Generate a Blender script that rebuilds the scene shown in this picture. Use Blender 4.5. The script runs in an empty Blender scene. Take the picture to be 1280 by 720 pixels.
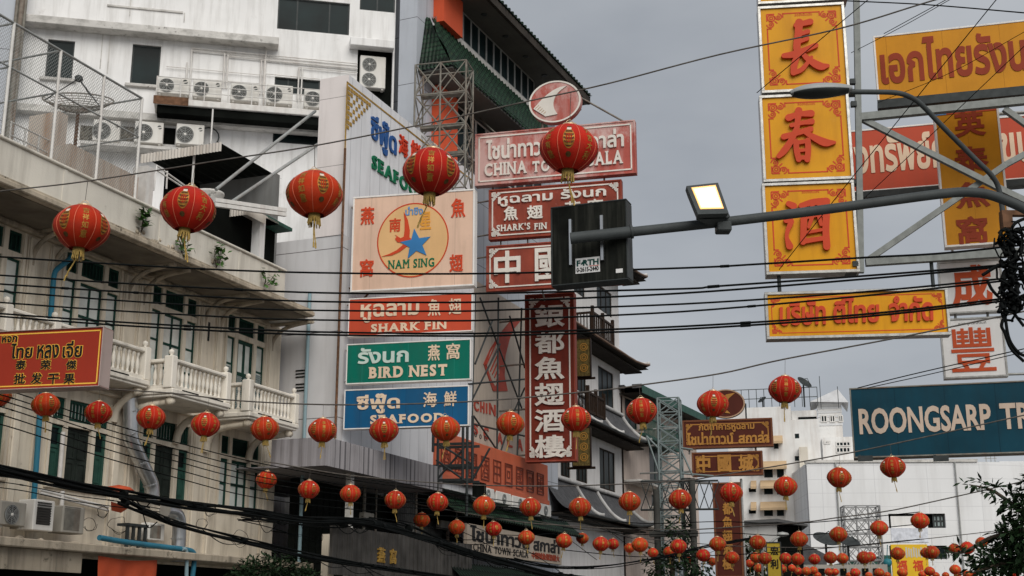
import bpy, math, random
import numpy as np
from mathutils import Vector, Matrix
from mathutils.geometry import delaunay_2d_cdt
random.seed(11)
SC = bpy.context.scene
COL = SC.collection

# ------------------------------------------------------------------ camera
FPX = 1620.0                                   # focal length in pixels of a 1280 wide frame
PITCH = math.atan(423 / FPX)
CAMZ = 1.7
cam = bpy.data.cameras.new("camera")
cam.sensor_width = 36.0
cam.lens = FPX / 1280 * 36.0
cam.clip_start = 0.1
cam.clip_end = 3000
camo = bpy.data.objects.new("camera", cam)
COL.objects.link(camo)
camo.location = (0, 0, CAMZ)
camo.rotation_euler = (math.pi / 2 + PITCH, 0, 0)
SC.camera = camo

# ------------------------------------------------------------------ overcast sky and sun
SUN_EL, SUN_AZ = math.radians(40), math.radians(163)   # azimuth: clockwise from +Y
W = bpy.data.worlds.new("World")
SC.world = W
W.use_nodes = True
nt = W.node_tree
bg = nt.nodes["Background"]
sky = nt.nodes.new("ShaderNodeTexSky")
sky.sky_type = 'NISHITA'
sky.sun_disc = False
sky.sun_elevation = SUN_EL
sky.sun_rotation = SUN_AZ
sky.air_density = 1.0
sky.dust_density = 2.0
hs = nt.nodes.new("ShaderNodeHueSaturation")
hs.inputs['Saturation'].default_value = 0.3
nt.links.new(sky.outputs[0], hs.inputs['Color'])
# the cloud deck: an even grey layer with faint mottling over the clear sky
tc = nt.nodes.new("ShaderNodeTexCoord")
mp = nt.nodes.new("ShaderNodeMapping")
mp.inputs['Scale'].default_value = (1.5, 1.5, 3.6)
nz = nt.nodes.new("ShaderNodeTexNoise")
nz.inputs['Scale'].default_value = 2.0
nz.inputs['Detail'].default_value = 5
nz.inputs['Roughness'].default_value = 0.5
rp = nt.nodes.new("ShaderNodeValToRGB")
rp.color_ramp.elements[0].position = 0.25
rp.color_ramp.elements[0].color = (3.1, 3.38, 3.8, 1)
rp.color_ramp.elements[1].position = 0.8
rp.color_ramp.elements[1].color = (5.7, 5.95, 6.25, 1)
nt.links.new(tc.outputs['Generated'], mp.inputs['Vector'])
nt.links.new(mp.outputs[0], nz.inputs['Vector'])
nt.links.new(nz.outputs['Fac'], rp.inputs['Fac'])
mx = nt.nodes.new("ShaderNodeMix")
mx.data_type = 'RGBA'
mx.inputs[0].default_value = 0.82
nt.links.new(hs.outputs[0], mx.inputs[6])
nt.links.new(rp.outputs[0], mx.inputs[7])
nt.links.new(mx.outputs[2], bg.inputs['Color'])
bg.inputs['Strength'].default_value = 0.061

sl = bpy.data.lights.new("sun", 'SUN')
sl.energy = 1.5
sl.angle = math.radians(48)
sl.color = (1.0, 0.965, 0.90)
slo = bpy.data.objects.new("sun", sl)
COL.objects.link(slo)
sd = Vector((math.sin(SUN_AZ) * math.cos(SUN_EL), math.cos(SUN_AZ) * math.cos(SUN_EL), math.sin(SUN_EL)))
slo.rotation_euler = sd.to_track_quat('Z', 'Y').to_euler()
slo.location = (0, -20, 40)

SC.view_settings.view_transform = 'Standard'
SC.view_settings.look = 'None'
SC.view_settings.exposure = 0.72
SC.view_settings.gamma = 1.0
SC.view_settings.use_curve_mapping = False
try:
    SC.cycles.max_bounces = 6
    SC.cycles.use_denoising = True
except Exception:
    pass

# ------------------------------------------------------------------ frames: upright planes in the place
def ray(px, py):
    u = (px - 640) / FPX
    v = (360 - py) / FPX
    return (u, math.cos(PITCH) - v * math.sin(PITCH), math.sin(PITCH) + v * math.cos(PITCH))

def at(px, py, dep):
    """world point seen at a pixel, at a distance dep along the view"""
    r = ray(px, py)
    t = dep / r[1]
    return Vector((r[0] * t, dep, CAMZ + r[2] * t))

class Fr:
    """An upright plane: s runs along it (to the right), d into it (away from the camera), z up."""
    def __init__(self, h, px=None, dep=None, D=None):
        a = math.radians(h)
        self.h = h
        self.ex = (math.sin(a), math.cos(a))
        self.ey = (-math.cos(a), math.sin(a))
        if D is None:
            r = ray(px, 500)
            X = r[0] / r[1] * dep
            D = self.ey[0] * X + self.ey[1] * dep
        self.D = D
        self.rz = math.atan2(self.ex[1], self.ex[0])
    def pix(self, px, py, n=0.0):
        r = ray(px, py)
        t = (self.D - n) / (self.ey[0] * r[0] + self.ey[1] * r[1])
        return (self.ex[0] * r[0] + self.ex[1] * r[1]) * t, CAMZ + r[2] * t
    def pixs(self, px, py, s):
        """(d, z) where the view through a pixel meets the cross plane at s"""
        r = ray(px, py)
        t = s / (self.ex[0] * r[0] + self.ex[1] * r[1])
        return (self.ey[0] * r[0] + self.ey[1] * r[1]) * t - self.D, CAMZ + r[2] * t
    def S(self, px, py, n=0.0): return self.pix(px, py, n)[0]
    def Z(self, px, py, n=0.0): return self.pix(px, py, n)[1]
    def w(self, s, d, z):
        e = self.D + d
        return Vector((self.ex[0] * s + self.ey[0] * e, self.ex[1] * s + self.ey[1] * e, z))

WORLD = Fr(90, D=0.0)

# ------------------------------------------------------------------ mesh collecting
def vadd(a, b): return (a[0] + b[0], a[1] + b[1], a[2] + b[2])

class MB:
    def __init__(self):
        self.v = []; self.f = []; self.m = []; self.s = []
    def add(self, vs, fs, mi=0, sm=False):
        o = len(self.v)
        self.v += [tuple(p) for p in vs]
        for f in fs:
            self.f.append(tuple(i + o for i in f)); self.m.append(mi); self.s.append(sm)
        return self
    def box(self, s0, s1, d0, d1, z0, z1, mi=0, ch=0.0):
        if s0 > s1: s0, s1 = s1, s0
        if d0 > d1: d0, d1 = d1, d0
        if z0 > z1: z0, z1 = z1, z0
        if ch <= 0:
            vs = [(s, d, z) for s in (s0, s1) for d in (d0, d1) for z in (z0, z1)]
            return self.add(vs, [(0, 1, 3, 2), (4, 6, 7, 5), (0, 4, 5, 1), (2, 3, 7, 6), (0, 2, 6, 4), (1, 5, 7, 3)], mi)
        c = min(ch, (s1 - s0) * .45, (d1 - d0) * .45, (z1 - z0) * .45)
        # chamfered box from three offset shells
        vs = []; idx = {}
        for i, s in enumerate((s0, s1)):
            for j, d in enumerate((d0, d1)):
                for k, z in enumerate((z0, z1)):
                    ss = c if i == 0 else -c; dd = c if j == 0 else -c; zz = c if k == 0 else -c
                    idx[i, j, k, 0] = len(vs); vs.append((s, d + dd, z + zz))
                    idx[i, j, k, 1] = len(vs); vs.append((s + ss, d, z + zz))
                    idx[i, j, k, 2] = len(vs); vs.append((s + ss, d + dd, z))
        fs = []
        for i in (0, 1):
            fs.append([idx[i, 0, 0, 0], idx[i, 1, 0, 0], idx[i, 1, 1, 0], idx[i, 0, 1, 0]])
            fs.append([idx[0, i, 0, 1], idx[1, i, 0, 1], idx[1, i, 1, 1], idx[0, i, 1, 1]])
            fs.append([idx[0, 0, i, 2], idx[1, 0, i, 2], idx[1, 1, i, 2], idx[0, 1, i, 2]])
        for a in (0, 1):
            for b in (0, 1):
                fs.append([idx[a, b, 0, 0], idx[a, b, 1, 0], idx[a, b, 1, 1], idx[a, b, 0, 1]])
                fs.append([idx[a, 0, b, 0], idx[a, 1, b, 0], idx[a, 1, b, 2], idx[a, 0, b, 2]])
                fs.append([idx[0, a, b, 1], idx[1, a, b, 1], idx[1, a, b, 2], idx[0, a, b, 2]])
                for k in (0, 1):
                    fs.append([idx[a, b, k, 0], idx[a, b, k, 1], idx[a, b, k, 2]])
        return self.add(vs, fs, mi)
    def prism(self, poly, d0, d1, mi=0):
        """polygon in (s, z) extruded from d0 to d1"""
        n = len(poly)
        vs = [(p[0], d0, p[1]) for p in poly] + [(p[0], d1, p[1]) for p in poly]
        fs = [tuple(range(n)), tuple(range(2 * n - 1, n - 1, -1))]
        for i in range(n):
            j = (i + 1) % n
            fs.append((i, j, j + n, i + n))
        return self.add(vs, fs, mi)
    def prism_s(self, poly, s0, s1, mi=0):
        """polygon in (d, z) extruded along s"""
        n = len(poly)
        vs = [(s0, p[0], p[1]) for p in poly] + [(s1, p[0], p[1]) for p in poly]
        fs = [tuple(range(n)), tuple(range(2 * n - 1, n - 1, -1))]
        for i in range(n):
            j = (i + 1) % n
            fs.append((i, j, j + n, i + n))
        return self.add(vs, fs, mi)
    def quad(self, a, b, c, d, mi=0): return self.add([a, b, c, d], [(0, 1, 2, 3)], mi)
    def tube(self, pts, r, seg=8, mi=0, caps=True, sm=True):
        pts = [Vector(p) for p in pts]
        n = len(pts)
        vs = []; fs = []
        up = None
        for i, p in enumerate(pts):
            t = (pts[min(i + 1, n - 1)] - pts[max(i - 1, 0)])
            if t.length < 1e-9: t = Vector((0, 0, 1))
            t.normalize()
            if up is None:
                up = Vector((0, 0, 1)) if abs(t.z) < .9 else Vector((1, 0, 0))
            a = t.cross(up)
            if a.length < 1e-6: a = t.cross(Vector((1, 0.2, 0)))
            a.normalize(); b = a.cross(t); b.normalize(); up = b
            rr = r[i] if isinstance(r, (list, tuple)) else r
            for k in range(seg):
                an = 2 * math.pi * (k + .5) / seg
                vs.append(p + (a * math.cos(an) + b * math.sin(an)) * rr)
        for i in range(n - 1):
            for k in range(seg):
                k2 = (k + 1) % seg
                fs.append((i * seg + k, i * seg + k2, (i + 1) * seg + k2, (i + 1) * seg + k))
        self.add(vs, fs, mi, sm and seg > 4)
        if caps:
            self.add(vs[:seg], [tuple(range(seg - 1, -1, -1))], mi)
            self.add(vs[-seg:], [tuple(range(seg))], mi)
        return self
    def bar(self, p, q, w, h=None, mi=0):
        return self.tube([p, q], (h or w) * .7071 if h is None or h == w else max(w, h) * .7071, 4, mi)
    def lathe(self, c, prof, seg=16, mi=0, axis='z', sm=True, a0=0.0):
        """profile [(radius, height)] spun about an axis through c"""
        vs = []; fs = []
        for r, z in prof:
            for k in range(seg):
                an = a0 + 2 * math.pi * k / seg
                x, y = r * math.cos(an), r * math.sin(an)
                if axis == 'z': vs.append((c[0] + x, c[1] + y, c[2] + z))
                elif axis == 'd': vs.append((c[0] + x, c[1] + z, c[2] + y))
                else: vs.append((c[0] + z, c[1] + x, c[2] + y))
        m = len(prof)
        for i in range(m - 1):
            for k in range(seg):
                k2 = (k + 1) % seg
                fs.append((i * seg + k, i * seg + k2, (i + 1) * seg + k2, (i + 1) * seg + k))
        self.add(vs, fs, mi, sm)
        self.add(vs[:seg], [tuple(range(seg))], mi)
        self.add(vs[-seg:], [tuple(range(seg))], mi)
        return self
    def grid(self, fn, nu, nv, mi=0, sm=True):
        vs = [fn(i / nu, j / nv) for j in range(nv + 1) for i in range(nu + 1)]
        fs = [(j * (nu + 1) + i, j * (nu + 1) + i + 1, (j + 1) * (nu + 1) + i + 1, (j + 1) * (nu + 1) + i)
              for j in range(nv) for i in range(nu)]
        return self.add(vs, fs, mi, sm)
    def holed(self, s0, s1, z0, z1, holes, d=0.0, rev=0.18, mi=0, back=None):
        """a wall sheet with rectangular openings, each with reveals of depth rev"""
        ss = sorted(set([s0, s1] + [min(max(x, s0), s1) for h in holes for x in (h[0], h[1])]))
        zs = sorted(set([z0, z1] + [min(max(x, z0), z1) for h in holes for x in (h[2], h[3])]))
        for a, b in zip(ss, ss[1:]):
            for e, f in zip(zs, zs[1:]):
                cs, cz = (a + b) / 2, (e + f) / 2
                if any(h[0] < cs < h[1] and h[2] < cz < h[3] for h in holes): continue
                self.quad((a, d, e), (b, d, e), (b, d, f), (a, d, f), mi)
        for h in holes:
            a, b, e, f = h[:4]
            self.quad((a, d, e), (a, d, f), (a, d + rev, f), (a, d + rev, e), mi)
            self.quad((b, d, f), (b, d, e), (b, d + rev, e), (b, d + rev, f), mi)
            self.quad((a, d, e), (a, d + rev, e), (b, d + rev, e), (b, d, e), mi)
            self.quad((a, d, f), (b, d, f), (b, d + rev, f), (a, d + rev, f), mi)
            if back is not None:
                self.quad((a, d + rev, e), (b, d + rev, e), (b, d + rev, f), (a, d + rev, f), back)
        return self
    def ext(self, vs2, tris, edges, fn, mi=0, thick=0.0, fb=None):
        """flat letter mesh mapped through fn(x, y, k), k 0 at the face and 1 at the back"""
        n = len(vs2)
        self.add([fn(x, y, 0) for x, y in vs2], tris, mi)
        if thick:
            vs = [fn(x, y, 0) for x, y in vs2] + [fn(x, y, 1) for x, y in vs2]
            self.add(vs, [(a, b, b + n, a + n) for a, b in edges], mi if fb is None else fb)
        return self
    def build(self, name, mats, base=(0, 0, 0)):
        me = bpy.data.meshes.new(name)
        bx, by, bz = base
        me.from_pydata([(p[0] - bx, p[1] - by, p[2] - bz) for p in self.v], [], self.f)
        if not isinstance(mats, (list, tuple)): mats = [mats]
        for m in mats: me.materials.append(m)
        me.polygons.foreach_set('material_index', self.m)
        me.polygons.foreach_set('use_smooth', self.s)
        me.update()
        o = bpy.data.objects.new(name, me)
        COL.objects.link(o)
        return o

def tag(o, label=None, cat=None, group=None, kind=None):
    if label: o['label'] = label
    if cat: o['category'] = cat
    if group: o['group'] = group
    if kind: o['kind'] = kind
    return o

class Th:
    """a thing: an Empty at its base that carries its parts"""
    def __init__(self, name, label, cat, fr, base, group=None):
        self.fr = fr; self.base = base
        self.o = bpy.data.objects.new(name, None)
        self.o.empty_display_size = 0.2
        COL.objects.link(self.o)
        self.o.location = fr.w(*base)
        self.o.rotation_euler = (0, 0, fr.rz)
        tag(self.o, label, cat, group)
    def part(self, name, mb, mats, parent=None, label=None):
        o = mb.build(name, mats, self.base)
        o.parent = parent or self.o
        if label: o['label'] = label
        return o

def solo(name, label, cat, mb, mats, fr=WORLD, base=(0, 0, 0), group=None, kind=None):
    """a thing made of one mesh"""
    o = mb.build(name, mats, base)
    o.location = fr.w(*base)
    o.rotation_euler = (0, 0, fr.rz)
    return tag(o, label, cat, group, kind)

# ------------------------------------------------------------------ materials
def lin(r, g, b):
    f = lambda c: (c / 255 / 12.92) if c / 255 <= .04045 else ((c / 255 + .055) / 1.055) ** 2.4
    return (f(r), f(g), f(b))

def mat(name, col, rough=.6, metal=0.0, var=.12, scale=1.2, stain=None, stain_amt=0.0, stain_scale=(2.2, 2.2, .22),
        spots=0.0, spot_scale=9, spot_col=(.04, .035, .03), bump=0.0, bump_scale=30, emit=None, spec=.10, rnd=0.0, wave=None, patches=None, joint=None):
    m = bpy.data.materials.new(name)
    m.use_nodes = True
    t = m.node_tree; N = t.nodes; L = t.links
    b = N["Principled BSDF"]
    b.inputs['Roughness'].default_value = rough
    b.inputs['Metallic'].default_value = metal
    b.inputs['Specular IOR Level'].default_value = spec
    co = N.new("ShaderNodeTexCoord")
    n1 = N.new("ShaderNodeTexNoise")
    n1.inputs['Scale'].default_value = scale
    n1.inputs['Detail'].default_value = 4
    L.new(co.outputs['Object'], n1.inputs['Vector'])
    r1 = N.new("ShaderNodeValToRGB")
    r1.color_ramp.elements[0].position = .3
    r1.color_ramp.elements[1].position = .72
    lo = [max(0, c * (1 - var)) for c in col]; hi = [min(1, c * (1 + var)) for c in col]
    r1.color_ramp.elements[0].color = (*lo, 1)
    r1.color_ramp.elements[1].color = (*hi, 1)
    L.new(n1.outputs['Fac'], r1.inputs['Fac'])
    out = r1.outputs[0]
    def mixin(out, facsock, col2):
        x = N.new("ShaderNodeMix"); x.data_type = 'RGBA'
        L.new(facsock, x.inputs[0]); L.new(out, x.inputs[6]); x.inputs[7].default_value = (*col2, 1)
        return x.outputs[2]
    def ramp(sock, p0, p1, v1):
        r = N.new("ShaderNodeMapRange")
        r.inputs['From Min'].default_value = p0; r.inputs['From Max'].default_value = p1
        r.inputs['To Min'].default_value = 0; r.inputs['To Max'].default_value = v1
        L.new(sock, r.inputs['Value'])
        return r.outputs[0]
    if patches:                                     # faded or peeled patches (colour, amount, scale, threshold)
        pc, pa, ps, pt = patches
        n2 = N.new("ShaderNodeTexNoise"); n2.inputs['Scale'].default_value = ps; n2.inputs['Detail'].default_value = 8
        n2.inputs['Roughness'].default_value = .65
        mpp = N.new("ShaderNodeMapping"); mpp.inputs['Scale'].default_value = (1, 1, .6); mpp.inputs['Location'].default_value = (3.1, 1.7, .4)
        L.new(co.outputs['Object'], mpp.inputs['Vector']); L.new(mpp.outputs[0], n2.inputs['Vector'])
        out = mixin(out, ramp(n2.outputs['Fac'], pt, pt + .12, pa), pc)
    if stain_amt > 0:                               # rain streaks
        mp = N.new("ShaderNodeMapping"); mp.inputs['Scale'].default_value = stain_scale
        L.new(co.outputs['Object'], mp.inputs['Vector'])
        n3 = N.new("ShaderNodeTexNoise"); n3.inputs['Scale'].default_value = 1.6; n3.inputs['Detail'].default_value = 7
        n3.inputs['Roughness'].default_value = .62
        L.new(mp.outputs[0], n3.inputs['Vector'])
        out = mixin(out, ramp(n3.outputs['Fac'], .47, .78, stain_amt), stain or (.12, .1, .08))
    if spots > 0:
        n4 = N.new("ShaderNodeTexNoise"); n4.inputs['Scale'].default_value = spot_scale; n4.inputs['Detail'].default_value = 9
        n4.inputs['Roughness'].default_value = .7
        L.new(co.outputs['Object'], n4.inputs['Vector'])
        out = mixin(out, ramp(n4.outputs['Fac'], .6, .68, spots), spot_col)
    if joint:                                       # narrow panel joints every so many metres (step along s, step along z)
        for ax, st in ((0, joint[0]), (2, joint[1])):
            if not st: continue
            sx = N.new("ShaderNodeSeparateXYZ"); L.new(co.outputs['Object'], sx.inputs[0])
            md = N.new("ShaderNodeMath"); md.operation = 'PINGPONG'; md.inputs[1].default_value = st / 2
            L.new(sx.outputs[ax], md.inputs[0])
            lt = N.new("ShaderNodeMath"); lt.operation = 'LESS_THAN'; lt.inputs[1].default_value = joint[2]
            L.new(md.outputs[0], lt.inputs[0])
            out = mixin(out, lt.outputs[0], joint[3])
    if rnd:                                         # each copy a little faded or fresher than the next
        oi = N.new("ShaderNodeObjectInfo")
        mr = N.new("ShaderNodeMapRange"); mr.inputs['To Min'].default_value = 1 - rnd; mr.inputs['To Max'].default_value = 1 + rnd * .6
        L.new(oi.outputs['Random'], mr.inputs['Value'])
        h = N.new("ShaderNodeHueSaturation"); L.new(mr.outputs[0], h.inputs['Value']); L.new(out, h.inputs['Color'])
        m2_ = N.new("ShaderNodeMapRange"); m2_.inputs['To Min'].default_value = .5 - rnd * .03; m2_.inputs['To Max'].default_value = .5 + rnd * .03
        wn = N.new("ShaderNodeTexWhiteNoise"); wn.noise_dimensions = '1D'; L.new(oi.outputs['Random'], wn.inputs['W'])
        L.new(wn.outputs['Value'], m2_.inputs['Value']); L.new(m2_.outputs[0], h.inputs['Hue'])
        out = h.outputs[0]
    L.new(out, b.inputs['Base Color'])
    if bump > 0:
        n5 = N.new("ShaderNodeTexNoise"); n5.inputs['Scale'].default_value = bump_scale; n5.inputs['Detail'].default_value = 4
        L.new(co.outputs['Object'], n5.inputs['Vector'])
        bp = N.new("ShaderNodeBump"); bp.inputs['Strength'].default_value = bump; bp.inputs['Distance'].default_value = .02
        L.new(n5.outputs['Fac'], bp.inputs['Height'])
        L.new(bp.outputs[0], b.inputs['Normal'])
    if wave:                                        # ribs: (axis, frequency, strength)
        wv = N.new("ShaderNodeTexWave"); wv.bands_direction = wave[0]; wv.inputs['Scale'].default_value = wave[1]
        wv.inputs['Distortion'].default_value = .15
        L.new(co.outputs['Object'], wv.inputs['Vector'])
        bp = N.new("ShaderNodeBump"); bp.inputs['Strength'].default_value = wave[2]; bp.inputs['Distance'].default_value = .03
        L.new(wv.outputs['Fac'], bp.inputs['Height'])
        L.new(bp.outputs[0], b.inputs['Normal'])
    if emit:
        b.inputs['Emission Color'].default_value = (*emit[0], 1)
        b.inputs['Emission Strength'].default_value = emit[1]
    return m

GRIME = (.07, .06, .045)
RUST = (.2, .07, .025)
M = dict(
    cream=mat('cream plaster', (.70, .625, .51), .8, var=.10, stain=(.20, .15, .10), stain_amt=.7, spots=.45, spot_scale=3.2, spot_col=(.32, .25, .19), bump=.25),
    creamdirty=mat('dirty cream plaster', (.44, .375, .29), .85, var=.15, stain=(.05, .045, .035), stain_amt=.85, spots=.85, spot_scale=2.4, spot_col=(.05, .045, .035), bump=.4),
    balust=mat('balustrade paint', (.74, .69, .61), .75, var=.08, stain=(.17, .15, .12), stain_amt=.5, spots=.25, spot_scale=6),
    parapet=mat('parapet plaster', (.66, .62, .545), .8, var=.07, stain=(.16, .13, .1), stain_amt=.42, spots=.3, spot_scale=2.1, spot_col=(.2, .17, .13), bump=.2),
    whitewall=mat('white painted wall', (.78, .77, .76), .75, var=.05, stain=(.30, .28, .25), stain_amt=.5, spots=.32, spot_scale=1.6, spot_col=(.45, .42, .39), bump=.15),
    ledge=mat('weathered concrete', (.58, .56, .53), .85, var=.14, stain=(.08, .075, .06), stain_amt=.6, stain_scale=(1.5, 1.5, 2.2), spots=.8, spot_scale=5, spot_col=(.09, .08, .07), bump=.4),
    clad=mat('grey aluminium cladding', (.46, .485, .53), .42, var=.04, stain=(.28, .28, .3), stain_amt=.3, joint=(1.15, 2.5, .012, (.12, .12, .13))),
    cladfront=mat('pale aluminium cladding', (.58, .57, .575), .42, var=.04, stain=(.33, .31, .3), stain_amt=.35, joint=(1.0, 2.4, .012, (.16, .15, .15))),
    whiteclad=mat('white sign cladding', (.70, .70, .72), .45, var=.04, stain=(.36, .35, .35), stain_amt=.35, joint=(.62, 0, .008, (.28, .28, .3))),
    litwhite=mat('lit white cladding', (.74, .68, .66), .5, var=.04, stain=(.4, .36, .33), stain_amt=.3, joint=(0, 2.1, .009, (.3, .27, .26))),
    green=mat('dark green paint', (.012, .05, .037), .5, var=.3, scale=4, stain=(.05, .07, .05), stain_amt=.3),
    greenpale=mat('lighter green paint', (.03, .085, .065), .55, var=.25, scale=4),  # a lighter tone than the dark green
    pane=mat('curtained glass', (.62, .65, .61), .25, var=.22, scale=2.2, spec=.5),
    darkpane=mat('dark glass', (.006, .012, .012), .3, var=.4, scale=1.1, spec=.12),
    tint=mat('tinted glass', (.006, .014, .015), .32, var=.6, scale=.8, spec=.10),
    blind=mat('grey blind', (.25, .30, .30), .4, var=.2, wave=('Z', 9, .3)),
    dark=mat('dark interior', (.007, .008, .007), .95, var=.4, spec=.03),
    louver=mat('green louvre', (.010, .034, .026), .6, var=.3, scale=3, wave=('X', 14, 1.0)),
    wood=mat('dark wood', (.028, .017, .011), .6, var=.3, scale=6),
    darkwood=mat('dark door panel', (.02, .026, .022), .6, var=.4, scale=3),
    gantry=mat('gantry steel', (.20, .21, .20), .5, .2, var=.15, scale=5, stain=(.06, .06, .05), stain_amt=.4),
    steel=mat('galvanised steel', (.34, .35, .34), .5, .35, var=.15, scale=5, stain=RUST, stain_amt=.25),
    oldsteel=mat('weathered steel', (.20, .19, .165), .65, .1, var=.25, scale=6, stain=RUST, stain_amt=.55),
    rust=mat('rusty steel', (.16, .085, .05), .85, .1, var=.4, scale=8, stain=(.05, .03, .02), stain_amt=.6),
    whitesteel=mat('white painted steel', (.66, .64, .61), .55, var=.1, stain=RUST, stain_amt=.3, scale=6),
    darksteel=mat('dark grey steel', (.045, .05, .05), .45, .2, var=.2, scale=5),
    pole=mat('grey lamp paint', (.06, .067, .068), .5, .0, var=.15, scale=6, stain=(.04, .04, .04), stain_amt=.3),
    silver=mat('sheet metal duct', (.55, .56, .57), .28, .9, var=.12, scale=4, stain=(.2, .17, .14), stain_amt=.4),
    cable=mat('black cable', (.004, .005, .005), .7, var=.3, scale=10, spec=.08),
    wire=mat('grey wire', (.10, .09, .08), .6, var=.3, scale=10),
    acwhite=mat('outdoor unit casing', (.68, .66, .62), .5, var=.06, stain=(.3, .24, .18), stain_amt=.35),
    acold=mat('aged outdoor unit casing', (.33, .31, .27), .6, var=.12, stain=(.1, .08, .06), stain_amt=.55),
    grille=mat('fan grille', (.055, .052, .048), .6, var=.2),
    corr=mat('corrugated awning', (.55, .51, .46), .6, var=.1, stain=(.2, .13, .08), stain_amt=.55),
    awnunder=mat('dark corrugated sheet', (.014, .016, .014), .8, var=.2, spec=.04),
    greyawn=mat('grey ribbed fascia', (.27, .255, .265), .6, var=.12, joint=(.26, 0, .022, (.10, .095, .1)), stain=(.11, .10, .1), stain_amt=.7, stain_scale=(4, 4, .25)),
    greentile=mat('green glazed roof tile', (.016, .038, .022), .4, var=.5, scale=3.2, stain=(.010, .016, .010), stain_amt=.6, stain_scale=(2, 2, 1), spots=.5, spot_scale=4, spot_col=(.10, .085, .03), joint=(.30, .2, .03, (.005, .010, .007))),  # joint lines paint dirt and shade into the tile grooves
    greytile=mat('grey roof tile', (.105, .105, .11), .6, var=.25, scale=4, spots=.4, spot_scale=5, spot_col=(.16, .16, .16), wave=('X', 9, .6)),
    soffit=mat('soffit boards', (.11, .11, .10), .7, var=.12, wave=('X', 3.2, .5)),
    darksoffit=mat('dark timber soffit', (.045, .038, .032), .75, var=.3, wave=('X', 2, .5)),
    orange=mat('orange painted column', (.62, .10, .042), .55, var=.08, stain=(.35, .07, .04), stain_amt=.3),
    mortar=mat('white ridge mortar', (.52, .51, .50), .8, var=.1, stain=(.13, .12, .11), stain_amt=.6),
    blue_pipe=mat('blue plastic pipe', (.035, .17, .25), .4, var=.12, stain=(.05, .09, .1), stain_amt=.4),
    palepipe=mat('pale blue pipe', (.25, .36, .40), .45, var=.1, stain=(.2, .2, .19), stain_amt=.3),
    tarp=mat('orange tarpaulin', (.50, .085, .035), .5, var=.15, bump=.9, bump_scale=3),
    leaf=mat('leaf', (.055, .12, .03), .5, var=.5, scale=2.5),
    leafdark=mat('dark leaf', (.014, .030, .012), .5, var=.55, scale=2.5),
    bark=mat('bark', (.07, .055, .04), .9, var=.3, bump=.5),
    asphalt=mat('asphalt', (.05, .05, .05), .85, var=.2, bump=.3),
    paving=mat('concrete paving', (.28, .27, .25), .85, var=.15, joint=(.6, 0, .01, (.12, .12, .11))),
    paint=mat('road paint', (.75, .74, .7), .6, var=.1, spots=.4),
    ground=mat('ground', (.16, .15, .13), .9, var=.2),
)
# ------------------------------------------------------------------ lettering
_glyphs = {}
SERIF = dict(H='abcd', A='ab', R='abc', K='abcd', F='ac', I='mM', N='acd', B='ac', D='ac', E='acqQ', T='mtT', M='abcd', P='ac', L='acq', C='', O='', S='sS', G='')

def loops_of(body):
    cu = bpy.data.curves.new('t', 'FONT')
    cu.body = body; cu.size = 1.0; cu.resolution_u = 3; cu.fill_mode = 'NONE'
    ob = bpy.data.objects.new('t', cu)
    COL.objects.link(ob)
    dg = bpy.context.evaluated_depsgraph_get()
    me = bpy.data.meshes.new_from_object(ob.evaluated_get(dg))
    co = [(v.co.x, v.co.y) for v in me.vertices]
    nxt = {}
    for e in me.edges:
        a, b = e.vertices
        nxt.setdefault(a, []).append(b); nxt.setdefault(b, []).append(a)
    seen = set(); loops = []
    for i in range(len(co)):
        if i in seen or i not in nxt: continue
        lp = [i]; seen.add(i); cur = i
        while True:
            c = [k for k in nxt[cur] if k not in seen]
            if not c: break
            if cur + 1 in c: k = cur + 1
            else: k = c[0]
            lp.append(k); seen.add(k); cur = k
        p = []
        for k in lp:
            if not p or (co[k][0] - p[-1][0]) ** 2 + (co[k][1] - p[-1][1]) ** 2 > 1e-8: p.append(co[k])
        if len(p) > 2: loops.append(p)
    bpy.data.objects.remove(ob); bpy.data.curves.remove(cu); bpy.data.meshes.remove(me)
    return loops

def area(p):
    return sum(p[i][0] * p[(i + 1) % len(p)][1] - p[(i + 1) % len(p)][0] * p[i][1] for i in range(len(p))) / 2

def grow(p, k, sgn):
    n = len(p); out = []
    for i in range(n):
        a, b, c = p[i - 1], p[i], p[(i + 1) % n]
        e1 = Vector((b[0] - a[0], b[1] - a[1])); e2 = Vector((c[0] - b[0], c[1] - b[1]))
        if e1.length < 1e-9 or e2.length < 1e-9: out.append(b); continue
        e1.normalize(); e2.normalize()
        n1 = Vector((e1.y, -e1.x)) * sgn; n2 = Vector((e2.y, -e2.x)) * sgn
        m = n1 + n2
        if m.length < .3: m = n1
        else: m = m / max(.45, m.length * m.length / 2)
        out.append((b[0] + m.x * k, b[1] + m.y * k))
    return out

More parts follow.
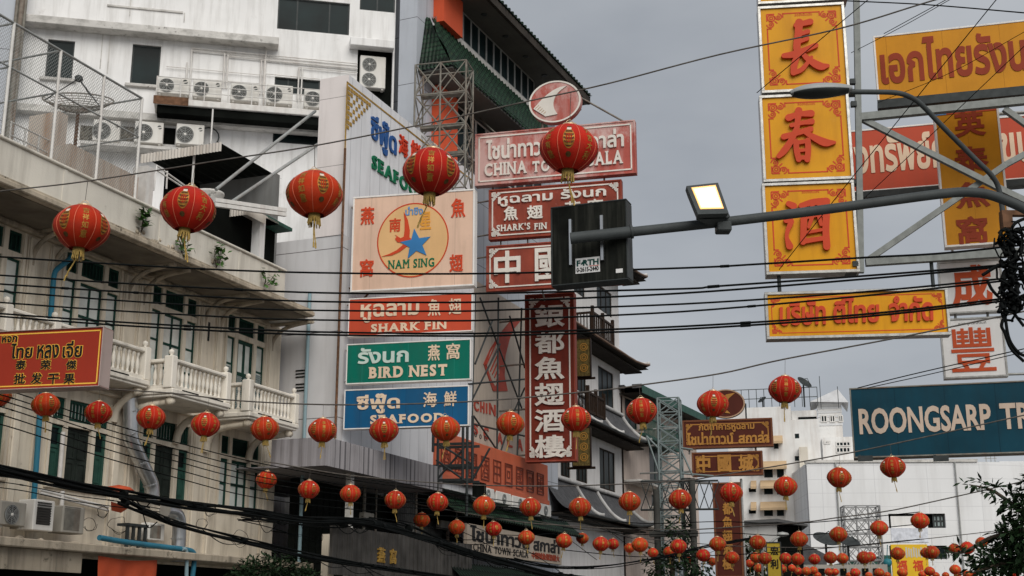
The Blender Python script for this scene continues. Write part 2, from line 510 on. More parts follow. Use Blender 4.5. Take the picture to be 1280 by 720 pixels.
def fill(loops, sgn):
    vs = []; es = []
    for p in loops:
        o = len(vs); n = len(p)
        vs += [Vector(q) for q in p]
        es += [(o + i, o + (i + 1) % n) for i in range(n)]
    r = delaunay_2d_cdt(vs, es, [], 0, 1e-5)
    V = np.array([(v.x, v.y) for v in r[0]]); T = np.array([f for f in r[2] if len(f) == 3])
    C = V[T].mean(axis=1)
    A = np.array([vs[e[0]] for e in es]); B = np.array([vs[e[1]] for e in es])
    wn = np.zeros(len(T))
    for i0 in range(0, len(T), 4000):
        x = C[i0:i0 + 4000, 0][:, None]; y = C[i0:i0 + 4000, 1][:, None]
        up = (A[:, 1] <= y) & (B[:, 1] > y); dn = (A[:, 1] > y) & (B[:, 1] <= y)
        cr = (B[:, 0] - A[:, 0]) * (y - A[:, 1]) - (x - A[:, 0]) * (B[:, 1] - A[:, 1])
        wn[i0:i0 + 4000] = (up & (cr > 0)).sum(1) - (dn & (cr < 0)).sum(1)
    T = T[wn * sgn > 0]
    cnt = {}
    for t in T:
        for a, b in ((t[0], t[1]), (t[1], t[2]), (t[2], t[0])): cnt[(int(a), int(b))] = 1
    ed = [e for e in cnt if (e[1], e[0]) not in cnt]
    used = sorted(set(T.flatten().tolist())); mp = {k: i for i, k in enumerate(used)}
    vs2 = [tuple(V[k]) for k in used]
    return vs2, [tuple(mp[int(k)] for k in t) for t in T], [(mp[a], mp[b]) for a, b in ed]

def glyphs(body, bold=0.0, serif=False, shear=0.0, rough=0.0):
    key = (body, bold, serif, shear, rough)
    if key in _glyphs: return _glyphs[key]
    if serif:
        loops = []; x = 0
        for chh in body:
            if chh == ' ': x += .34; continue
            lp = loops_of(chh)
            if chh == "'" or chh not in SERIF: code = ''
            else: code = SERIF[chh]
            xs = [q[0] for p in lp for q in p]; ys = [q[1] for p in lp for q in p]
            x0, x1, y0, y1 = min(xs), max(xs), min(ys), max(ys)
            sg = 1 if area(max(lp, key=lambda p: abs(area(p)))) > 0 else -1
            lp = [[((q[0] - x0) * 1.0 + x, q[1]) for q in grow(p, bold, sg)] for p in lp]
            w = x1 - x0; t = .05 + bold * .5; hw = .105 + bold
            def rc(cx, y, half, th):
                p = [(cx - half, y), (cx + half, y), (cx + half, y + th), (cx - half, y + th)]
                lp.append(p if sg > 0 else p[::-1])
            yb, yt = y0 - bold, y1 + bold
            for k in code:
                if k == 'a': rc(x + .045, yb, hw, t)
                if k == 'b': rc(x + w - .045, yb, hw, t)
                if k == 'c': (rc(x + .045, yt - t, hw, t) if 'b' in code or chh in 'FEPDRBL' else rc(x + .03, yt - t, hw, t)); (chh in 'RP N' and None)
                if k == 'd': rc(x + w - .045, yt - t, hw, t)
                if k == 'm': rc(x + w / 2, yb, hw, t)
                if k == 'M': rc(x + w / 2, yt - t, hw, t)
                if k == 't': rc(x + .01, yt - .2, t * .7, .2)
                if k == 'T': rc(x + w - .01, yt - .2, t * .7, .2)
                if k == 'q': rc(x + w - .0, yb, t * .6, .2)
                if k == 'Q': rc(x + w - .0, yt - .2, t * .6, .2)
                if k == 's': rc(x + .03, yb, t * .5, .2)
                if k == 'S': rc(x + w - .03, yt - .2, t * .5, .2)
            if chh == 'R': rc(x + w - .02, yb, hw * .7, t)
            loops += lp
            x += w + .17 + bold * 1.6
    else:
        loops = loops_of(body)
        sg = 1 if area(max(loops, key=lambda p: abs(area(p)))) > 0 else -1
        if bold: loops = [grow(p, bold, sg) for p in loops]
    if rough:
        rg = random.Random(5)
        loops = [[(q[0] + rg.uniform(-rough, rough), q[1] + rg.uniform(-rough, rough)) for q in p] for p in loops]
    if shear: loops = [[(q[0] + shear * q[1], q[1]) for q in p] for p in loops]
    sg = 1 if area(max(loops, key=lambda p: abs(area(p)))) > 0 else -1
    vs, tr, ed = fill(loops, sg)
    xs = [v[0] for v in vs]; ys = [v[1] for v in vs]
    x0, x1, y0, y1 = min(xs), max(xs), min(ys), max(ys)
    vs = [((v[0] - x0) / (x1 - x0), (v[1] - y0) / (y1 - y0)) for v in vs]
    _glyphs[key] = (vs, tr, ed)
    return _glyphs[key]

def put_text(mb, body, s0, s1, z0, z1, d, thick=0.0, bold=0.0, serif=False, shear=0.0, mi=0, rough=0.0, arc=0.0):
    vs, tr, ed = glyphs(body, bold, serif, shear, rough)
    mb.ext(vs, tr, ed, lambda x, y, k: (s0 + (s1 - s0) * x, d - thick * (1 - k) if thick else d, z0 + (z1 - z0) * y + arc * (1 - (2 * x - 1) ** 2)), mi, thick)

def ribbon(pts, ws, n=6):
    """outline of one brush stroke: points with widths, round ends"""
    P = smooth_path([Vector((p[0], p[1], w)) for p, w in zip(pts, ws)], n)
    L = []; R = []
    for i, p in enumerate(P):
        t = P[min(i + 1, len(P) - 1)] - P[max(i - 1, 0)]; t.z = 0
        t.normalize(); q = Vector((-t.y, t.x, 0)) * p.z / 2
        L.append((p.x + q.x, p.y + q.y)); R.append((p.x - q.x, p.y - q.y))
    def cap(p, t, w, s):
        a0 = math.atan2(t.y, t.x)
        return [(p.x + w / 2 * math.cos(a0 + s * (math.pi / 2 - math.pi * k / 6)), p.y + w / 2 * math.sin(a0 + s * (math.pi / 2 - math.pi * k / 6))) for k in range(1, 6)]
    t1 = (P[-1] - P[-2]); t1.z = 0; t0 = (P[0] - P[1]); t0.z = 0
    loop = L + cap(P[-1], t1.normalized(), P[-1].z, 1) + R[::-1] + cap(P[0], t0.normalized(), P[0].z, 1)
    return loop if area(loop) > 0 else loop[::-1]

class Sign(Th):
    """a board: px box gives its left, top, right and bottom edges as seen"""
    def __init__(self, name, label, fr, box, th, panel, rim=None, rw=.05, group=None, cat='sign', rimout=.03, ch=.01):
        xl, yt, xr, yb = box
        xm, ym = (xl + xr) / 2, (yt + yb) / 2
        self.s0, self.s1 = fr.S(xl, ym), fr.S(xr, ym)
        self.z1, self.z0 = fr.Z(xm, yt), fr.Z(xm, yb)
        self.th = th
        super().__init__(name, label, cat, fr, ((self.s0 + self.s1) / 2, th, self.z0), group)
        s0, s1, z0, z1 = self.s0, self.s1, self.z0, self.z1
        self.panel = self.part('panel', MB().box(s0, s1, 0, th, z0, z1, 0, ch), panel)
        if rim:
            r = MB()
            for a, b, e, f in ((s0 - .004, s1 + .004, z1 - rw, z1 + .004), (s0 - .004, s1 + .004, z0 - .004, z0 + rw), (s0 - .004, s0 + rw, z0 + rw, z1 - rw), (s1 - rw, s1 + .004, z0 + rw, z1 - rw)):
                r.box(a, b, -rimout, th + .004, e, f, 0, .006)
            self.part('frame', r, rim)
    def text(self, body, box, m, bold=.02, serif=False, thick=.012, shear=0.0, vertical=False, label=None, rough=0.0, arc=0.0, m2=None):
        fr = self.fr
        x0, y0, x1, y1 = box
        mb = MB()
        xm, ym = (x0 + x1) / 2, (y0 + y1) / 2
        s0, s1, z1, z0 = fr.S(x0, ym), fr.S(x1, ym), fr.Z(xm, y0), fr.Z(xm, y1)
        if vertical:
            n = len(body); h = (z1 - z0) / n
            for i, c in enumerate(body):
                put_text(mb, c, s0, s1, z1 - h * (i + .93), z1 - h * (i + .07), 0, thick, bold, serif, shear, 0, rough)
        else:
            put_text(mb, body, s0, s1, z0, z1, 0, thick, bold, serif, shear, 0, rough, arc)
        return self.part('lettering', mb, m, label=label)
    def brush(self, strokes, ox, oy, sc, m, thick=.1):
        """brush written character from strokes given as [(x, y, width), ...]"""
        fr = self.fr; loops = []
        for st in strokes:
            P = [fr.pix(ox + x / sc, oy + y / sc) for x, y, w in st]
            k = abs(fr.S(ox + 10, oy + 30) - fr.S(ox, oy + 30)) / 10
            loops.append(ribbon(P, [w / sc * k for x, y, w in st]))
        vs, tr, ed = fill(loops, 1)
        mb = MB(); mb.ext(vs, tr, ed, lambda x, y, q: (x, -thick * (1 - q), y), 0, thick)
        # a slightly smaller raised face gives the soft moulded edge
        return self.part('lettering', mb, m)
    def line(self, inset, w, m, lift=.006, corner=0.0, name='border'):
        """painted or raised line running round the board, with fretted corners"""
        a, b, e, f = self.s0 + inset, self.s1 - inset, self.z0 + inset, self.z1 - inset
        mb = MB()
        c = corner
        mb.box(a + c, b - c, -lift, 0, e, e + w); mb.box(a + c, b - c, -lift, 0, f - w, f)
        mb.box(a, a + w, -lift, 0, e + c, f - c); mb.box(b - w, b, -lift, 0, e + c, f - c)
        if c:
            for sx, ox in ((1, a), (-1, b)):
                for sz, oz in ((1, e), (-1, f)):
                    fretwork(mb, ox, oz, sx, sz, c, w, lift)
        return self.part(name, mb, m)
    def brace(self, segs, m, r=.03, name='bracket'):
        for p, q in segs: self.part(name, MB().tube([p, q], r, 6), m)

def fretwork(mb, ox, oz, sx, sz, c, w, lift):
    """a rounded key-fret corner"""
    def loop(cx, cz, r, a0=0, a1=2 * math.pi, n=9):
        pts = [(cx + r * math.cos(a0 + (a1 - a0) * i / n), cz + r * math.sin(a0 + (a1 - a0) * i / n)) for i in range(n + 1)]
        for p, q in zip(pts, pts[1:]): seg(p, q)
    def seg(p, q):
        dx, dz = q[0] - p[0], q[1] - p[1]; l = math.hypot(dx, dz) or 1
        nx, nz = -dz / l * w * .5, dx / l * w * .5
        P = [(p[0] + nx, p[1] + nz), (p[0] - nx, p[1] - nz), (q[0] - nx, q[1] - nz), (q[0] + nx, q[1] + nz)]
        mb.quad(*[(ox + sx * x, -lift, oz + sz * z) for x, z in P])
    k = c
    loop(.30 * k, .30 * k, .22 * k); loop(.30 * k, .30 * k, .10 * k)
    loop(.72 * k, .22 * k, .2 * k, -1.6, 3.4); loop(.22 * k, .72 * k, .2 * k, -1.9, 3.2)
    loop(.72 * k, .24 * k, .08 * k); loop(.24 * k, .72 * k, .08 * k)
    seg((.04 * k, .04 * k), (.5 * k, .04 * k)); seg((.04 * k, .04 * k), (.04 * k, .5 * k))
    seg((k, 0), (k, .3 * k)); seg((0, k), (.3 * k, k)); seg((.5 * k, .5 * k), (.66 * k, .66 * k))

def smooth_path(pts, n=6):
    """Catmull-Rom through points"""
    P = [Vector(p) for p in pts]
    if len(P) < 3: return [P[0].lerp(P[-1], i / (n)) for i in range(n + 1)]
    out = []
    for i in range(len(P) - 1):
        a = P[i - 1] if i else P[0] * 2 - P[1]
        b, c = P[i], P[i + 1]
        d = P[i + 2] if i + 2 < len(P) else P[-1] * 2 - P[-2]
        for k in range(n):
            t = k / n
            out.append(.5 * ((2 * b) + (c - a) * t + (2 * a - 5 * b + 4 * c - d) * t * t + (3 * b - a - 3 * c + d) * t ** 3))
    out.append(P[-1])
    return out

def cable(name, label, pts, r, m, cat='cable', group=None, strands=1, spread=.03, seg=6, n=6, ties=None):
    """pts: (px, py, distance) stations the line passes through in the street"""
    P = smooth_path([at(*p) for p in pts], n)
    mb = MB()
    if strands == 1:
        mb.tube(P, r, seg)
        if name == 'power_cable':                    # taped splices and clips
            rg = random.Random(len(label) * 13 + len(P))
            for k in range(2):
                i = rg.randrange(1, len(P) - 2); u = rg.random(); q = P[i].lerp(P[i + 1], u); e = (P[i + 1] - P[i]).normalized() * rg.uniform(.03, .07)
                mb.tube([q - e, q + e], r * rg.uniform(1.3, 1.6), 6)
    else:
        rg = random.Random(hash(label) % 1000 if False else len(label) * 7 + len(pts))
        for k in range(strands):
            ph = rg.uniform(0, 6.28); ph2 = rg.uniform(0, 6.28); fr_ = rg.uniform(.05, .22)
            q = []
            for i, p in enumerate(P):
                q.append(p + Vector((math.sin(i * fr_ + ph2) * spread * .5, math.cos(i * fr_ + ph) * spread, math.sin(i * fr_ * 1.3 + ph) * spread)))
            mb.tube(q, r * rg.uniform(.7, 1.3), 5)
        for k in range(10):
            i = rg.randrange(1, len(P) - 2); e = (P[i + 1] - P[i]).normalized() * .05
            mb.tube([P[i] - e, P[i] + e], spread * 1.15, 8)
        for k in range(7):                           # loose ends drooping out of the bundle
            i = rg.randrange(1, len(P) - 3); d = P[min(i + 3, len(P) - 1)] - P[i]
            mb.tube(smooth_path([P[i], P[i] + d * .5 + Vector((0, 0, -rg.uniform(.12, .35))), P[i] + d * rg.uniform(.8, 1.1) + Vector((0, 0, rg.uniform(-.2, .02)))], 5), r * .55, 4)
    b = tuple(P[0])
    return solo(name, label, cat, mb, m, WORLD, b, group)
# ------------------------------------------------------------------ ground and street
A = Fr(21.5, D=19.0)                               # line of the shop fronts on the left
def nfor(fr, px, py, z): return fr.D * (1 - (z - CAMZ) / (fr.Z(px, py) - CAMZ))

g = MB().quad((-900, -300, 0), (900, -300, 0), (900, 1500, 0), (-900, 1500, 0))
solo('ground', None, None, g, M['ground'], kind='structure')
g = MB().box(-40, 150, -17.5, -3.6, -.05, .006)
solo('road', None, None, g, M['asphalt'], A, (0, 0, 0), kind='structure')
g = MB().box(-40, 150, -3.45, -.02, 0, .14); g.box(-40, 150, -3.6, -3.45, 0, .15)
g.box(-40, 150, -21.2, -17.65, 0, .14); g.box(-40, 150, -17.65, -17.5, 0, .15)
solo('pavement', None, None, g, M['paving'], A, (0, 0, 0), kind='structure')
g = MB()
for k in range(34):
    for dd in (-7.1, -10.5, -14): g.box(-38 + k * 5.2, -35.6 + k * 5.2, dd - .06, dd + .06, .008, .011)
solo('road_markings', None, None, g, M['paint'], A, (0, 0, 0), kind='structure')

def rect(fr, x0, y0, x1, y1, n=0.0):
    xm, ym = (x0 + x1) / 2, (y0 + y1) / 2
    return fr.S(x0, ym, n), fr.S(x1, ym, n), fr.Z(xm, y1, n), fr.Z(xm, y0, n)
def wframe(mb, s0, s1, z0, z1, d, fw=.06, mull=(), rails=(), dep=.05, mi=0):
    mb.box(s0, s0 + fw, d, d + dep, z0, z1, mi); mb.box(s1 - fw, s1, d, d + dep, z0, z1, mi)
    mb.box(s0 + fw, s1 - fw, d, d + dep, z0, z0 + fw, mi); mb.box(s0 + fw, s1 - fw, d, d + dep, z1 - fw, z1, mi)
    for m in mull: mb.box(m - fw / 2, m + fw / 2, d + .004, d + dep - .004, z0 + fw, z1 - fw, mi)
    for r in rails: mb.box(s0 + fw, s1 - fw, d + .006, d + dep - .006, r - fw / 2, r + fw / 2, mi)
    return mb

def window(th, s0, s1, z0, z1, d=.06, fw=.06, mull=(), rails=(), fm='green', pm='pane', name='window', parent=None, label=None):
    f = th.part(name, wframe(MB(), s0, s1, z0, z1, d, fw, mull, rails), M[fm], parent, label)
    th.part('pane', MB().box(s0 + .01, s1 - .01, d + .022, d + .034, z0 + .01, z1 - .01), M[pm], f)
    return f

# ------------------------------------------------------------------ shophouse on the left
sh = Th('shophouse', 'long cream shophouse with green shutters and white balustraded balconies', 'building', A, (22, 0, 0))
BAYS = [15.4, 18.55, 21.72, 24.78, 27.97]
holes = []
ZT0, ZT1, ZD0, ZD1 = 9.2, 9.64, 7.1, 9.06
YT0, YT1, YD0, YD1 = 5.98, 6.44, 4.62, 5.86
cols = [(0, .40), (.53, 1.30), (1.44, 1.84)]
for b in BAYS:
    for a, c in cols:
        for z0, z1 in ((ZT0, ZT1), (ZD0, ZD1), (YT0, YT1), (YD0, YD1)): holes.append((b + a, b + c, z0, z1))
wl = MB().holed(11, 30.62, 0, 9.79, [(12, 30, .1, 3.12)] + holes, 0, .16, 0, 1)
wl.box(11, 30.62, .17, 9, 0, 9.79)
sh.part('wall', wl, [M['cream'], M['dark']])
pl = MB()
for i, b in enumerate(BAYS):
    for e in (b - .38, b + 2.12):
        for z0, z1 in ((3.4, 6.72), (7.1, 9.62)):
            pl.box(e - .10, e + .10, -.07, .0, z0, z1, 0, .02)
            pl.box(e - .15, e - .12, -.04, 0, z0, z1); pl.box(e + .12, e + .15, -.04, 0, z0, z1)
    # raised surround linking the lights of each bay
    for zt, zb in ((ZT1, ZD0), (YT1, YD0)):
        pl.box(b - .09, b - .012, -.035, 0, zb, zt + .08); pl.box(b + 1.852, b + 1.93, -.035, 0, zb, zt + .08)
    pl.box(b - .09, b + 1.93, -.06, 0, YD0 - .12, YD0 - .03, 0, .015)
    pl.box(b - .3, b + 2.1, -.12, 0, YT1 + .26, YT1 + .33, 0, .02)
sh.part('pilaster_mouldings', pl, M['cream'])
for bi, b in enumerate(BAYS):
    for k, (a, c) in enumerate(cols):
        s0, s1 = b + a, b + c
        lv = MB().box(s0 + .05, s1 - .05, .07, .09, ZT0 + .05, ZT1 - .05, 1); wframe(lv, s0, s1, ZT0, ZT1, .05, .05)
        n = max(2, int((s1 - s0) / .1))
        for j in range(1, n): lv.box(s0 + (s1 - s0) * j / n - .012, s0 + (s1 - s0) * j / n + .012, .058, .07, ZT0 + .05, ZT1 - .05)
        sh.part('transom', lv, [M['green'], M['louver']])
        # upper floor doors and side lights
        if k == 1:
            m = (s0 + s1) / 2
            if bi < 4:
                window(sh, s0, s1, ZD0, ZD1, .05, .06, (m,), (ZD0 + .62, ZD0 + 1.22), name='balcony_door')
            else:
                f = window(sh, s0, s1, ZD0, ZD1, .05, .10, (m,), (ZD0 + 1.05,), name='balcony_door')
                w2 = MB()
                for q0, q1 in ((s0 + .1, m - .05), (m + .05, s1 - .1)):
                    for j in range(17): w2.box(q0, q1, .045, .075, ZD0 + .11 + j * .053, ZD0 + .14 + j * .053)
                sh.part('shutter', w2, M['blind'], f)
        else:
            f = window(sh, s0, s1, ZD0, ZD1, .05, .05, (), (ZD0 + 1.25, ZD0 + .65))
            if bi == 4:
                w2 = MB()
                for j in range(21): w2.box(s0 + .07, s1 - .07, .045, .072, ZD0 + .09 + j * .053, ZD0 + .12 + j * .053)
                sh.part('shutter', w2, M['blind'], f)
        # first floor
        if bi in (2, 3):
            tr = wframe(MB(), s0, s1, YT0, YT1, .05, .06)
            n = 4 if k != 1 else 7
            for j in range(1, n): tr.box(s0 + (s1 - s0) * j / n - .02, s0 + (s1 - s0) * j / n + .02, .055, .09, YT0 + .06, YT1 - .06)
            o = sh.part('transom', tr, M['green'])
            sh.part('pane', MB().box(s0 + .02, s1 - .02, .1, .11, YT0 + .02, YT1 - .02), M['pane'], o)
        else:
            lv = MB().box(s0 + .05, s1 - .05, .07, .09, YT0 + .05, YT1 - .05, 1); wframe(lv, s0, s1, YT0, YT1, .05, .05)
            sh.part('transom', lv, [M['green'], M['louver']])
        if bi == 4:
            ms = ((s0 + s1) / 2,) if k == 1 else ()
            window(sh, s0, s1, YD0, YD1, .05, .075, ms, (YD0 + .62,))
        elif k == 1:
            dr = MB().box(s0, s1, .08, .12, YD0, YD1, 0)
            for j in range(2):
                q0 = s0 + (s1 - s0) * j / 2 + .05; q1 = q0 + (s1 - s0) / 2 - .1
                for zz0, zz1 in ((YD0 + .08, YD0 + .5), (YD0 + .58, YD1 - .1)): wframe(dr, q0, q1, zz0, zz1, .06, .03, (), (), .02)
            sh.part('door', dr, M['darkwood'])
        else:
            f = wframe(MB(), s0, s1, YD0, YD1, .05, .07, (), (YD0 + .78,))
            f.box(s0 + .07, s1 - .07, .075, .09, YD0 + .07, YD0 + .74); wframe(f, s0 + .11, s1 - .11, YD0 + .14, YD0 + .68, .058, .025, (), (), .02)
            o = sh.part('window', f, M['greenpale'])
            sh.part('pane', MB().box(s0 + .02, s1 - .02, .092, .1, YD0 + .8, YD1 - .02), M['tint'], o)
vt = wframe(MB(), 26.88, 27.16, 8.72, 9.2, -.03, .03, (), [8.78 + .06 * j for j in range(7)], .04)
vt.box(26.9, 27.14, -.004, .0, 8.74, 9.18)
sh.part('vent', vt, M['darksteel'])
# cornice, parapet
cn = MB().box(11, 29.75, -1.5, 0, 9.79, 9.87); cn.box(11, 29.75, -1.56, -1.38, 9.80, 9.92, 0, .02); cn.box(11, 29.75, -1.5, -1.3, 9.922, 9.98)
cn.box(11, 29.75, -.16, -.01, 9.66, 9.785, 0, .03)
sh.part('cornice', cn, M['creamdirty'])
sh.part('soffit', MB().box(11, 29.7, -1.37, -.17, 9.775, 9.787), mat('shaded mildewed soffit', (.17, .145, .115), .9, var=.3, scale=1.5, stain=(.05, .045, .035), stain_amt=.6, stain_scale=(1, 1, 1)))  # dark sheet: the cornice's shade is put into its colour, beside mildew
pe = A.S(355.5, 350, 1.4)
pp = MB().box(11, pe, -1.42, -1.27, 9.985, 10.70); pp.box(11, pe + .03, -1.47, -1.22, 10.702, 10.77, 0, .02)
for k in range(5): pp.box(13.4 + k * 3.2, 13.5 + k * 3.2, -1.435, -1.42, 9.99, 10.69)
sh.part('parapet', pp, M['parapet'])
for b in BAYS:
    for e in (b - .38, b + 2.12):
        br = MB()
        pts = [(e, -.02, 9.0), (e, -.06, 9.28), (e, -.25, 9.52), (e, -.6, 9.68), (e, -1.25, 9.76)]
        br.tube(smooth_path(pts, 4), .055, 6); br.box(e - .05, e + .05, -1.3, 0, 9.71, 9.788)
        sh.part('eave_bracket', br, M['creamdirty'])
# roof slab and rear parapet of the terrace
rf = MB().box(11, 30.4, -1.2, 9, 9.8, 9.9); sh.part('roof', rf, M['ledge'])

def baluster(mb, s, d, z0, z1, seg=8):
    h = z1 - z0
    pr = [(.026, 0), (.044, .02), (.044, .06), (.026, .10), (.034, .22), (.052, .36), (.046, .5), (.028, .70), (.024, .80), (.042, .86), (.042, .93), (.03, 1)]
    mb.lathe((s, d, z0), [(r, z * h) for r, z in pr], seg)

def balcony(sa, sb, n, zb, zh, left, posts, name='balcony'):
    bl = MB()
    bl.box(sa - .08, sb + .08, -n - .1, 0, zb + .05, zb + .17, 0, .02)
    bl.box(sa - .03, sb + .03, -n - .03, -n + .13, zb + .172, zb + .26, 0, .01)
    bl.box(sa - .04, sb + .04, -n - .06, 0, zb - .01, zb + .048, 0, .015)
    o = sh.part(name, bl, M['balust'])
    # water slots along the kerb
    sl_ = MB()
    k = sa + .3
    while k < sb - .8:
        sl_.box(k, k + .62, -n - .106, -n - .09, zb + .155, zb + .18); k += 1.0
    sh.part('drain_slot', sl_, M['dark'], o)
    rl = MB().box(sa - .05, sb + .05, -n - .05, -n + .14, zh - .09, zh, 0, .025)
    z0, z1 = zb + .262, zh - .092
    if left:
        rl.box(sa - .05, sa + .13, -n + .142, 0, zh - .088, zh - .002, 0, .02); rl.box(sa - .03, sa + .11, -n + .132, 0, zb + .174, zb + .258)
    sh.part('handrail', rl, M['balust'], o)
    for p in posts:
        ps = MB().box(p - .1, p + .1, -n - .075, -n + .165, zb + .174, zh + .05, 0, .02)
        ps.lathe((p, -n + .045, zh + .05), [(.05, 0), (.03, .03), (.07, .07), (.06, .13), (.01, .16)], 10)
        sh.part('post', ps, M['balust'], o)
    s = sa + .12
    while s < sb - .05:
        if all(abs(s - p) > .15 for p in posts):
            bm = MB(); baluster(bm, s, -n + .045, z0, z1); sh.part('baluster', bm, M['balust'], o)
        s += .165
    if left:
        d = -n + .32
        while d < -.05:
            bm = MB(); baluster(bm, sa + .04, d, z0, z1); sh.part('baluster', bm, M['balust'], o); d += .165
    for p in (sa + .12, sb - .12):
        bk = MB()
        pts = [(p, -.03, zb - .75), (p, -.1, zb - .45), (p, -.4, zb - .2), (p, -n + .12, zb - .1)]
        bk.tube(smooth_path(pts, 5), [.10] * 6 + [.09] * 5 + [.08] * 5, 8)
        bk.lathe((p - .09, -n + .08, zb - .09), [(.02, 0), (.09, .01), (.09, .17), (.02, .18)], 12, axis='s')
        sh.part('balcony_bracket', bk, M['cream'], o)
    return o
zhb, zbb = A.Z(285, 468.7, 1.3), A.Z(285, 514, 1.3)
zha, zba = A.Z(135, 422, .7), A.Z(131, 472, .7)
sa_ = A.S(183, 440, .7)
balcony(14.2, sa_, .7, zba, zha, False, [16.2, 19.4, A.S(70, 405, .7), sa_])
sb0, sb1 = A.S(216, 450, 1.3), A.S(284, 470, 1.3)
balcony(sb0, sb1, 1.3, zbb, zhb, True, [sb0, sb1])
sc0, sc1 = A.S(312, 480, 1.3), A.S(369, 500, 1.3)
balcony(sc0, sc1, 1.3, zbb - .05, zhb, True, [sc0, sc1])
# first floor ledge over the shops
lg = MB().box(11, 30.9, -1.15, 0, 3.16, 3.33, 0, .02); lg.box(11, 30.9, -.5, -.01, 3.333, 3.38)
for k in range(40):
    s = 12 + k * .47 + random.uniform(-.15, .15)
    lg.lathe((s, -1.0 + random.uniform(0, .5), 3.30), [(.02, 0), (random.uniform(.06, .14), .03), (random.uniform(.04, .1), .07), (.01, .09)], 7)
sh.part('ledge', lg, M['creamdirty'])
fs = MB().box(11, A.S(100, 700, .9), -.95, -.85, 2.75, 3.15); sh.part('fascia', fs, M['creamdirty'])
tp = MB().grid(lambda u, v: (A.S(121, 700, .95) + (A.S(194, 705, .95) - A.S(121, 700, .95)) * u, -.98 - .05 * math.sin(u * 21 + v * 2) * v - .03 * math.sin(u * 9), 3.12 - .75 * v - .05 * math.sin(math.pi * u)), 40, 10)
solo('tarpaulin', 'orange tarpaulin hanging under the shophouse ledge', 'tarpaulin', tp, M['tarp'], A, (A.S(121, 700, .95), -.98, 3.1))

# ------------------------------------------------------------------ tower and white block behind
T = Fr(23.4, px=516, dep=42)
tw = Th('corner_tower', 'grey clad tower with green tiled eaves and orange columns', 'building', T, (T.S(516, 300) - .43, -.37, 0))
ts = T.S(516, 300)
t540 = T.S(541, 60)
tw.part('corner_pier', MB().box(ts, t540, 0, .70, 0, 28), M['clad'])
te = T.S(668, 100, .1)
zwt, zwb = T.Z(620, 55, .1), T.Z(615, 86, .1)
zwt = (T.Z(569, 6, .1) + T.Z(668, 101, .1)) / 2
zwb = (T.Z(570, 52, .1) + T.Z(662, 121, .1)) / 2
ws = T.S(569, 30, .1)
core = MB().box(t540 + .01, te + 3.5, .35, 12, 0, zwt + 1.6)
tw.part('wall', core, M['clad'])
tw.part('column', MB().box(t540 + .01, ws - .02, -.42, .34, zwb - .25, 27, 0), M['orange'])
tw.part('window_band', MB().box(t540 + .01, te + .25, -.14, .34, zwb - .36, zwb - .02), M['ledge'])
npan = 11
for i in range(npan):
    a = ws + (te - ws) * i / npan; b = ws + (te - ws) * (i + 1) / npan
    window(tw, a + .004, b - .004, zwb, zwt, -.1, .055, (), (), 'steel', 'tint')
neave = nfor(T, 660, 50, zwt)
es = T.S(737, 119, neave)
tw.part('soffit', MB().box(t540 - .5, es, -neave + .1, .3, zwt + .01, zwt + .07), M['soffit'])
for i in range(6):
    s = ws + 1.2 + i * 2.05
    tw.part('downlight', MB().lathe((s, -neave * .52, zwt - .02), [(.10, 0), (.13, .01), (.13, .028)], 14), M['darksteel'])
def tiles(mb, s0, s1, d0, z0, d1, z1, sag=.12, pitch=.26, rows=8, amp=.05, hip0=0.0, hip1=0.0):
    """barrel tiled slope from the eave (d0, z0) up to (d1, z1)"""
    nu = max(8, int((s1 - s0) / pitch * 6))
    def f(u, v):
        a = s0 + hip0 * v; b = s1 - hip1 * v
        s = a + (b - a) * u
        d = d0 + (d1 - d0) * v; z = z0 + (z1 - z0) * v - sag * math.sin(math.pi * v)
        w = abs(math.sin(math.pi * s / pitch)); st = .025 * ((v * rows) % 1.0)
        return (s, d - amp * .5 * w, z + amp * w - st)
    mb.grid(f, nu, rows * 3, 0, True)
    k = math.ceil(s0 / pitch)
    while k * pitch + pitch / 2 < s1:                # round tile ends along the eave
        mb.lathe((k * pitch + pitch / 2, d0 - .045, z0 + .03), [(.02, 0), (.07, .005), (.07, .06)], 8, axis='d'); k += 1
    return mb
rt = MB(); tiles(rt, t540 - .6, es + .1, -neave - .05, zwt + .33, -neave + 2.2, zwt + 1.5, .1, .32, 8, .11)
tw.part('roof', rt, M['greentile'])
tw.part('eave_board', MB().box(t540 - .6, es, -neave - .03, -neave + .1, zwt - .02, zwt + .3), M['darksoffit'])
hp = MB().quad((es, -neave, zwt), (es, 2, zwt), (es + .05, 2, zwt + 1.6), (es + .1, -neave, zwt + .4)); tw.part('gable', hp, M['darksoffit'])
# lower skirt of tiles
zs1 = zwb - .38
ns = 1.35
zs0 = (T.Z(593, 107, ns) + T.Z(657, 160, ns)) / 2
sk0 = T.S(566, 74, ns); sk1 = T.S(690, 178, ns) + 2
sk = MB(); tiles(sk, sk0, sk1, -ns, zs0, -.18, zs1, .12, .30, 9, .11, hip0=.5)
def hipend(u, v):
    d = -ns + (ns - .18) * v; z = zs0 + (zs1 - zs0) * v - .12 * math.sin(math.pi * v)
    dd = d + (.30 - d) * u
    w = abs(math.sin(math.pi * dd / .15))
    return (sk0 + .5 * v - .05 * w, dd, z + .04 * w)
sk.grid(hipend, 110, 24, 0, True)
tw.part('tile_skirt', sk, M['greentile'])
tw.part('skirt_soffit', MB().box(sk0 + .05, sk1, -ns + .04, .3, zs0 - .06, zs0 - .01), M['soffit'])
zw2 = zs0 - .07
tw.part('column', MB().box(t540 + .02, ws - .1, -.30, .34, zw2 - 4.2, zw2 - .01), M['orange'])
for i in range(9):
    a = ws + .1 + i * .95
    window(tw, a, a + .92, zw2 - 1.7, zw2 - .02, -.06, .06, (), (), 'whitesteel', 'tint')

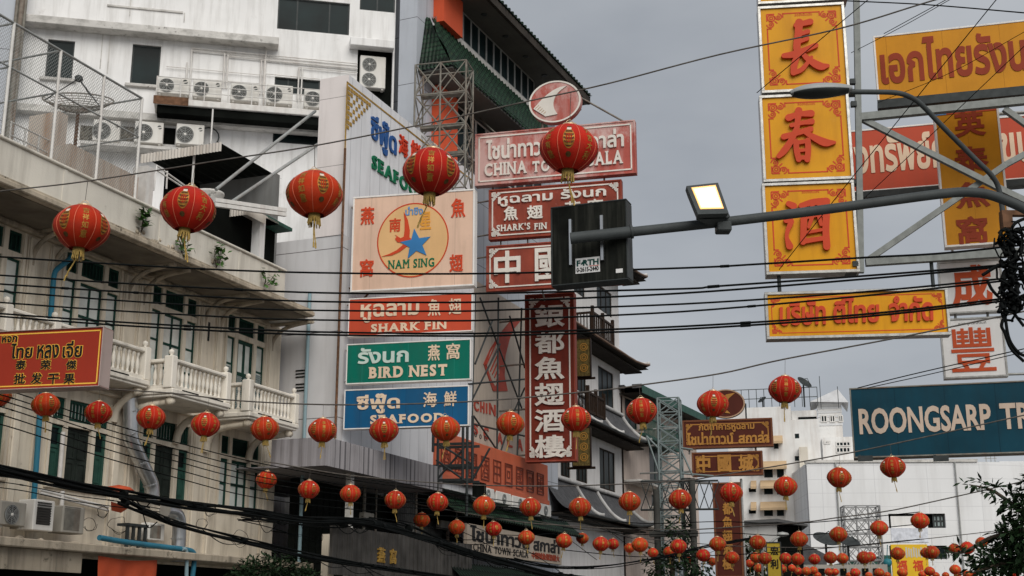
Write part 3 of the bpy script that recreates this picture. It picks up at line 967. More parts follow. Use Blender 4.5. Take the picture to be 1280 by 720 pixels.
Wf = Fr(77.6, px=493, dep=42.4)
wb = Th('apartment_block', 'white stained apartment block with dark windows and rows of outdoor units', 'building', Wf, (Wf.S(250, 100), 0, 0))
wins = [(58, 50, 92, 98), (164, 56, 200, 106), (347, 0, 437, 40), (450, -16, 494, 14), (343, 98, 400, 118), (341, 164, 402, 180)]
wr = [rect(Wf, *w) for w in wins]
rec = rect(Wf, 446, 60, 490, 150)
wsL, wsR = Wf.S(-40, 100), Wf.S(492.5, 100)
wm = MB().holed(wsL, wsR, 0, 30, wr + [rec], 0, .22, 0, 1)
wm.box(wsL, wsR - .3, .9, 10, 0, 30)
wb.part('wall', wm, [M['whitewall'], M['dark']])
for i, (w, mu) in enumerate(zip(wr, [(), (), (.27, .72), (.5,), (.3, .62), ()])):
    window(wb, w[0], w[1], w[2], w[3], .07, .05, [w[0] + (w[1] - w[0]) * k for k in mu], (), 'darksteel', 'tint')
    if i in (0, 1): wb.part('sill', MB().box(w[0] - .15, w[1] + .15, -.12, 0, w[2] - .12, w[2] - .01, 0, .015), M['ledge'])
a, b = Wf.S(22, 20, .5), Wf.S(349, 45, .5)
za = Wf.Z(180, 36, .5)
wb.part('ledge', MB().box(a, b, -.5, 0, za - .12, za + .16, 0, .02), M['ledge'])
zb_ = Wf.Z(250, 151, .35)
wb.part('ledge', MB().box(wsL, Wf.S(400, 160, .35), -.35, 0, zb_ - .12, zb_ + .14, 0, .02), M['ledge'])
q = rect(Wf, 438, 48, 493, 58, .4)
wb.part('canopy', MB().box(q[0], q[1], -.4, 0, q[2], q[3], 0, .02), M['whitewall'])
# fine trims on the upper wall
tr = MB()
for x0, y0, x1, y1 in ((134, 8, 229, 15),):
    s0, z0 = Wf.pix(x0, y0); s1, z1 = Wf.pix(x1, y1)
    tr.box(s0, s1, -.05, 0, (z0 + z1) / 2 - .03, (z0 + z1) / 2 + .03)
for x, y0, y1 in ((125, 36, 86), (134, 36, 92), (162, -20, 20), (230, 16, 28)):
    s, z0 = Wf.pix(x, y1); z1 = Wf.Z(x, y0)
    tr.box(s - .015, s + .015, -.02, 0, z0, z1)
wb.part('wall_trim', tr, M['ledge'])
# grey pier with pipes at the far left of the block
q = rect(Wf, -30, -40, 22, 200, .5)
wb.part('pier', MB().box(q[0], q[1], -.5, 0, q[2], 30), M['clad'])
pz = MB()
for x, r in ((2, .06), (8, .09), (13, .05)):
    s, z0 = Wf.pix(x, 190, .62); pz.tube([(s, -.62, z0), (s, -.62, 29)], r, 8)
wb.part('drain_pipe', pz, M['oldsteel'])
# pipework across the middle of the wall
pw = MB()
def pline(pts, r, n=.08):
    P = []
    for x, y in pts:
        s, z = Wf.pix(x, y, n); P.append((s, -n, z))
    pw.tube(P, r, 6)
for k, (x0, y0, x1) in enumerate(((240, 60, 447), (240, 63, 447), (281, 67, 447), (284, 70, 447), (330, 75, 447), (375, 84, 447))):
    sl_k = .095
    pline([(x0, y0), (x1, y0 + (x1 - x0) * sl_k)], .022)
for x, y0, y1 in ((240, 60, 112), (234, 78, 112), (281, 67, 110), (285, 68, 110), (327, 75, 118), (331, 76, 118), (374, 84, 125), (378, 85, 125), (333, 58, 140)):
    pline([(x, y0), (x - (y1 - y0) * .05, y1)], .028)
for x0, y0, x1, y1 in ((208, 83, 330, 94), (240, 98, 330, 105), (330, 92, 400, 99)): pline([(x0, y0), (x1, y1)], .016)
wb.part('pipework', pw, M['whitesteel'])

# ------------------------------------------------------------------ restaurant with the tall white sign wall
NB = 1.8
bs = 30.75
rb = Th('restaurant_building', 'restaurant front of grey cladding with a dark open shop below', 'building', A, (bs - .47, -NB - .31, 0))
ztop = A.Z(385, 268, NB)
bend = A.S(592, 400, NB)
zaw1, zaw0 = A.Z(430, 551, NB), A.Z(430, 586, NB)
rb.part('wall', MB().box(bs, bs + .3, -NB, 6, zaw0 + .1, ztop), M['cladfront'])
rb.part('side_wall', MB().box(bs + .301, bend, -NB, -NB + .3, zaw0 + .1, ztop).box(bs + .301, bend + 8, 3, 6, 0, ztop), M['whiteclad'])
zsl = A.Z(433, 90.6, NB)
slab = Th('sign_tower', 'tall white clad sign wall lettered SEAFOOD in green, red and blue', 'sign', A, (bs - .4, -NB - .31, ztop))
slab.part('end_face', MB().box(bs - .02, bs, -NB, -NB + .95, ztop + .002, zsl), M['litwhite'])  # same cladding as the long face, the light on it put into the colour
slab.part('panel', MB().box(bs + .002, bend, -NB, -NB + .95, ztop + .002, zsl), M['whiteclad'])
def tx(th, body, s0, s1, z0, z1, d, m, bold=.02, serif=False, thick=.06):
    mb = MB(); put_text(mb, body, s0, s1, z0, z1, d, thick, bold, serif); return th.part('lettering', mb, m)
BLUE = mat('blue letters', lin(44, 84, 140), .4, var=.08)
REDL = mat('red letters', lin(196, 62, 38), .45, var=.08)
GRNL = mat('green letters', lin(18, 104, 72), .4, var=.08)
GOLD = mat('gold paint', (.42, .25, .05), .35, .35, var=.3, scale=8)
tx(slab, 'ซีฟู๊ด', A.S(463, 160, NB), A.S(495, 165, NB), A.Z(463, 168, NB) - .35, A.Z(463, 139, NB), -NB, BLUE, .015, False, .05)
tx(slab, '海', A.S(498, 178, NB), A.S(509, 180, NB), A.Z(499, 192, NB), A.Z(499, 167, NB), -NB, REDL, .012, False, .05)
tx(slab, '鮮', A.S(513, 182, NB), A.S(525, 184, NB), A.Z(515, 199, NB), A.Z(515, 175, NB), -NB, REDL, .012, False, .05)
tx(slab, 'SEAFOOD', A.S(464, 204, NB), A.S(530, 222, NB), A.Z(466, 211.5, NB), A.Z(466, 194, NB), -NB, GRNL, .03, True, .05)
gb = MB()
gz1 = A.Z(434, 102, NB)
gs0 = A.S(433, 110, NB)
gb.box(gs0, gs0 + .06, -NB - .015, -NB - .001, ztop - 6.5, gz1); gb.box(gs0, bend - .2, -NB - .015, -NB - .001, gz1 - .05, gz1)
for i in range(9):                                  # stepped gold fret in the corner
    for j in range(9 - i):
        if (i + j) % 2 == 0 or i == 0 or j == 0:
            gb.box(gs0 + .09 + i * .16, gs0 + .21 + i * .16, -NB - .02, -NB - .001, gz1 - .12 - j * .15 - .11, gz1 - .12 - j * .15)
slab.part('gold_border', gb, GOLD)
rp_ = MB()
q0 = A.S(424, 400, NB + .06)
rp_.tube([(q0, -NB - .06, zaw1), (q0, -NB - .06, ztop + 2.5)], .035, 8)
rb.part('rusty_pipe', rp_, M['rust'])
for k in range(2):
    vt = MB()
    s0 = bs - .03
    for j in range(3):
        d0, z0 = A.pixs(370, 463 + k * 17 + j * 4, bs); d1, _ = A.pixs(382, 463, bs)
        vt.box(s0 + .005, s0 + .028, d0, d1, z0 - .035, z0)
    rb.part('vent', vt, M['dark'])
d0 = A.pixs(390, 500, bs - .1)[0]
pb = MB().tube([(bs - .1, A.pixs(385, 420, bs - .1)[0], A.pixs(385, 365, bs - .1)[1]), (bs - .1, A.pixs(382, 500, bs - .1)[0], 3.4), (bs - .1, A.pixs(382, 500, bs - .1)[0], 1.0)], .05, 8)
rb.part('drain_pipe', pb, M['palepipe'])
# ribbed grey awning fascia over the shop
na = 2.6
as0, as1 = A.S(407, 570, na), A.S(553, 600, na)
za1 = (A.Z(420, 548, na) + A.Z(554, 586, na)) / 2; za0 = (A.Z(407, 585, na) + A.Z(552, 612, na)) / 2
aw = MB()
nrib = 60
for i in range(nrib):
    a = as0 + (as1 - as0) * i / nrib; b = as0 + (as1 - as0) * (i + 1) / nrib; m = (a + b) / 2
    aw.quad((a, -na, za0), (m, -na - .03, za0), (m, -na - .03, za1), (a, -na, za1)); aw.quad((m, -na - .03, za0), (b, -na, za0), (b, -na, za1), (m, -na - .03, za1))
for i in range(6):
    a = -na + (na - 1.0) * i / 6; b = -na + (na - 1.0) * (i + 1) / 6
    aw.quad((as0, a, za0), (as0 - .02, (a + b) / 2, za0), (as0 - .02, (a + b) / 2, za1), (as0, a, za1)); aw.quad((as0 - .02, (a + b) / 2, za0), (as0, b, za0), (as0, b, za1), (as0 - .02, (a + b) / 2, za1))
aw.box(as0 + .02, as1, -na + .02, -1.0, za1 - .06, za1 - .01); aw.box(as0 + .02, as1, -na + .03, 2.9, za0 + .02, za0 + .05)
rb.part('awning_fascia', aw, M['greyawn'])
bk = MB().box(bs + .35, bend + 2, -.4, -.2, 0, za0 - .01)
for i in range(36): bk.box(bs + .4 + i * .36, bs + .42 + i * .36, -.43, -.4, 0.2, za0 - .05)
for j in range(14): bk.box(bs + .35, bend + 1, -.42, -.4, 3.2 + j * .2, 3.22 + j * .2)
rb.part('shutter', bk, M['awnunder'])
# weathered post, low fascia with worn letters
d_, z_ = A.pixs(434, 590, A.S(434, 600, 1.9))
ps = A.S(434, 615, 2.2)
rb.part('post', MB().box(ps - .09, ps + .09, -2.35, -2.2, 1.0, A.Z(434, 590, 2.2)), M['ledge'])
lf0, lf1, lz1, lz0 = A.S(415, 690, 2.5), A.S(590, 700, 2.5), A.Z(470, 664, 2.5), A.Z(470, 722, 2.5)
lf = MB().box(lf0, lf1, -2.5, -2.42, lz0, lz1)
for i in range(34): lf.box(lf0 + (lf1 - lf0) * i / 34 - .02, lf0 + (lf1 - lf0) * i / 34 + .02, -2.525, -2.501, lz0, lz1)
cpn = MB()
c0s, c1s, cz0, cz1 = A.S(497, 640, .9), A.S(552, 650, .9), A.Z(525, 676, .9), A.Z(525, 606, .9)
cpn.grid(lambda u, v: (c0s + (c1s - c0s) * u, -.9 + .03 * math.sin(u * 150), cz0 + (cz1 - cz0) * v), 160, 2)
rb.part('corrugated_panel', cpn, mat('dark corrugated panel', (.13, .13, .125), .8, var=.3, scale=1.5, stain=(.02, .02, .02), stain_amt=.8))  # dark grey with near-black mottling
for px_, w_ in ((455, .05), (470, .03), (560, .06), (520, .04)):
    s_ = A.S(px_, 640, 1.2); rb.part('conduit', MB().tube([(s_, -1.2, .5), (s_, -1.2, zaw0 + .05)], w_, 6), M['oldsteel'])
for px_, py_ in ((462, 648), (512, 668), (558, 655)):
    q_ = rect(A, px_ - 6, py_ - 7, px_ + 6, py_ + 7, 1.3); rb.part('junction_box', MB().box(q_[0], q_[1], -1.3, -1.1, q_[2], q_[3], 0, .02), M['acold'])
rb.part('lower_fascia', lf, mat('sooty fascia', (.075, .070, .065), .8, var=.35, scale=2, stain=(.02, .02, .02), stain_amt=.6))
for x0, x1 in ((471, 480), (486, 494)):
    gm = MB()
    s0, s1 = A.S(x0, 695, 2.5), A.S(x1, 695, 2.5)
    put_text(gm, '燕' if x0 < 480 else '窩', s0, s1, A.Z(480, 704, 2.5), A.Z(480, 685, 2.5), -2.5, .05, .02)
    rb.part('gold_lettering', gm, GOLD)
# low cream wall between the shophouse and the dark shop
lw = MB().box(bs - .1, A.S(411, 670, 1.9), -1.9, -1.7, 0, A.Z(385, 664, 1.9)); rb.part('low_wall', lw, M['cream'])
lr = A.S(349, 600, 0.1)
# ------------------------------------------------------------------ sign colours
CREAMP = mat('cream sign panel', (.70, .48, .36), .5, var=.07, stain=(.40, .27, .19), stain_amt=.5, spots=.2, spot_scale=2.5, spot_col=(.5, .36, .28), joint=(1.22, 0, .006, (.48, .33, .25)))
YELC = mat('faded amber disc paint', (.70, .43, .20), .5, var=.06, stain=(.5, .3, .14), stain_amt=.35)
REDP = mat('red sign panel', (.52, .075, .035), .5, var=.07, stain=(.3, .06, .04), stain_amt=.3)
GRNP = mat('green sign panel', (.004, .145, .10), .45, var=.1, stain=(.03, .09, .07), stain_amt=.5, spots=.2, spot_scale=3, spot_col=(.06, .2, .15), joint=(1.3, 0, .006, (.02, .2, .15)))
BLUP = mat('blue sign panel', (.010, .095, .215), .45, var=.12, stain=(.03, .06, .10), stain_amt=.5, spots=.2, spot_scale=3, spot_col=(.06, .16, .27), joint=(1.3, 0, .006, (.01, .06, .14)))
FADED = mat('faded red sign panel', (.40, .095, .075), .65, var=.14, stain=(.55, .36, .33), stain_amt=.55, patches=((.60, .43, .40), .85, .8, .45), spots=.3, spot_scale=7, spot_col=(.2, .07, .05))
OLDRED = mat('weathered red sign panel', (.27, .058, .036), .6, var=.2, stain=(.12, .03, .025), stain_amt=.5, patches=((.42, .17, .13), .5, 1.1, .54), spots=.4, spot_scale=6, spot_col=(.42, .15, .12))
DEEPRED = mat('deep red sign panel', (.165, .028, .017), .55, var=.16, stain=(.09, .02, .016), stain_amt=.5, spots=.25, spot_scale=6, spot_col=(.33, .07, .05))
BROWNP = mat('brown sign panel', (.085, .022, .015), .5, var=.15, stain=(.05, .02, .015), stain_amt=.3)
BOARD = mat('cream painted board', (.52, .45, .38), .7, var=.08, stain=(.25, .2, .15), stain_amt=.5)
ORBOX = mat('orange signbox', (.50, .12, .06), .55, var=.1, stain=(.3, .1, .06), stain_amt=.4)
LCREAM = mat('cream letters', (.72, .55, .40), .5, var=.08)
LWHITE = mat('off white letters', (.72, .68, .62), .55, var=.1, stain=(.4, .3, .25), stain_amt=.3)
LPALE = mat('pale green white letters', (.52, .62, .56), .5, var=.08)
LGOLD = mat('gold letters', (.46, .24, .055), .4, .15, var=.2, scale=6)
LYEL = mat('yellow letters', (.80, .46, .07), .5, var=.08)
LBLACK = mat('black letters', (.012, .012, .012), .5)
LBLUE = mat('pale blue letters', (.13, .27, .50), .5, var=.06)
LBROWN = mat('red brown letters', (.27, .045, .02), .5, var=.1)
LRED = mat('red raised letters', (.55, .065, .025), .4, var=.08)
YELP = mat('yellow sign panel', (.66, .30, .012), .3, var=.10, scale=.8, stain=(.44, .17, .012), stain_amt=.5, patches=((.74, .47, .12), .5, .9, .6))
YEL2 = mat('amber sign panel', (.56, .24, .018), .4, var=.1, joint=(1.6, 0, .006, (.36, .14, .01)), stain=(.42, .17, .015), stain_amt=.35)
TEALP = mat('dark teal sign panel', (.006, .044, .068), .45, var=.18, stain=(.012, .03, .04), stain_amt=.6, joint=(1.1, 0, .008, (.004, .025, .04)), spots=.25, spot_scale=3, spot_col=(.02, .07, .09))
WHTP = mat('white sign panel', (.74, .73, .72), .4, var=.04, stain=(.45, .42, .38), stain_amt=.3)
CHROME = mat('bright sign trim', (.42, .41, .385), .3, .6, var=.2, scale=6, stain=(.14, .12, .1), stain_amt=.6)
WHTRIM = mat('white sign rim', (.76, .73, .70), .5, var=.06, stain=(.35, .28, .22), stain_amt=.4)

B = Fr(21.5, D=19 - NB)
def dep_of(fr, px, py):
    r = ray(px, py); t = fr.D / (fr.ey[0] * r[0] + fr.ey[1] * r[1]); return r[1] * t

# red sign at the far left, out over the pavement
F1 = Fr(101.5, px=128, dep=21.5)
s = Sign('shop_sign', 'red sign with black Thai and Chinese lettering jutting out before the balconies', F1, (-60, 413, 127, 486.5), .32, mat('dark red sign panel', (.30, .034, .018), .5, var=.07, stain=(.2, .03, .02), stain_amt=.3), mat('sign side', (.42, .33, .30), .6, var=.1, stain=GRIME, stain_amt=.4), .012)
s.line(.05, .022, LYEL, .004)
for body, bx in (('หจก.', (3, 420, 22, 428)), ('ไทย', (14, 429, 41, 448)), ('หลง', (47, 431, 74, 448)), ('เจี่ย', (79, 426, 103, 447)), ('泰', (20, 450, 33, 462)), ('荣', (51, 450, 64, 462)), ('傑', (83, 450, 96, 462)), ('批', (18, 467, 32, 480)), ('发', (39, 466, 53, 480)), ('干', (60, 467, 74, 480)), ('果', (80, 467, 94, 480))):
    s.text(body, (bx[0] - .7, bx[1] - .7, bx[2] + .7, bx[3] + .7), LYEL, .055, thick=.006)
    s.text(body, bx, LBLACK, .022, thick=.014)
s.brace([((s.s0 + 1.0, .2, s.z1), (s.s0 - 2.5, 1.2, s.z1 + 1)), ((s.s0, .2, s.z0 + .2), (s.s0 - 3, .6, s.z0 + .2)), ((s.s0, .2, s.z1 - .2), (s.s0 - 3, .6, s.z1 - .2))], M['oldsteel'])

# cream NAM SING board and the three below it, carried on arms from the sign wall
dN = dep_of(B, 437, 420) - .45
F2 = Fr(102, px=437, dep=dN)
s = Sign('shop_sign', 'cream board with yellow disc, blue star and red crescent reading NAM SING', F2, (440, 241.5, 593, 361), .30, CREAMP, WHTRIM, .045, rimout=.02)
cx, cz = F2.pix(516, 300); R = (F2.S(560.5, 300) - F2.S(471, 300)) / 2; Rz = (F2.Z(516, 253) - F2.Z(516, 346)) / 2
dm = MB(); n = 56
dm.prism([(cx + R * math.cos(2 * math.pi * i / n), cz + Rz * math.sin(2 * math.pi * i / n)) for i in range(n)], -.008, 0, 0)
s.part('disc', dm, YELC)
ring = MB()
for i in range(n):
    a, b = 2 * math.pi * i / n, 2 * math.pi * (i + 1) / n
    ring.quad(*[(cx + k * R * math.cos(t), -.012, cz + k * Rz * math.sin(t)) for k, t in ((1.0, a), (1.0, b), (.965, b), (.965, a))])
s.part('ring', ring, LRED)
star = MB(); sx, sz = F2.pix(520, 305.5); SR = F2.S(540, 305) - F2.S(520, 305)
star.prism([(sx + (SR if i % 2 == 0 else SR * .42) * math.sin(math.pi * i / 5 - .12), sz + (SR if i % 2 == 0 else SR * .42) * math.cos(math.pi * i / 5 - .12)) for i in range(10)], -.03, -.013)
s.part('star', star, mat('star blue', (.045, .19, .42), .5))
cr = [(505, 265), (510, 275), (512.5, 288), (512, 297), (519, 301.5), (513, 304.5), (508, 309), (500, 315), (490, 319.5), (477, 321), (487, 317.5), (496, 313), (502, 308), (506, 304), (497, 303), (494, 299), (496, 296), (494, 293.5), (501, 298), (505, 296), (506, 288), (506, 277)]
s.part('crescent', MB().prism([F2.pix(*p) for p in cr], -.024, -.013), LRED)
for body, bx, m in (('燕', (451, 259, 468, 281), LRED), ('窩', (450, 324, 467, 346), LRED), ('魚', (564, 248, 582, 272), LRED), ('翅', (562, 318, 579, 340), LRED), ('南', (487, 273, 501, 290), LRED), ('星', (525, 265, 539, 287), mat('ochre letters', (.66, .30, .05), .5)), ('น่ำซิง', (507, 258, 529, 269), LBLUE)):
    s.text(body, bx, m, .022, thick=.022)
s.text('NAM SING', (485, 324, 543, 335), GRNL, .02, True, .022)
arms = lambda z: [((s.s0 + .3, .31, z), (s.s0 - .45, .31, z)), ((s.s0 + .6, .33, z), (s.s0 + .3, .33, z - .3))]
s.brace(arms(s.z1 - .2) + arms(s.z0 + .2), M['rust'], .03)
def trio(label, box, panel, thai, ch1, ch2, eng, lm):
    s = Sign('shop_sign', label, F2, box, .24, panel, WHTRIM, .03, rimout=.012, group='three stacked shop signs below the cream board')
    s.text(*thai, lm, .028, thick=.02); s.text(*ch1, LCREAM, .016, thick=.02); s.text(*ch2, LCREAM, .016, thick=.02)
    s.text(*eng, LCREAM, .045, True, .02)
    z = (s.z0 + s.z1) / 2
    s.brace([((s.s0 + .2, .25, s.z1 - .12), (s.s0 - .5, .25, s.z1 - .12)), ((s.s0 + .2, .25, s.z0 + .12), (s.s0 - .5, .25, s.z0 + .12))], M['rust'], .025)
    return s
trio('red sign board reading SHARK FIN under a line of Thai', (435.5, 369.5, 590.5, 417.5), REDP, ('หูฉลาม', (451, 379, 524, 402)), ('魚', (535, 374, 551, 395)), ('翅', (561, 373, 577, 393)), ('SHARK FIN', (464, 403, 559, 413.5)), LCREAM)
trio('green sign board reading BIRD NEST under a line of Thai', (433, 427, 588.5, 477.5), GRNP, ('รังนก', (447.5, 434, 511, 454)), ('燕', (535, 431, 550, 451)), ('窩', (558, 429, 575, 449)), ('BIRD NEST', (461, 457, 559, 471.5)), LPALE)
trio('blue sign board reading SEAFOOD under a line of Thai', (430, 484.5, 586, 534.5), BLUP, ('ซีฟู๊ด', (446, 492, 500, 517)), ('海', (529, 490, 546, 509)), ('鮮', (555, 489, 571, 508)), ('SEAFOOD', (463, 517.5, 555, 529)), LCREAM)

# faded restaurant signs
dC = dep_of(A, 600, 300)
F3 = Fr(104, px=600, dep=dC - 3.8)
s = Sign('restaurant_sign', 'large sun bleached pink sign reading CHINA TOWN SCALA', F3, (594, 159, 794.5, 224.5), .30, FADED, FADED, .05, rimout=.03)
s.line(.13, .05, LWHITE, .03)
s.text('ไชน่าทาวน์', (608, 172, 690, 197), LWHITE, .025, thick=.06, rough=.0)
s.text('สกาล่า', (723, 163, 780, 186), LWHITE, .025, thick=.06)
s.text('CHINA', (606, 203, 659, 219), LWHITE, .03, True, .06); s.text('TOWN', (666, 200, 717, 214), LWHITE, .03, True, .06); s.text('SCALA', (723, 190, 779, 207), LWHITE, .03, True, .06)
s.brace([((s.s0 + .6, .3, s.z0), (s.s0 + .6, .3, s.z0 - .7)), ((s.s1 - 1.2, .3, s.z0), (s.s1 - 1.2, .3, s.z0 - .7)), ((s.s0, .32, s.z1 - .2), (s.s0 - 1.0, .6, s.z1 - .2)), ((s.s0, .32, s.z0 + .2), (s.s0 - 1.0, .6, s.z0 + .2)), ((s.s1 - .3, .32, s.z1), (s.s1 - 3.2, 1.6, s.z1 + 2.4)), ((s.s0 + .8, .32, s.z1), (s.s0 - .6, 1.6, s.z1 + 1.6))], M['oldsteel'], .035)
ctop = s.z1
# oval fin emblem on top
ex_, ez = F3.pix(693.5, 127); er = (F3.S(726, 127) - F3.S(661, 127)) / 2; erz = (F3.Z(693, 101) - F3.Z(693, 153)) / 2
ov = Th('emblem_sign', 'faded red disc sign with a white shark fin above the CHINA TOWN SCALA board', 'sign', F3, (ex_, .3, ctop))
n = 48
ovm = MB().prism([(ex_ + er * math.cos(2 * math.pi * i / n), ez + erz * math.sin(2 * math.pi * i / n)) for i in range(n)], 0, .3)
ov.part('disc', ovm, FADED)
rim = MB()
for i in range(n):
    a, b = 2 * math.pi * i / n, 2 * math.pi * (i + 1) / n
    rim.quad(*[(ex_ + k * er * math.cos(t), -.02, ez + k * erz * math.sin(t)) for k, t in ((1.0, a), (1.0, b), (.93, b), (.93, a))])
ov.part('rim', rim, LWHITE)
fin = [(p.x, p.y) for p in smooth_path([(709, 107.5, 0), (697, 110.5, 0), (685, 118, 0), (675, 127.5, 0), (667, 136.5, 0)], 4)] + [(682, 146)] + [(p.x, p.y) for p in smooth_path([(697, 143, 0), (692.5, 135, 0), (692.5, 126, 0), (698, 116, 0), (708, 108, 0)], 4)]
ov.part('fin', MB().prism([F3.pix(*p) for p in fin], -.04, -.003), LWHITE)
fl = MB()
for i in range(5):
    p, q = F3.pix(669.5 + i * 2.6, 136.2 + i * 1.6), F3.pix(674 + i * 2.2, 132 + i * 2.0)
    fl.bar((p[0], -.045, p[1]), (q[0], -.045, q[1]), .012)
ov.part('fin_rays', fl, LGOLD)
ov.part('bracket', MB().tube([(ex_ - .5, .15, ctop - .02), (ex_ - .5, .15, ez - erz * .8)], .04, 6).tube([(ex_ + .5, .15, ctop - .02), (ex_ + .5, .15, ez - erz * .8)], .04, 6), M['oldsteel'])
s = Sign('restaurant_sign', "red sign reading SHARK'S FIN below the bleached pink sign", F3, (611, 231, 777.5, 294), .28, OLDRED, OLDRED, .05, rimout=.03)
s.line(.12, .045, LWHITE, .03, .3)
s.text('หูฉลาม-รังนก', (623, 238, 758, 254), LWHITE, .022, thick=.06)
for c, bx in (('魚', (630, 258, 648, 276)), ('翅', (659, 257, 679, 274)), ('燕', (706, 252, 726, 270)), ('窩', (735, 249, 754, 267))): s.text(c, bx, LWHITE, .022, thick=.06)
s.text("SHARK'S", (621, 280, 663, 288.5), LWHITE, .03, True, .05); s.text('FIN', (668, 279, 684, 287), LWHITE, .03, True, .05); s.text('SOUP', (690, 277, 722, 285.5), LWHITE, .03, True, .05)
s.brace([((s.s0 + .4 + i * 1.0, .2, s.z0), (s.s0 + .4 + i * 1.0, .2, s.z0 - .45)) for i in range(5)] + [((s.s0, .3, s.z0 + .3), (s.s0 - 1.2, .6, s.z0 + .3)), ((s.s0, .3, s.z1 - .3), (s.s0 - 1.2, .6, s.z1 - .3))], M['oldsteel'], .03)
s = Sign('restaurant_sign', 'red sign with three large white characters behind the black light box', F3, (608, 302, 777, 359.5), .28, OLDRED, OLDRED, .05, rimout=.03)
s.line(.12, .045, LWHITE, .03, .3)
for c, bx in (('中', (618, 314, 651, 354)), ('國', (669, 310, 702, 351)), ('城', (722, 306, 757, 348))): s.text(c, bx, LWHITE, .022, thick=.07)
s.brace([((s.s0, .3, s.z0 + .3), (s.s0 - 1.2, .6, s.z0 + .3)), ((s.s0, .3, s.z1 - .3), (s.s0 - 1.2, .6, s.z1 - .3)), ((s.s0 + 2, .2, s.z0), (s.s0 + 2, .6, s.z0 - .3))], M['oldsteel'], .03)
F4 = Fr(103, px=657, dep=dC - 1.5)
s = Sign('restaurant_sign', 'tall red vertical sign of six white brush characters', F4, (656.5, 367, 719, 577), .40, DEEPRED, OLDRED, .05, rimout=.04)
s.line(.17, .05, LWHITE, .03, .36)
for i, c in enumerate('銀都魚翅酒樓'):
    yc = 395 + i * 32.6
    s.text(c, (668.5, yc - 14, 706, yc + 14.5), LWHITE, .022, thick=.07)
s.brace([((s.s0, .3, s.z0 + .3 + i * 1.7), (s.s0 - 1.9, .7, s.z0 + .3 + i * 1.7)) for i in range(4)], M['oldsteel'], .035)
# gold carved strips beside it
GOLDP = mat('gold patterned strip', (.155, .115, .04), .6, .1, var=.5, scale=14, stain=(.05, .04, .02), stain_amt=.5)
for i, (y0, y1) in enumerate(((423, 471), (534, 583))):
    st = Sign('carved_strip', ('upper' if i == 0 else 'lower') + ' olive gold patterned strip beside the tall red sign', Fr(103, px=722, dep=dC + 1.2), (715, y0, 738.5, y1), .2, GOLDP, M['wood'], .03, cat='sign')
    for k in range(3):
        cxx = (st.s0 + st.s1) / 2 + .1; czz = st.z0 + .35 + k * (st.z1 - st.z0 - .7) / 2
        o = MB()
        for r_ in (.16, .09):
            nn = 14
            for j in range(nn):
                a, b = 2 * math.pi * j / nn, 2 * math.pi * (j + 1) / nn
                o.quad(*[(cxx + q * math.cos(t), -.012, czz + q * math.sin(t)) for q, t in ((r_, a), (r_, b), (r_ - .035, b), (r_ - .035, a))])
        st.part('roundel', o, LGOLD)
    st.brace([((st.s0 - .2, .1, st.z0 - .05), (st.s1 + .15, .1, st.z0 - .05))], M['wood'], .05)

# the painted CHINA SCALA board and the orange sign box under it, along the street
Bq = Fr(21.5, D=19 - 1.0)
def flat(name, label, fr, pts, th, m, cat='sign'):
    P = [fr.pix(*p) for p in pts]
    t = Th(name, label, cat, fr, (sum(p[0] for p in P) / len(P), th, min(p[1] for p in P)))
    t.part('panel', MB().prism(P, 0, th), m)
    return t
s0, s1 = Bq.S(591, 480), Bq.S(657, 480)
bz1, bz0 = Bq.Z(620, 366), (Bq.Z(600, 556) + Bq.Z(650, 571)) / 2
cb = Th('painted_board', 'cream board with a red fin and red CHINA SCALA letters behind steel bracing', 'sign', Bq, ((s0 + s1) / 2, .2, bz0))
cb.part('panel', MB().box(s0, s1 + 1.2, 0, .2, bz0, bz1), BOARD)
RL = mat('faded red paint', (.42, .075, .05), .6, var=.15)
finp = [(650, 401), (637, 402), (624, 418), (612, 437), (604, 455), (611, 475), (616, 489), (634, 489), (630, 470), (631, 445), (636, 425), (641, 412)]
inn = [(622, 424), (612, 440), (607, 455), (613, 474), (618, 483), (623, 470), (622, 445)]
cb.part('fin', MB().prism([Bq.pix(*p) for p in finp], -.03, -.002), RL)
cb.part('fin_rays', MB().prism([Bq.pix(*p) for p in inn], -.04, -.031), BOARD)
ry = MB()
for i in range(6):
    p, q = Bq.pix(606 + i * 2.6, 456 + i * 4.0), Bq.pix(619 + i * .6, 428 + i * 8)
    ry.bar((p[0], -.05, p[1]), (q[0], -.05, q[1]), .045)
cb.part('fin_rays', ry, RL)
for c, x0, x1, y0, y1 in (('C', 592, 598, 500, 514), ('H', 600, 605, 502, 516), ('I', 607, 608.5, 504, 517), ('N', 611, 619, 505, 519), ('A', 628, 640, 513, 528), ('S', 591, 597, 529, 543), ('C', 604, 610, 534, 549), ('A', 621, 628, 541, 555), ('L', 634, 640, 545, 559), ('A', 646, 653, 549, 563)):
    mb = MB(); put_text(mb, c, Bq.S(x0, y0), Bq.S(x1, y0), Bq.Z((x0 + x1) / 2, y1), Bq.Z((x0 + x1) / 2, y0), 0, .03, .03); cb.part('lettering', mb, RL)
Bo = Fr(21.5, D=19 - 1.9)
oz1 = (Bo.Z(587, 552) + Bo.Z(685, 580)) / 2; oz0 = (Bo.Z(555, 597) + Bo.Z(684, 629)) / 2
os0, os1 = Bo.S(545, 580), Bo.S(685, 605)
ob = Th('sign_box', 'long orange sign box with outlined square characters over the green awning', 'sign', Bo, ((os0 + os1) / 2, 1.2, oz0))
ob.part('panel', MB().box(os0, os1, 0, 1.2, oz0, oz1, 0, .02), ORBOX)
LOUT = mat('dark red outline', (.16, .035, .02), .5)
nch = 9
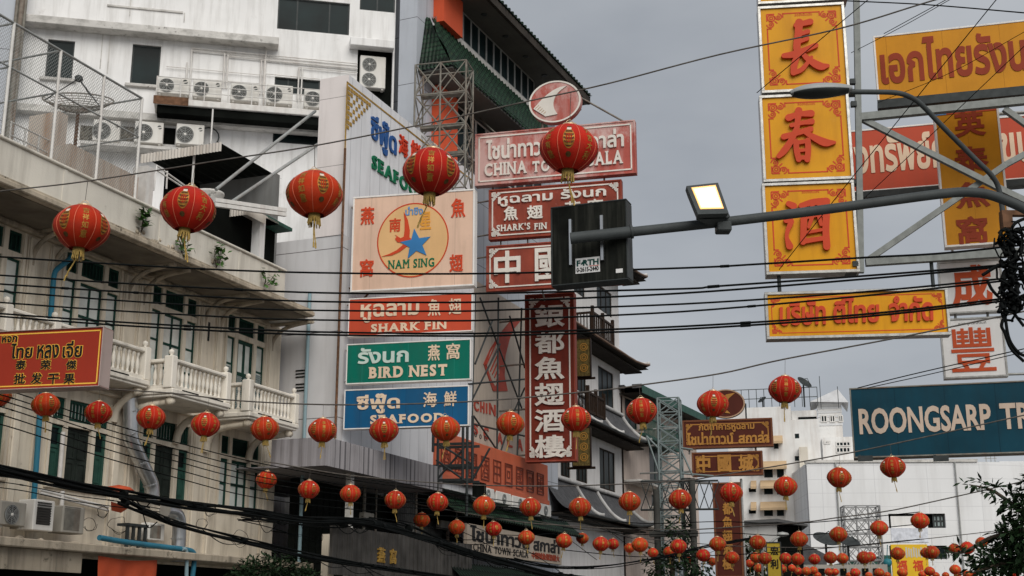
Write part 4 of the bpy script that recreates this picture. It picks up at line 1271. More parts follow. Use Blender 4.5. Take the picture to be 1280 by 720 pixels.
for i in range(nch):
    a = os0 + .35 + (os1 - os0 - .5) * i / nch; w = (os1 - os0) / nch * .62
    o = MB(); zlo, zhi = oz0 + (oz1 - oz0) * .17, oz0 + (oz1 - oz0) * .72
    wframe(o, a, a + w, zlo, zhi, -.03, .035, (), (), .03)
    put_text(o, '酒酒國酒中回國回國'[i], a + .07, a + w - .07, zlo + .07, zhi - .07, 0, .02, -.005)
    ob.part('lettering', o, LOUT)
ob.part('ledge', MB().box(os0, os1, -.06, -.003, oz0 - .06, oz0 + .1), ORBOX)
# row of outdoor units under the orange box, built further down; green tiled awning with its sign
gA = Fr(21.5, D=19 - 2.4)
ga0, ga1 = gA.S(575, 660), gA.S(735, 690)
gz1, gz0 = gA.Z(600, 622), (gA.Z(600, 643) + gA.Z(709, 671)) / 2
ga = Th('tiled_awning', 'green tiled awning roof above the CHINA TOWN SCALA shop sign', 'awning', gA, ((ga0 + ga1) / 2, 2.0, gz0))
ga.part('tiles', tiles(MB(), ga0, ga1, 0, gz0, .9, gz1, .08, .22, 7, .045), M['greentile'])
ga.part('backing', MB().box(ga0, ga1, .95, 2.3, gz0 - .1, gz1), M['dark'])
tA = Fr(21.5, D=19 - 2.3)
t0, t1 = tA.S(584.5, 668), tA.S(702, 690)
tz1, tz0 = (tA.Z(584, 651) + tA.Z(700, 677)) / 2, (tA.Z(586, 689) + tA.Z(694, 707)) / 2
ct = Th('shop_sign', 'long cream shop sign reading CHINA TOWN SCALA in black under the green tiles', 'sign', tA, ((t0 + t1) / 2, .15, tz0))
ct.part('panel', MB().box(t0, t1, 0, .15, tz0, tz1, 0, .01), mat('aged cream sign', (.40, .335, .27), .6, var=.08, stain=(.2, .16, .12), stain_amt=.4))
def tpos(f): return t0 + (t1 - t0) * f
h = tz1 - tz0
for body, a, b, zl, zh, m, bd, se in (('-ไชน่าทาวน์', .02, .62, .42, .98, LBLACK, .03, False), ('สกาล่า', .66, .97, .42, .96, LBLACK, .03, False), ('CHINA', .05, .22, .10, .35, LBLACK, .0, True), ('TOWN', .25, .41, .10, .35, LBLACK, .0, True), ('SCALA', .44, .60, .10, .35, LBLACK, .0, True), ('中國城魚翅酒樓大', .64, .97, .10, .36, LBROWN, .02, False)):
    mb = MB(); put_text(mb, body, tpos(a), tpos(b), tz0 + h * zl, tz0 + h * zh, 0, .02, bd, se); ct.part('lettering', mb, m)
lw_ = Th('tiled_awning', 'low dark green tiled awning at the foot of the restaurant front', 'awning', gA, ((ga0 + ga1) / 2, 2.0, 1.4))
lz1 = gA.Z(640, 711)
lw_.part('tiles', tiles(MB(), gA.S(560, 700), gA.S(735, 712), -1.2, lz1 - 1.0, .1, lz1, .08, .22, 7, .045), mat('darker green tile', (.012, .026, .016), .6, var=.5, scale=3, joint=(.22, .2, .03, (.004, .007, .005))))  # darker than the upper green tiles, groove lines in the colour
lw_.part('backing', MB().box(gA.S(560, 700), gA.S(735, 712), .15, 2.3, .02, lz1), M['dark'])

# ------------------------------------------------------------------ lattice steelwork
def lattice(mb, fr, s0, s1, d0, d1, z0, z1, nz, r=.03, rb=.02, cross=True, ns=1):
    cs = [(s0, d0), (s1, d0), (s1, d1), (s0, d1)]
    for s, d in cs: mb.tube([(s, d, z0), (s, d, z1)], r, 5)
    for k in range(1, ns): mb.tube([(s0 + (s1 - s0) * k / ns, d0, z0), (s0 + (s1 - s0) * k / ns, d0, z1)], r, 5)
    for i in range(nz + 1):
        z = z0 + (z1 - z0) * i / nz
        for a, b in zip(cs, cs[1:] + cs[:1]): mb.tube([(a[0], a[1], z), (b[0], b[1], z)], rb, 5)
        if i < nz:
            zz = z0 + (z1 - z0) * (i + 1) / nz
            for a, b in zip(cs, cs[1:] + cs[:1]):
                m = ns if a[1] == b[1] else 1
                for k in range(m):
                    p = (a[0] + (b[0] - a[0]) * k / m, a[1] + (b[1] - a[1]) * k / m); q = (a[0] + (b[0] - a[0]) * (k + 1) / m, a[1] + (b[1] - a[1]) * (k + 1) / m)
                    mb.tube([(p[0], p[1], z), (q[0], q[1], zz)], rb, 4)
                    if cross: mb.tube([(q[0], q[1], z), (p[0], p[1], zz)], rb, 4)
    return mb
Ls = Fr(103, px=517, dep=39.5)
a, b = Ls.S(518, 150), Ls.S(582, 150)
z1_, z0_ = Ls.Z(550, 78), Ls.Z(550, 236)
lt = lattice(MB(), Ls, a, b, 0, .9, z0_, z1_, 4, .035, .024, True, 2)
for zz in (.30, .52, .78): lt.box(a + .1, b - .05, .3, .6, z0_ + (z1_ - z0_) * zz - .05, z0_ + (z1_ - z0_) * zz + .05)
solo('scaffold_tower', 'weathered steel lattice frame standing behind the sign wall before the orange column', 'lattice frame', lt, M['oldsteel'], Ls, (a, 0, z0_))
# thin bracing before the painted board
Lb = Fr(21.5, D=19 - 1.8)
lb = MB()
def seg(p, q, r=.035):
    a = Lb.pix(*p); b = Lb.pix(*q); lb.tube([(a[0], 0, a[1]), (b[0], 0, b[1])], r, 5)
for p, q in (((594, 368), (588, 590)), ((623, 372), (621, 590)), ((652, 385), (646, 590)), ((616, 400), (594, 455)), ((637, 395), (656, 460)), ((656, 485), (640, 520)), ((592, 520), (640, 590)), ((640, 520), (618, 590)), ((585, 480), (656, 474)), ((600, 372), (652, 510)), ((590, 500), (625, 430)), ((592, 530), (656, 545))): seg(p, q)
for x, y, r in ((594, 543, 3), (600, 546, 2.5), (606, 548, 3)):
    c = Lb.pix(x, y); rr = r * .03
    lb.tube([(c[0] + rr * math.cos(t * .7), -.02, c[1] + rr * math.sin(t * .7)) for t in range(10)], .015, 4)
solo('sign_bracing', 'criss-cross steel bracing in front of the painted cream board', 'steel bracing', lb, M['darksteel'], Lb, (Lb.S(620, 480), 0, Lb.Z(620, 590)))
# small platform of old steelwork below the blue sign
Lp = Fr(103, px=545, dep=dep_of(Fr(21.5, D=19 - 2.6), 548, 560))
pm = MB()
a, b = Lp.S(541, 560), Lp.S(592, 560)
for y in (555, 582, 600): z = Lp.Z(560, y); pm.box(a, b, 0, .05, z - .04, z + .04); pm.box(a, b, .7, .75, z - .04, z + .04)
for x, y0, y1 in ((541, 538, 565), (546, 540, 640), (578, 530, 600), (583, 530, 645), (590, 520, 600)):
    s, zz0 = Lp.pix(x, y1); pm.tube([(s, .02, zz0), (s, .02, Lp.Z(x, y0))], .045, 6)
for x0, y0, x1, y1 in ((545, 600, 580, 560), (545, 575, 583, 602), (550, 556, 590, 580), (590, 600, 612, 560)):
    p = Lp.pix(x0, y0); q = Lp.pix(x1, y1); pm.tube([(p[0], .02, p[1]), (q[0], .02, q[1])], .035, 5)
solo('steel_platform', 'small dark steel platform on posts beneath the blue SEAFOOD sign', 'steel platform', pm, M['darksteel'], Lp, (a, 0, Lp.Z(560, 640)))

# ------------------------------------------------------------------ traditional building with stacked upswept roofs
C = Fr(21.5, D=18.6)
cs0, cs1 = C.S(690, 600), C.S(776, 520)
ce = Th('tile_roofed_house', 'white house with stacked upswept grey tiled eaves and dark tall windows', 'building', C, (cs0, 0, 0))
NE = 1.25
zE = [C.Z(816, 360, NE), C.Z(811, 464, NE), C.Z(805, 556, NE), C.Z(809, 662, NE)]
sE = C.S(812, 464, NE)
ztopC = zE[0] + 2.2
wh = []
# tall windows on each storey
storeys = [(C.Z(757, 392), C.Z(757, 362)), (C.Z(757, 517), C.Z(757, 462)), (C.Z(757, 612), C.Z(757, 562))]
wx = [(748, 768)]
for z0, z1 in storeys:
    for x0, x1 in ((748, 767),):
        wh.append((C.S(x0, 490), C.S(x1, 490), z0, z1))
    wh.append((C.S(719, 490), C.S(733, 490), z0, z1))
    wh.append((C.S(700, 490), C.S(712, 490), z0, z1))
wm = MB().holed(cs0 - 3, cs1, 0, ztopC, wh, 0, .15, 0, 1)
wm.box(cs0 - 3, cs1, .2, 9, 0, ztopC)
ce.part('wall', wm, [mat('white house wall', (.70, .68, .67), .75, var=.05, stain=(.3, .27, .24), stain_amt=.4), M['dark']])
for w in wh:
    k = (w[1] - w[0])
    window(ce, w[0], w[1], w[2], w[3], .04, .07, (w[0] + k / 3, w[0] + 2 * k / 3), (), 'wood', 'tint')
for i in range(4):
    e = zE[i]
    wid = 1.9; rise = 1.5 if i in (2, 3) else .8
    sA, sB_ = cs0 - 1.2, sE
    def prof(v):                                       # concave upswept section
        return (-NE + (NE - .02) * v, e + rise * (v ** 1.7) + .10 * (1 - v) ** 4)
    def skirt(u, v):
        d, z = prof(v); s = sA + (sB_ - (1.15 - .0) * v - sA) * u
        lift = .28 * max(0, (u - .72) / .28) ** 2 * (1 - v)
        return (s, d, z + lift + .02 * abs(math.sin(s * 12)))
    sk = MB().grid(skirt, 120, 10)
    def endsk(u, v):
        d, z = prof(v); s = sB_ - 1.15 * v
        dd = d + (4 - d) * u
        lift = .28 * max(0, (1 - u * 4)) ** 2 * (1 - v) if u < .25 else 0
        return (s, dd, z + lift + .02 * abs(math.sin(dd * 12)))
    sk.grid(endsk, 60, 10)
    ce.part('roof_skirt', sk, M['greytile'])
    ce.part('eave_soffit', MB().quad((sA, -NE + .03, e + .02), (sB_ - .03, -NE + .03, e + .1), (sB_ - .03, 4, e - .02), (sA, 4, e - .02)).box(sA, cs1 + .9, -.9, 0, e - .1, e - .03), M['darksoffit'])
    eb = MB(); eb.tube([(sA + (sB_ - sA) * u / 20, -NE, skirt(u / 20, 0)[2] - .05) for u in range(21)], .06, 5); eb.tube([(sB_, -NE + k * .5, endsk(max(0, (k * .5) / (4 + NE)), 0)[2] - .05) for k in range(10)], .06, 5)
    ce.part('eave_board', eb, mat('eave timber', (.16, .10, .07), .6, var=.2) if i < 2 else M['darksteel'])
    rg = MB(); P = []
    for v in range(11):
        q = skirt(1.0, v / 10); P.append((q[0], q[1], q[2] + .05))
    rg.tube(P, [.09] * 9 + [.1, .11], 8)
    rg.tube([(sA, -.1, e + rise + .08), (sB_ - 1.15, -.1, e + rise + .08)], .09, 8)
    if i >= 2:
        for so in (.36, .62): rg.tube([(skirt(so, v / 10)[0], skirt(so, v / 10)[1], skirt(so, v / 10)[2] + .06) for v in range(11)], .085, 8)
    ce.part('ridge', rg, M['mortar'])
# balcony rails in dark wood between the roofs
for (x0, x1, yb, yt) in ((741, 766, 424, 398), (735, 755, 520, 494)):
    a, b = C.S(x0, yb, .8), C.S(x1, yb, .8); z0, z1 = C.Z((x0 + x1) / 2, yb, .8), C.Z((x0 + x1) / 2, yt, .8)
    bl = MB().box(a, b, -.85, -.75, z1 - .1, z1); bl.box(a, b, -.84, -.76, z0, z0 + .12)
    n = 10
    for k in range(n + 1): bl.box(a + (b - a) * k / n - .04, a + (b - a) * k / n + .04, -.83, -.77, z0 + .12, z1 - .1)
    for k in (0, n // 2, n): bl.box(a + (b - a) * k / n - .07, a + (b - a) * k / n + .07, -.87, -.73, z0, z1 + .25)
    bl.box(a - .02, a + .06, -.75, 0, z1 - .1, z1); bl.box(a - .02, a + .06, -.75, 0, z0, z0 + .1)
    for k in range(5): bl.box(a, a + .04, -.7 + k * .15, -.66 + k * .15, z0, z1)
    ce.part('balcony_rail', bl, M['wood'])

# ------------------------------------------------------------------ pale house with a dark green roof further on
Dh = Fr(21.5, D=18.6)
d0_, d1_ = cs1 + .3, Dh.S(872, 600)
dh = Th('green_gabled_house', 'pale house with dark green gabled roof beyond the tile roofed house', 'building', Dh, (d0_, 0, 0))
zr = Dh.Z(872, 508, 1.2)
wnd = [rect(Dh, 812, 560, 828, 612), rect(Dh, 815, 620, 826, 660), (Dh.S(781, 500), Dh.S(796, 500), Dh.Z(788, 534), Dh.Z(788, 486)), rect(Dh, 845, 520, 860, 560)]
wmm = MB().holed(d0_, d1_, 0, zr - .9, wnd, 0, .2, 0, 1); wmm.box(d0_, d1_, .25, 8, 0, zr - .9)
zl_ = Dh.Z(778, 470, 1.2)
wmm.prism([(d0_, zr - .9), (d1_, zr - .9), (d1_, zr - .55), (d0_, zl_ - .25)], 0, 7.9)
dh.part('wall', wmm, [mat('pale pink plaster', (.60, .50, .44), .8, var=.07, stain=(.28, .22, .18), stain_amt=.5), M['dark']])
for w in wnd: window(dh, w[0], w[1], w[2], w[3], .05, .09, ((w[0] + w[1]) / 2,), (), 'green', 'tint')
# gable facing the street: verge boards and roof sheets
rfm = MB()
gs = (d0_ + d1_) / 2; nn = 1.2
za, zb2 = Dh.Z(778, 470, nn), zr
rfm.quad((d0_ - .6, -nn, za + .1), (d1_ + .8, -nn, zb2 - .2), (d1_ + .8, 8, zb2 - .2), (d0_ - .6, 8, za + .1))
for j in range(10):
    rfm.box(d0_ - .6, d0_ - .5, -nn + j * .9, -nn + j * .9 + .5, za, za + .2)
dh.part('roof', rfm, M['greytile'])
dh.part('verge_board', MB().quad((d0_ - .6, -nn - .02, za - .25), (d1_ + .8, -nn - .02, zb2 - .55), (d1_ + .8, -nn - .02, zb2 - .15), (d0_ - .6, -nn - .02, za + .15)), M['greenpale'])
dh.part('soffit', MB().quad((d0_ - .6, -nn, za - .22), (d1_ + .8, -nn, zb2 - .5), (d1_ + .8, 1, zb2 - .5), (d0_ - .6, 1, za - .22)), M['darksoffit'])
q = Dh.Z(800, 598, .9)
dh.part('canopy', MB().box(d0_, Dh.S(836, 620, .9), -.9, 0, q - .12, q, 0, .02), M['ledge'])
bq0, bq1, bz = Dh.S(806, 535, .8), Dh.S(850, 560, .8), Dh.Z(815, 545, .8)
bm = MB().box(bq0, bq1, -.8, 0, bz - .15, bz)
for k in range(30): bm.box(bq0 + (bq1 - bq0) * k / 29 - .02, bq0 + (bq1 - bq0) * k / 29 + .02, -.8, -.76, bz, bz + .85)
bm.box(bq0, bq1, -.82, -.74, bz + .85, bz + .92)
dh.part('balcony', bm, M['greenpale'])
bq0, bq1, bz = Dh.S(812, 655, .8), Dh.S(840, 655, .8), Dh.Z(815, 655, .8)
bm = MB().box(bq0, bq1, -.8, 0, bz - .15, bz)
for k in range(16): bm.box(bq0 + (bq1 - bq0) * k / 15 - .02, bq0 + (bq1 - bq0) * k / 15 + .02, -.8, -.76, bz, bz + .85)
bm.box(bq0, bq1, -.82, -.74, bz + .85, bz + .92)
dh.part('balcony', bm, M['balust'])
# ------------------------------------------------------------------ outdoor units
def ac_unit(label, fr, x0, y0, x1, y1, n, fan, depth=.35, m='acwhite', fans=1, mark=True, group='air conditioner outdoor units'):
    s0, s1, z0, z1 = rect(fr, x0, y0, x1, y1, n)
    t = Th('outdoor_unit', label, 'air conditioner', fr, ((s0 + s1) / 2, -n + depth, z0), group)
    t.part('casing', MB().box(s0, s1, -n, -n + depth, z0 + .04, z1, 0, .02).box(s0 + .06, s0 + .14, -n + .04, -n + depth - .04, z0, z0 + .04).box(s1 - .14, s1 - .06, -n + .04, -n + depth - .04, z0, z0 + .04), M[m])
    W_, H_ = s1 - s0, z1 - z0
    for k in range(fans):
        cx = s0 + W_ * fan; cz = z0 + H_ * (.5 if fans == 1 else (.27 + .46 * k)); r = min(H_ * (.37 if fans == 1 else .2), W_ * .4)
        fg = MB().lathe((cx, -n - .012, cz), [(.001, 0), (r, 0), (r, .010)], 28, axis='d', sm=False)
        o = t.part('fan_grille', fg, M['grille'])
        rg = MB()
        for q in (.3, .5, .7, .88, 1.0):
            rg.tube([(cx + r * q * math.cos(i * math.pi / 10), -n - .022, cz + r * q * math.sin(i * math.pi / 10)) for i in range(21)], .006, 4)
        for i in range(8): rg.tube([(cx, -n - .022, cz), (cx + r * math.cos(i * math.pi / 4), -n - .022, cz + r * math.sin(i * math.pi / 4))], .005, 4)
        t.part('grille_wires', rg, M['steel'], o)
        t.part('fan_hub', MB().lathe((cx, -n - .035, cz), [(.001, 0), (r * .16, 0), (r * .18, .012)], 12, axis='d'), M['acwhite'], o)
    if mark:
        mk = MB(); e = W_ * .07; mx_, mz = s0 + W_ * .86, z0 + H_ * .78
        mk.prism([(mx_ + e * math.cos(a), mz + e * math.sin(a)) for a in [.5 + i * .33 for i in range(9)]], -n - .006, -n)
        mk.prism([(mx_ + .01 - e * math.cos(a), mz - .01 - e * .9 * math.sin(a)) for a in [.7 + i * .3 for i in range(9)]], -n - .005, -n)
        t.part('maker_mark', mk, M['darksteel'])
    return t
# upper row on its platform
pn = .95
p0, p1 = Wf.S(193, 118, pn), Wf.S(432, 140, pn)
pz = (Wf.Z(200, 119, pn) + Wf.Z(398, 140, pn)) / 2
pt = Th('unit_platform', 'long white steel platform carrying the upper row of outdoor units', 'platform', Wf, (p0, 0, pz))
pt.part('deck', MB().box(p0, p1, -pn, 0, pz - .22, pz, 0, .02), M['whitesteel'])
pt.part('underside_shade', MB().box(p0 + .1, p1, -pn + .1, 0, pz - .5, pz - .23), M['dark'])  # solid dark block: the shade under the deck put into colour
rl = MB()
for k in range(9):
    s = p0 + .05 + (p1 - p0 - .1) * k / 8; rl.tube([(s, -pn + .03, pz), (s, -pn + .03, pz + .75)], .02, 5)
for h in (.28, .52, .75): rl.tube([(p0 + .05, -pn + .03, pz + h), (p1, -pn + .03, pz + h)], .016, 5)
rl.tube([(p0 + 1.9, -pn + .05, pz - .25), (p0 + 1.9, -pn + .05, pz - 1.7)], .03, 6)
pt.part('guard_rail', rl, M['whitesteel'])
where = ['over the rusted end of the upper platform', 'second from the left on the upper platform', 'in the middle of the upper platform', 'right of the rusty upright on the upper platform', 'half hidden by the sign wall on the upper platform']
for (x0, x1, y0, y1), wh_ in zip(((196, 237, 96, 118.5), (241, 277, 100, 123), (288, 324, 104, 127.5), (333, 366, 106, 131), (380, 416, 112, 136)), where):
    ac_unit('white outdoor unit ' + wh_, Wf, x0, y0, x1, y1, .78, .30)
rs = MB().box(p0 - .02, p0 + 1.1, -pn - .02, -pn - .002, pz - .24, pz + .05); pt.part('rusty_edge', rs, M['rust'])
lw2 = ['behind the fence, left of the brick patch', 'behind the fence corner post, between brick patches', 'beside the looped pipe above the corrugated awning']
for (x0, x1, y0, y1), wh_ in zip(((116, 150, 150, 178), (168, 204, 152, 180), (220, 255, 155, 182)), lw2):
    ac_unit('white outdoor unit ' + wh_, Wf, x0, y0, x1, y1, .6, .32)
lp0, lp1, lz_ = Wf.S(100, 178, .7), Wf.S(262, 183, .7), Wf.Z(180, 181, .7)
sp = MB().box(lp0, lp1, -.7, 0, lz_ - .1, lz_ - .005); solo('unit_shelf', 'concrete shelf under the lower row of outdoor units', 'shelf', sp, M['ledge'], Wf, (lp0, 0, lz_))
for i, (x0, y0, x1, y1) in enumerate(((100, 157, 116, 175), (150, 158, 168, 176), (203, 160, 219, 180))):
    q = rect(Wf, x0, y0, x1, y1, .02); wb.part('brick_patch' if i < 2 else 'recess', MB().box(q[0], q[1], -.02, -.002, q[2], q[3]), mat('old brickwork', (.13, .12, .10), .9, var=.6, scale=9) if i < 2 else M['dark'])
lpz = MB(); c = Wf.pix(261, 171, .2)
lpz.tube([(c[0] + .33 * math.cos(a * .4 - 2), -.2, c[1] + .33 * math.sin(a * .4 - 2)) for a in range(13)], .025, 6); wb.part('looped_pipe', lpz, M['darksteel'])
ac_unit('tall twin fan outdoor unit standing in a dark recess of the block', Wf, 450, 70, 482, 111, .10, .36, .3, fans=2, mark=False)
# shophouse ledge
n1 = .62
ac_unit('dusty outdoor unit at the far left of the shophouse ledge', A, 0, 627, 33, 660, n1, .42, .3, 'acold', mark=False)
t = Th('cooler_box', 'white boxed air cooler with a dark louvred face on the shophouse ledge', 'air conditioner', A, (A.S(55, 640, n1), -.3, 3.35))
q = rect(A, 42, 625, 68, 664, n1); t.part('casing', MB().box(q[0], q[1], -n1, -.2, q[2], q[3], 0, .02), M['acwhite'])
lv = MB().box(q[0] + .08, q[1] - .12, -n1 - .004, -n1, q[2] + .12, q[3] - .15)
for j in range(9): lv.box(q[0] + .08, q[1] - .12, -n1 - .02, -n1 - .004, q[2] + .14 + j * .05, q[2] + .165 + j * .05)
t.part('louvre', lv, M['grille'])
t = Th('outdoor_unit', 'grey outdoor unit with a fine mesh side right of the boxed cooler', 'air conditioner', A, (A.S(92, 650, n1), -.3, 3.35), 'air conditioner outdoor units')
q = rect(A, 78, 633, 106, 667, n1); t.part('casing', MB().box(q[0], q[1], -n1, -.25, q[2], q[3], 0, .02), M['acold'])
ms = MB().box(q[0] + .05, q[1] - .16, -n1 - .004, -n1, q[2] + .06, q[3] - .05)
for j in range(14): ms.box(q[0] + .05, q[1] - .16, -n1 - .01, -n1 - .004, q[2] + .07 + j * .035, q[2] + .08 + j * .035)
t.part('mesh_side', ms, M['oldsteel'])
t = Th('outdoor_unit', 'small pale outdoor unit on the ledge behind the sheet metal duct', 'air conditioner', A, (A.S(196, 670, .4), -.2, 3.35), 'air conditioner outdoor units')
q = rect(A, 186, 654, 206, 676, .4); t.part('casing', MB().box(q[0], q[1], -.4, -.15, q[2], q[3], 0, .02), M['acwhite']); t.part('mesh_side', MB().box(q[0] + .05, q[1] - .15, -.405, -.4, q[2] + .05, q[3] - .05), M['oldsteel'])
# ducts and pipes on the shophouse
def apath(fr, pts, n): return [(fr.S(x, y, n), -n, fr.Z(x, y, n)) for x, y in pts]
dk = MB().tube(smooth_path(apath(A, [(163, 498), (163, 525), (164, 548), (172, 568), (182, 590), (189, 606), (190, 625)], .35), 4), .17, 14)
for x, y in ((163, 512), (163, 540), (176, 577), (188, 604)):
    c = apath(A, [(x, y)], .35)[0]; c2 = apath(A, [(x + .6, y + 2.2)], .35)[0]; dk.tube([c, c2], .18, 14)
solo('exhaust_duct', 'shiny sheet metal duct bending down the shophouse wall below the balcony', 'duct', dk, M['silver'], A, apath(A, [(175, 560)], .35)[0])
dk = MB().tube(smooth_path(apath(A, [(206, 638), (217, 640), (223, 648), (224, 665), (222, 702)], .7), 4), .16, 14)
for y in (652, 672, 690): dk.tube(apath(A, [(223, y), (223, y + 2)], .7), .17, 14)
solo('exhaust_duct', 'square elbowed sheet metal duct dropping past the shophouse ledge', 'duct', dk, M['silver'], A, apath(A, [(223, 670)], .7)[0])
bp = MB().tube(smooth_path(apath(A, [(91, 318), (86, 325), (72, 336), (68, 343), (66, 360), (63, 400)], .25), 3), .06, 8); bp.tube(apath(A, [(60, 430), (51, 500), (44, 600), (41, 640)], .25), .06, 8)
solo('water_pipe', 'blue plastic pipe running down the shophouse wall from the eaves', 'pipe', bp, M['blue_pipe'], A, apath(A, [(60, 430)], .25)[0])
bp = MB().tube(smooth_path(apath(A, [(124, 672), (160, 678), (208, 684), (232, 687), (241, 690), (243, 698), (240, 725)], 1.0), 4), .06, 8)
solo('water_pipe', 'blue plastic pipe lying along the edge of the shophouse ledge', 'pipe', bp, M['blue_pipe'], A, apath(A, [(160, 678)], 1.0)[0])
bp = MB().tube(smooth_path(apath(A, [(228, 686), (233, 690), (233, 725)], 1.05), 4), .045, 8)
solo('water_pipe', 'thin pale pipe turning down beside the elbowed duct', 'pipe', bp, M['palepipe'], A, apath(A, [(233, 700)], 1.05)[0])
bp = MB().tube(apath(A, [(79, 540), (74, 600)], .1), .05, 8); bp.tube(apath(A, [(78, 614), (77, 632)], .12), .05, 8); bp.tube(apath(A, [(50, 612), (135, 634)], .12), .03, 6); bp.tube(apath(A, [(50, 616), (135, 638)], .12), .03, 6)
solo('water_pipe', 'white pipes running between the first floor windows above the cooler', 'pipe', bp, M['whitesteel'], A, apath(A, [(79, 540)], .1)[0])
cp = MB().box(*A_box) if False else MB()
q = rect(A, 160, 655, 186, 664, .5)
cp.box(q[0], q[1], -.5, -.2, q[2] + .1, q[3]); 
for k in range(4): cp.box(q[0] + .05 + k * (q[1] - q[0] - .1) / 3 - .03, q[0] + .05 + k * (q[1] - q[0] - .1) / 3 + .03, -.48, -.42, 3.34, q[2] + .1)
cp.box(q[0], q[1], -.49, -.43, 3.5, 3.56)
solo('meter_box', 'dark electrical box on legs on the shophouse ledge', 'electrical box', cp, M['darksteel'], A, (q[0], -.3, 3.34))
um = MB()
q = A.pix(148, 612, .9)
um.lathe((q[0], -.9, q[1]), [(.02, .10), (.25, .05), (.34, -.02), (.30, -.03)], 14)
um.quad((A.S(136, 627, .9), -.95, A.Z(136, 627, .9)), (A.S(160, 634, .9), -.95, A.Z(160, 634, .9)), (A.S(156, 641, .9), -.8, A.Z(156, 641, .9)), (A.S(144, 638, .9), -.8, A.Z(144, 638, .9)))
solo('tattered_awning', 'small tattered orange awning snagged in the cables over the ledge', 'awning', um, M['tarp'], A, (q[0], -.9, q[1]))

# ------------------------------------------------------------------ shophouse roof terrace
nF = 1.25
fz0 = 10.77
ft = (A.Z(10, 26, nF) + A.Z(170, 117, nF)) / 2
f0, f1 = A.S(-60, 20, nF), A.S(178, 120, nF)
fe = Th('wire_fence', 'tall chain link fence on white posts along the shophouse parapet', 'fence', A, (f0, -nF, fz0))
posts = MB()
for s in (f0, A.S(4, 150, nF), A.S(70, 130, nF), A.S(126, 170, nF), f1):
    pass
for s in (f0, A.S(5, 150, nF), A.S(70, 130, nF), A.S(124, 170, nF), f1):
    fe.part('post', MB().tube([(s, -nF, fz0), (s, -nF, ft)], .035, 8), M['whitesteel'])
fe.part('rail', MB().tube([(f0, -nF, ft), (f1, -nF, ft)], .03, 6), M['steel'])
fe.part('rail', MB().tube([(f0, -nF, fz0 + (ft - fz0) * .62), (f1, -nF, fz0 + (ft - fz0) * .62)], .022, 6), M['steel'])
for s in (f1, A.S(70, 130, nF), A.S(5, 150, nF)):
    fe.part('rail', MB().tube([(s, -nF, ft), (s, 1.2, ft)], .025, 6), M['steel'])
    fe.part('rail', MB().tube([(s, -nF, fz0 + .62 * (ft - fz0)), (s, 1.2, fz0 + .62 * (ft - fz0))], .022, 6), M['steel'])
ms = MB(); H_ = ft - fz0; st = .08
k = f0 - H_
while k < f1:
    for sg in (1, -1):
        a, b = (k, k + H_) if sg > 0 else (k + H_, k)
        p, q = [a, fz0], [b, ft]
        # clip to the fence run
        def clip(p, q):
            t0, t1 = 0, 1; dx = q[0] - p[0]
            for lim, low in ((f0, True), (f1, False)):
                if abs(dx) < 1e-9: continue
                t = (lim - p[0]) / dx
                if (dx > 0) == low: t0 = max(t0, t)
                else: t1 = min(t1, t)
            if t0 >= t1: return None
            return [(p[0] + dx * t, -nF, p[1] + (q[1] - p[1]) * t) for t in (t0, t1)]
        c = clip(p, q)
        if c: ms.tube(c, .0042, 3, caps=False)
    k += st
fe.part('mesh', ms, M['steel'])
# satellite dish behind the fence
c = A.pix(98, 135, .2); dR = .8
ds = Th('satellite_dish', 'large dark mesh satellite dish behind the chain link fence', 'satellite dish', A, (c[0], -.2, 9.9))
Rm = Matrix.Rotation(math.radians(-28), 3, 'Y') @ Matrix.Rotation(math.radians(18), 3, 'X')
def dish(u, v):
    r = dR * v; a = 2 * math.pi * u
    p = Rm @ Vector((r * math.cos(a), r * math.sin(a) * .9, .28 * v * v))
    return (c[0] + p.x, -.2 + p.y, c[1] - .1 + p.z)
dm_ = MB()
for v in [i / 11 for i in range(1, 12)]: dm_.tube([dish(i / 32, v) for i in range(33)], .010 if v < 1 else .02, 4)
for k in range(28): dm_.tube([dish(k / 28, .05 + .95 * i / 6) for i in range(7)], .008, 4)
ds.part('dish', dm_, M['oldsteel'])
arm = MB()
fp = Rm @ Vector((0, 0, .75)); F_ = (c[0] + fp.x, -.2 + fp.y, c[1] - .1 + fp.z)
for u in (.05, .38, .72): arm.tube([dish(u, .95), F_], .014, 5)
arm.lathe((F_[0], F_[1], F_[2] - .08), [(.03, 0), (.09, .03), (.09, .12), (.03, .16)], 10)
ds.part('feed_arm', arm, M['darksteel'])
ds.part('mast', MB().tube([(c[0], -.2, 9.9), (c[0], -.2, c[1] - .1)], .04, 8), M['rust'])
# mossy lean-to roof and railings at the left of the terrace
lt_ = MB()
a0, b0 = A.S(-30, 160, -.6), A.S(86, 180, -.6)
zt = A.Z(20, 122, -2.2)
def mossy(u, v):
    s = 14 + (b0 - 14) * u
    return (s, 1.8 - 1.6 * v + .0, 12.35 - 1.15 * v + .035 * math.sin(s * 26))
lt_.grid(mossy, 160, 4)
lt_.box(14, b0 - .2, 1.9, 2.05, 9.9, 12.2)
solo('lean_to_shed', 'mossy corrugated lean-to roof on the terrace behind the fence', 'roof', lt_, mat('mossy sheet', (.10, .095, .065), .9, var=.5, scale=3, stain=(.02, .03, .015), stain_amt=.8), A, (a0, 1, 9.9))
tr_ = MB()
zr0 = 10.9
for (x0, x1) in ((12, 84),):
    s0, s1 = A.S(x0, 175, .3), A.S(x1, 170, .3); z = A.Z(50, 170, .3)
    for h in (0, -.28, -.56): tr_.tube([(s0, -.3, z + h), (s1, -.3, z + h)], .018, 5)
    for k in range(5): tr_.tube([(s0 + (s1 - s0) * k / 4, -.3, 9.9), (s0 + (s1 - s0) * k / 4, -.3, z + .02)], .022, 5)
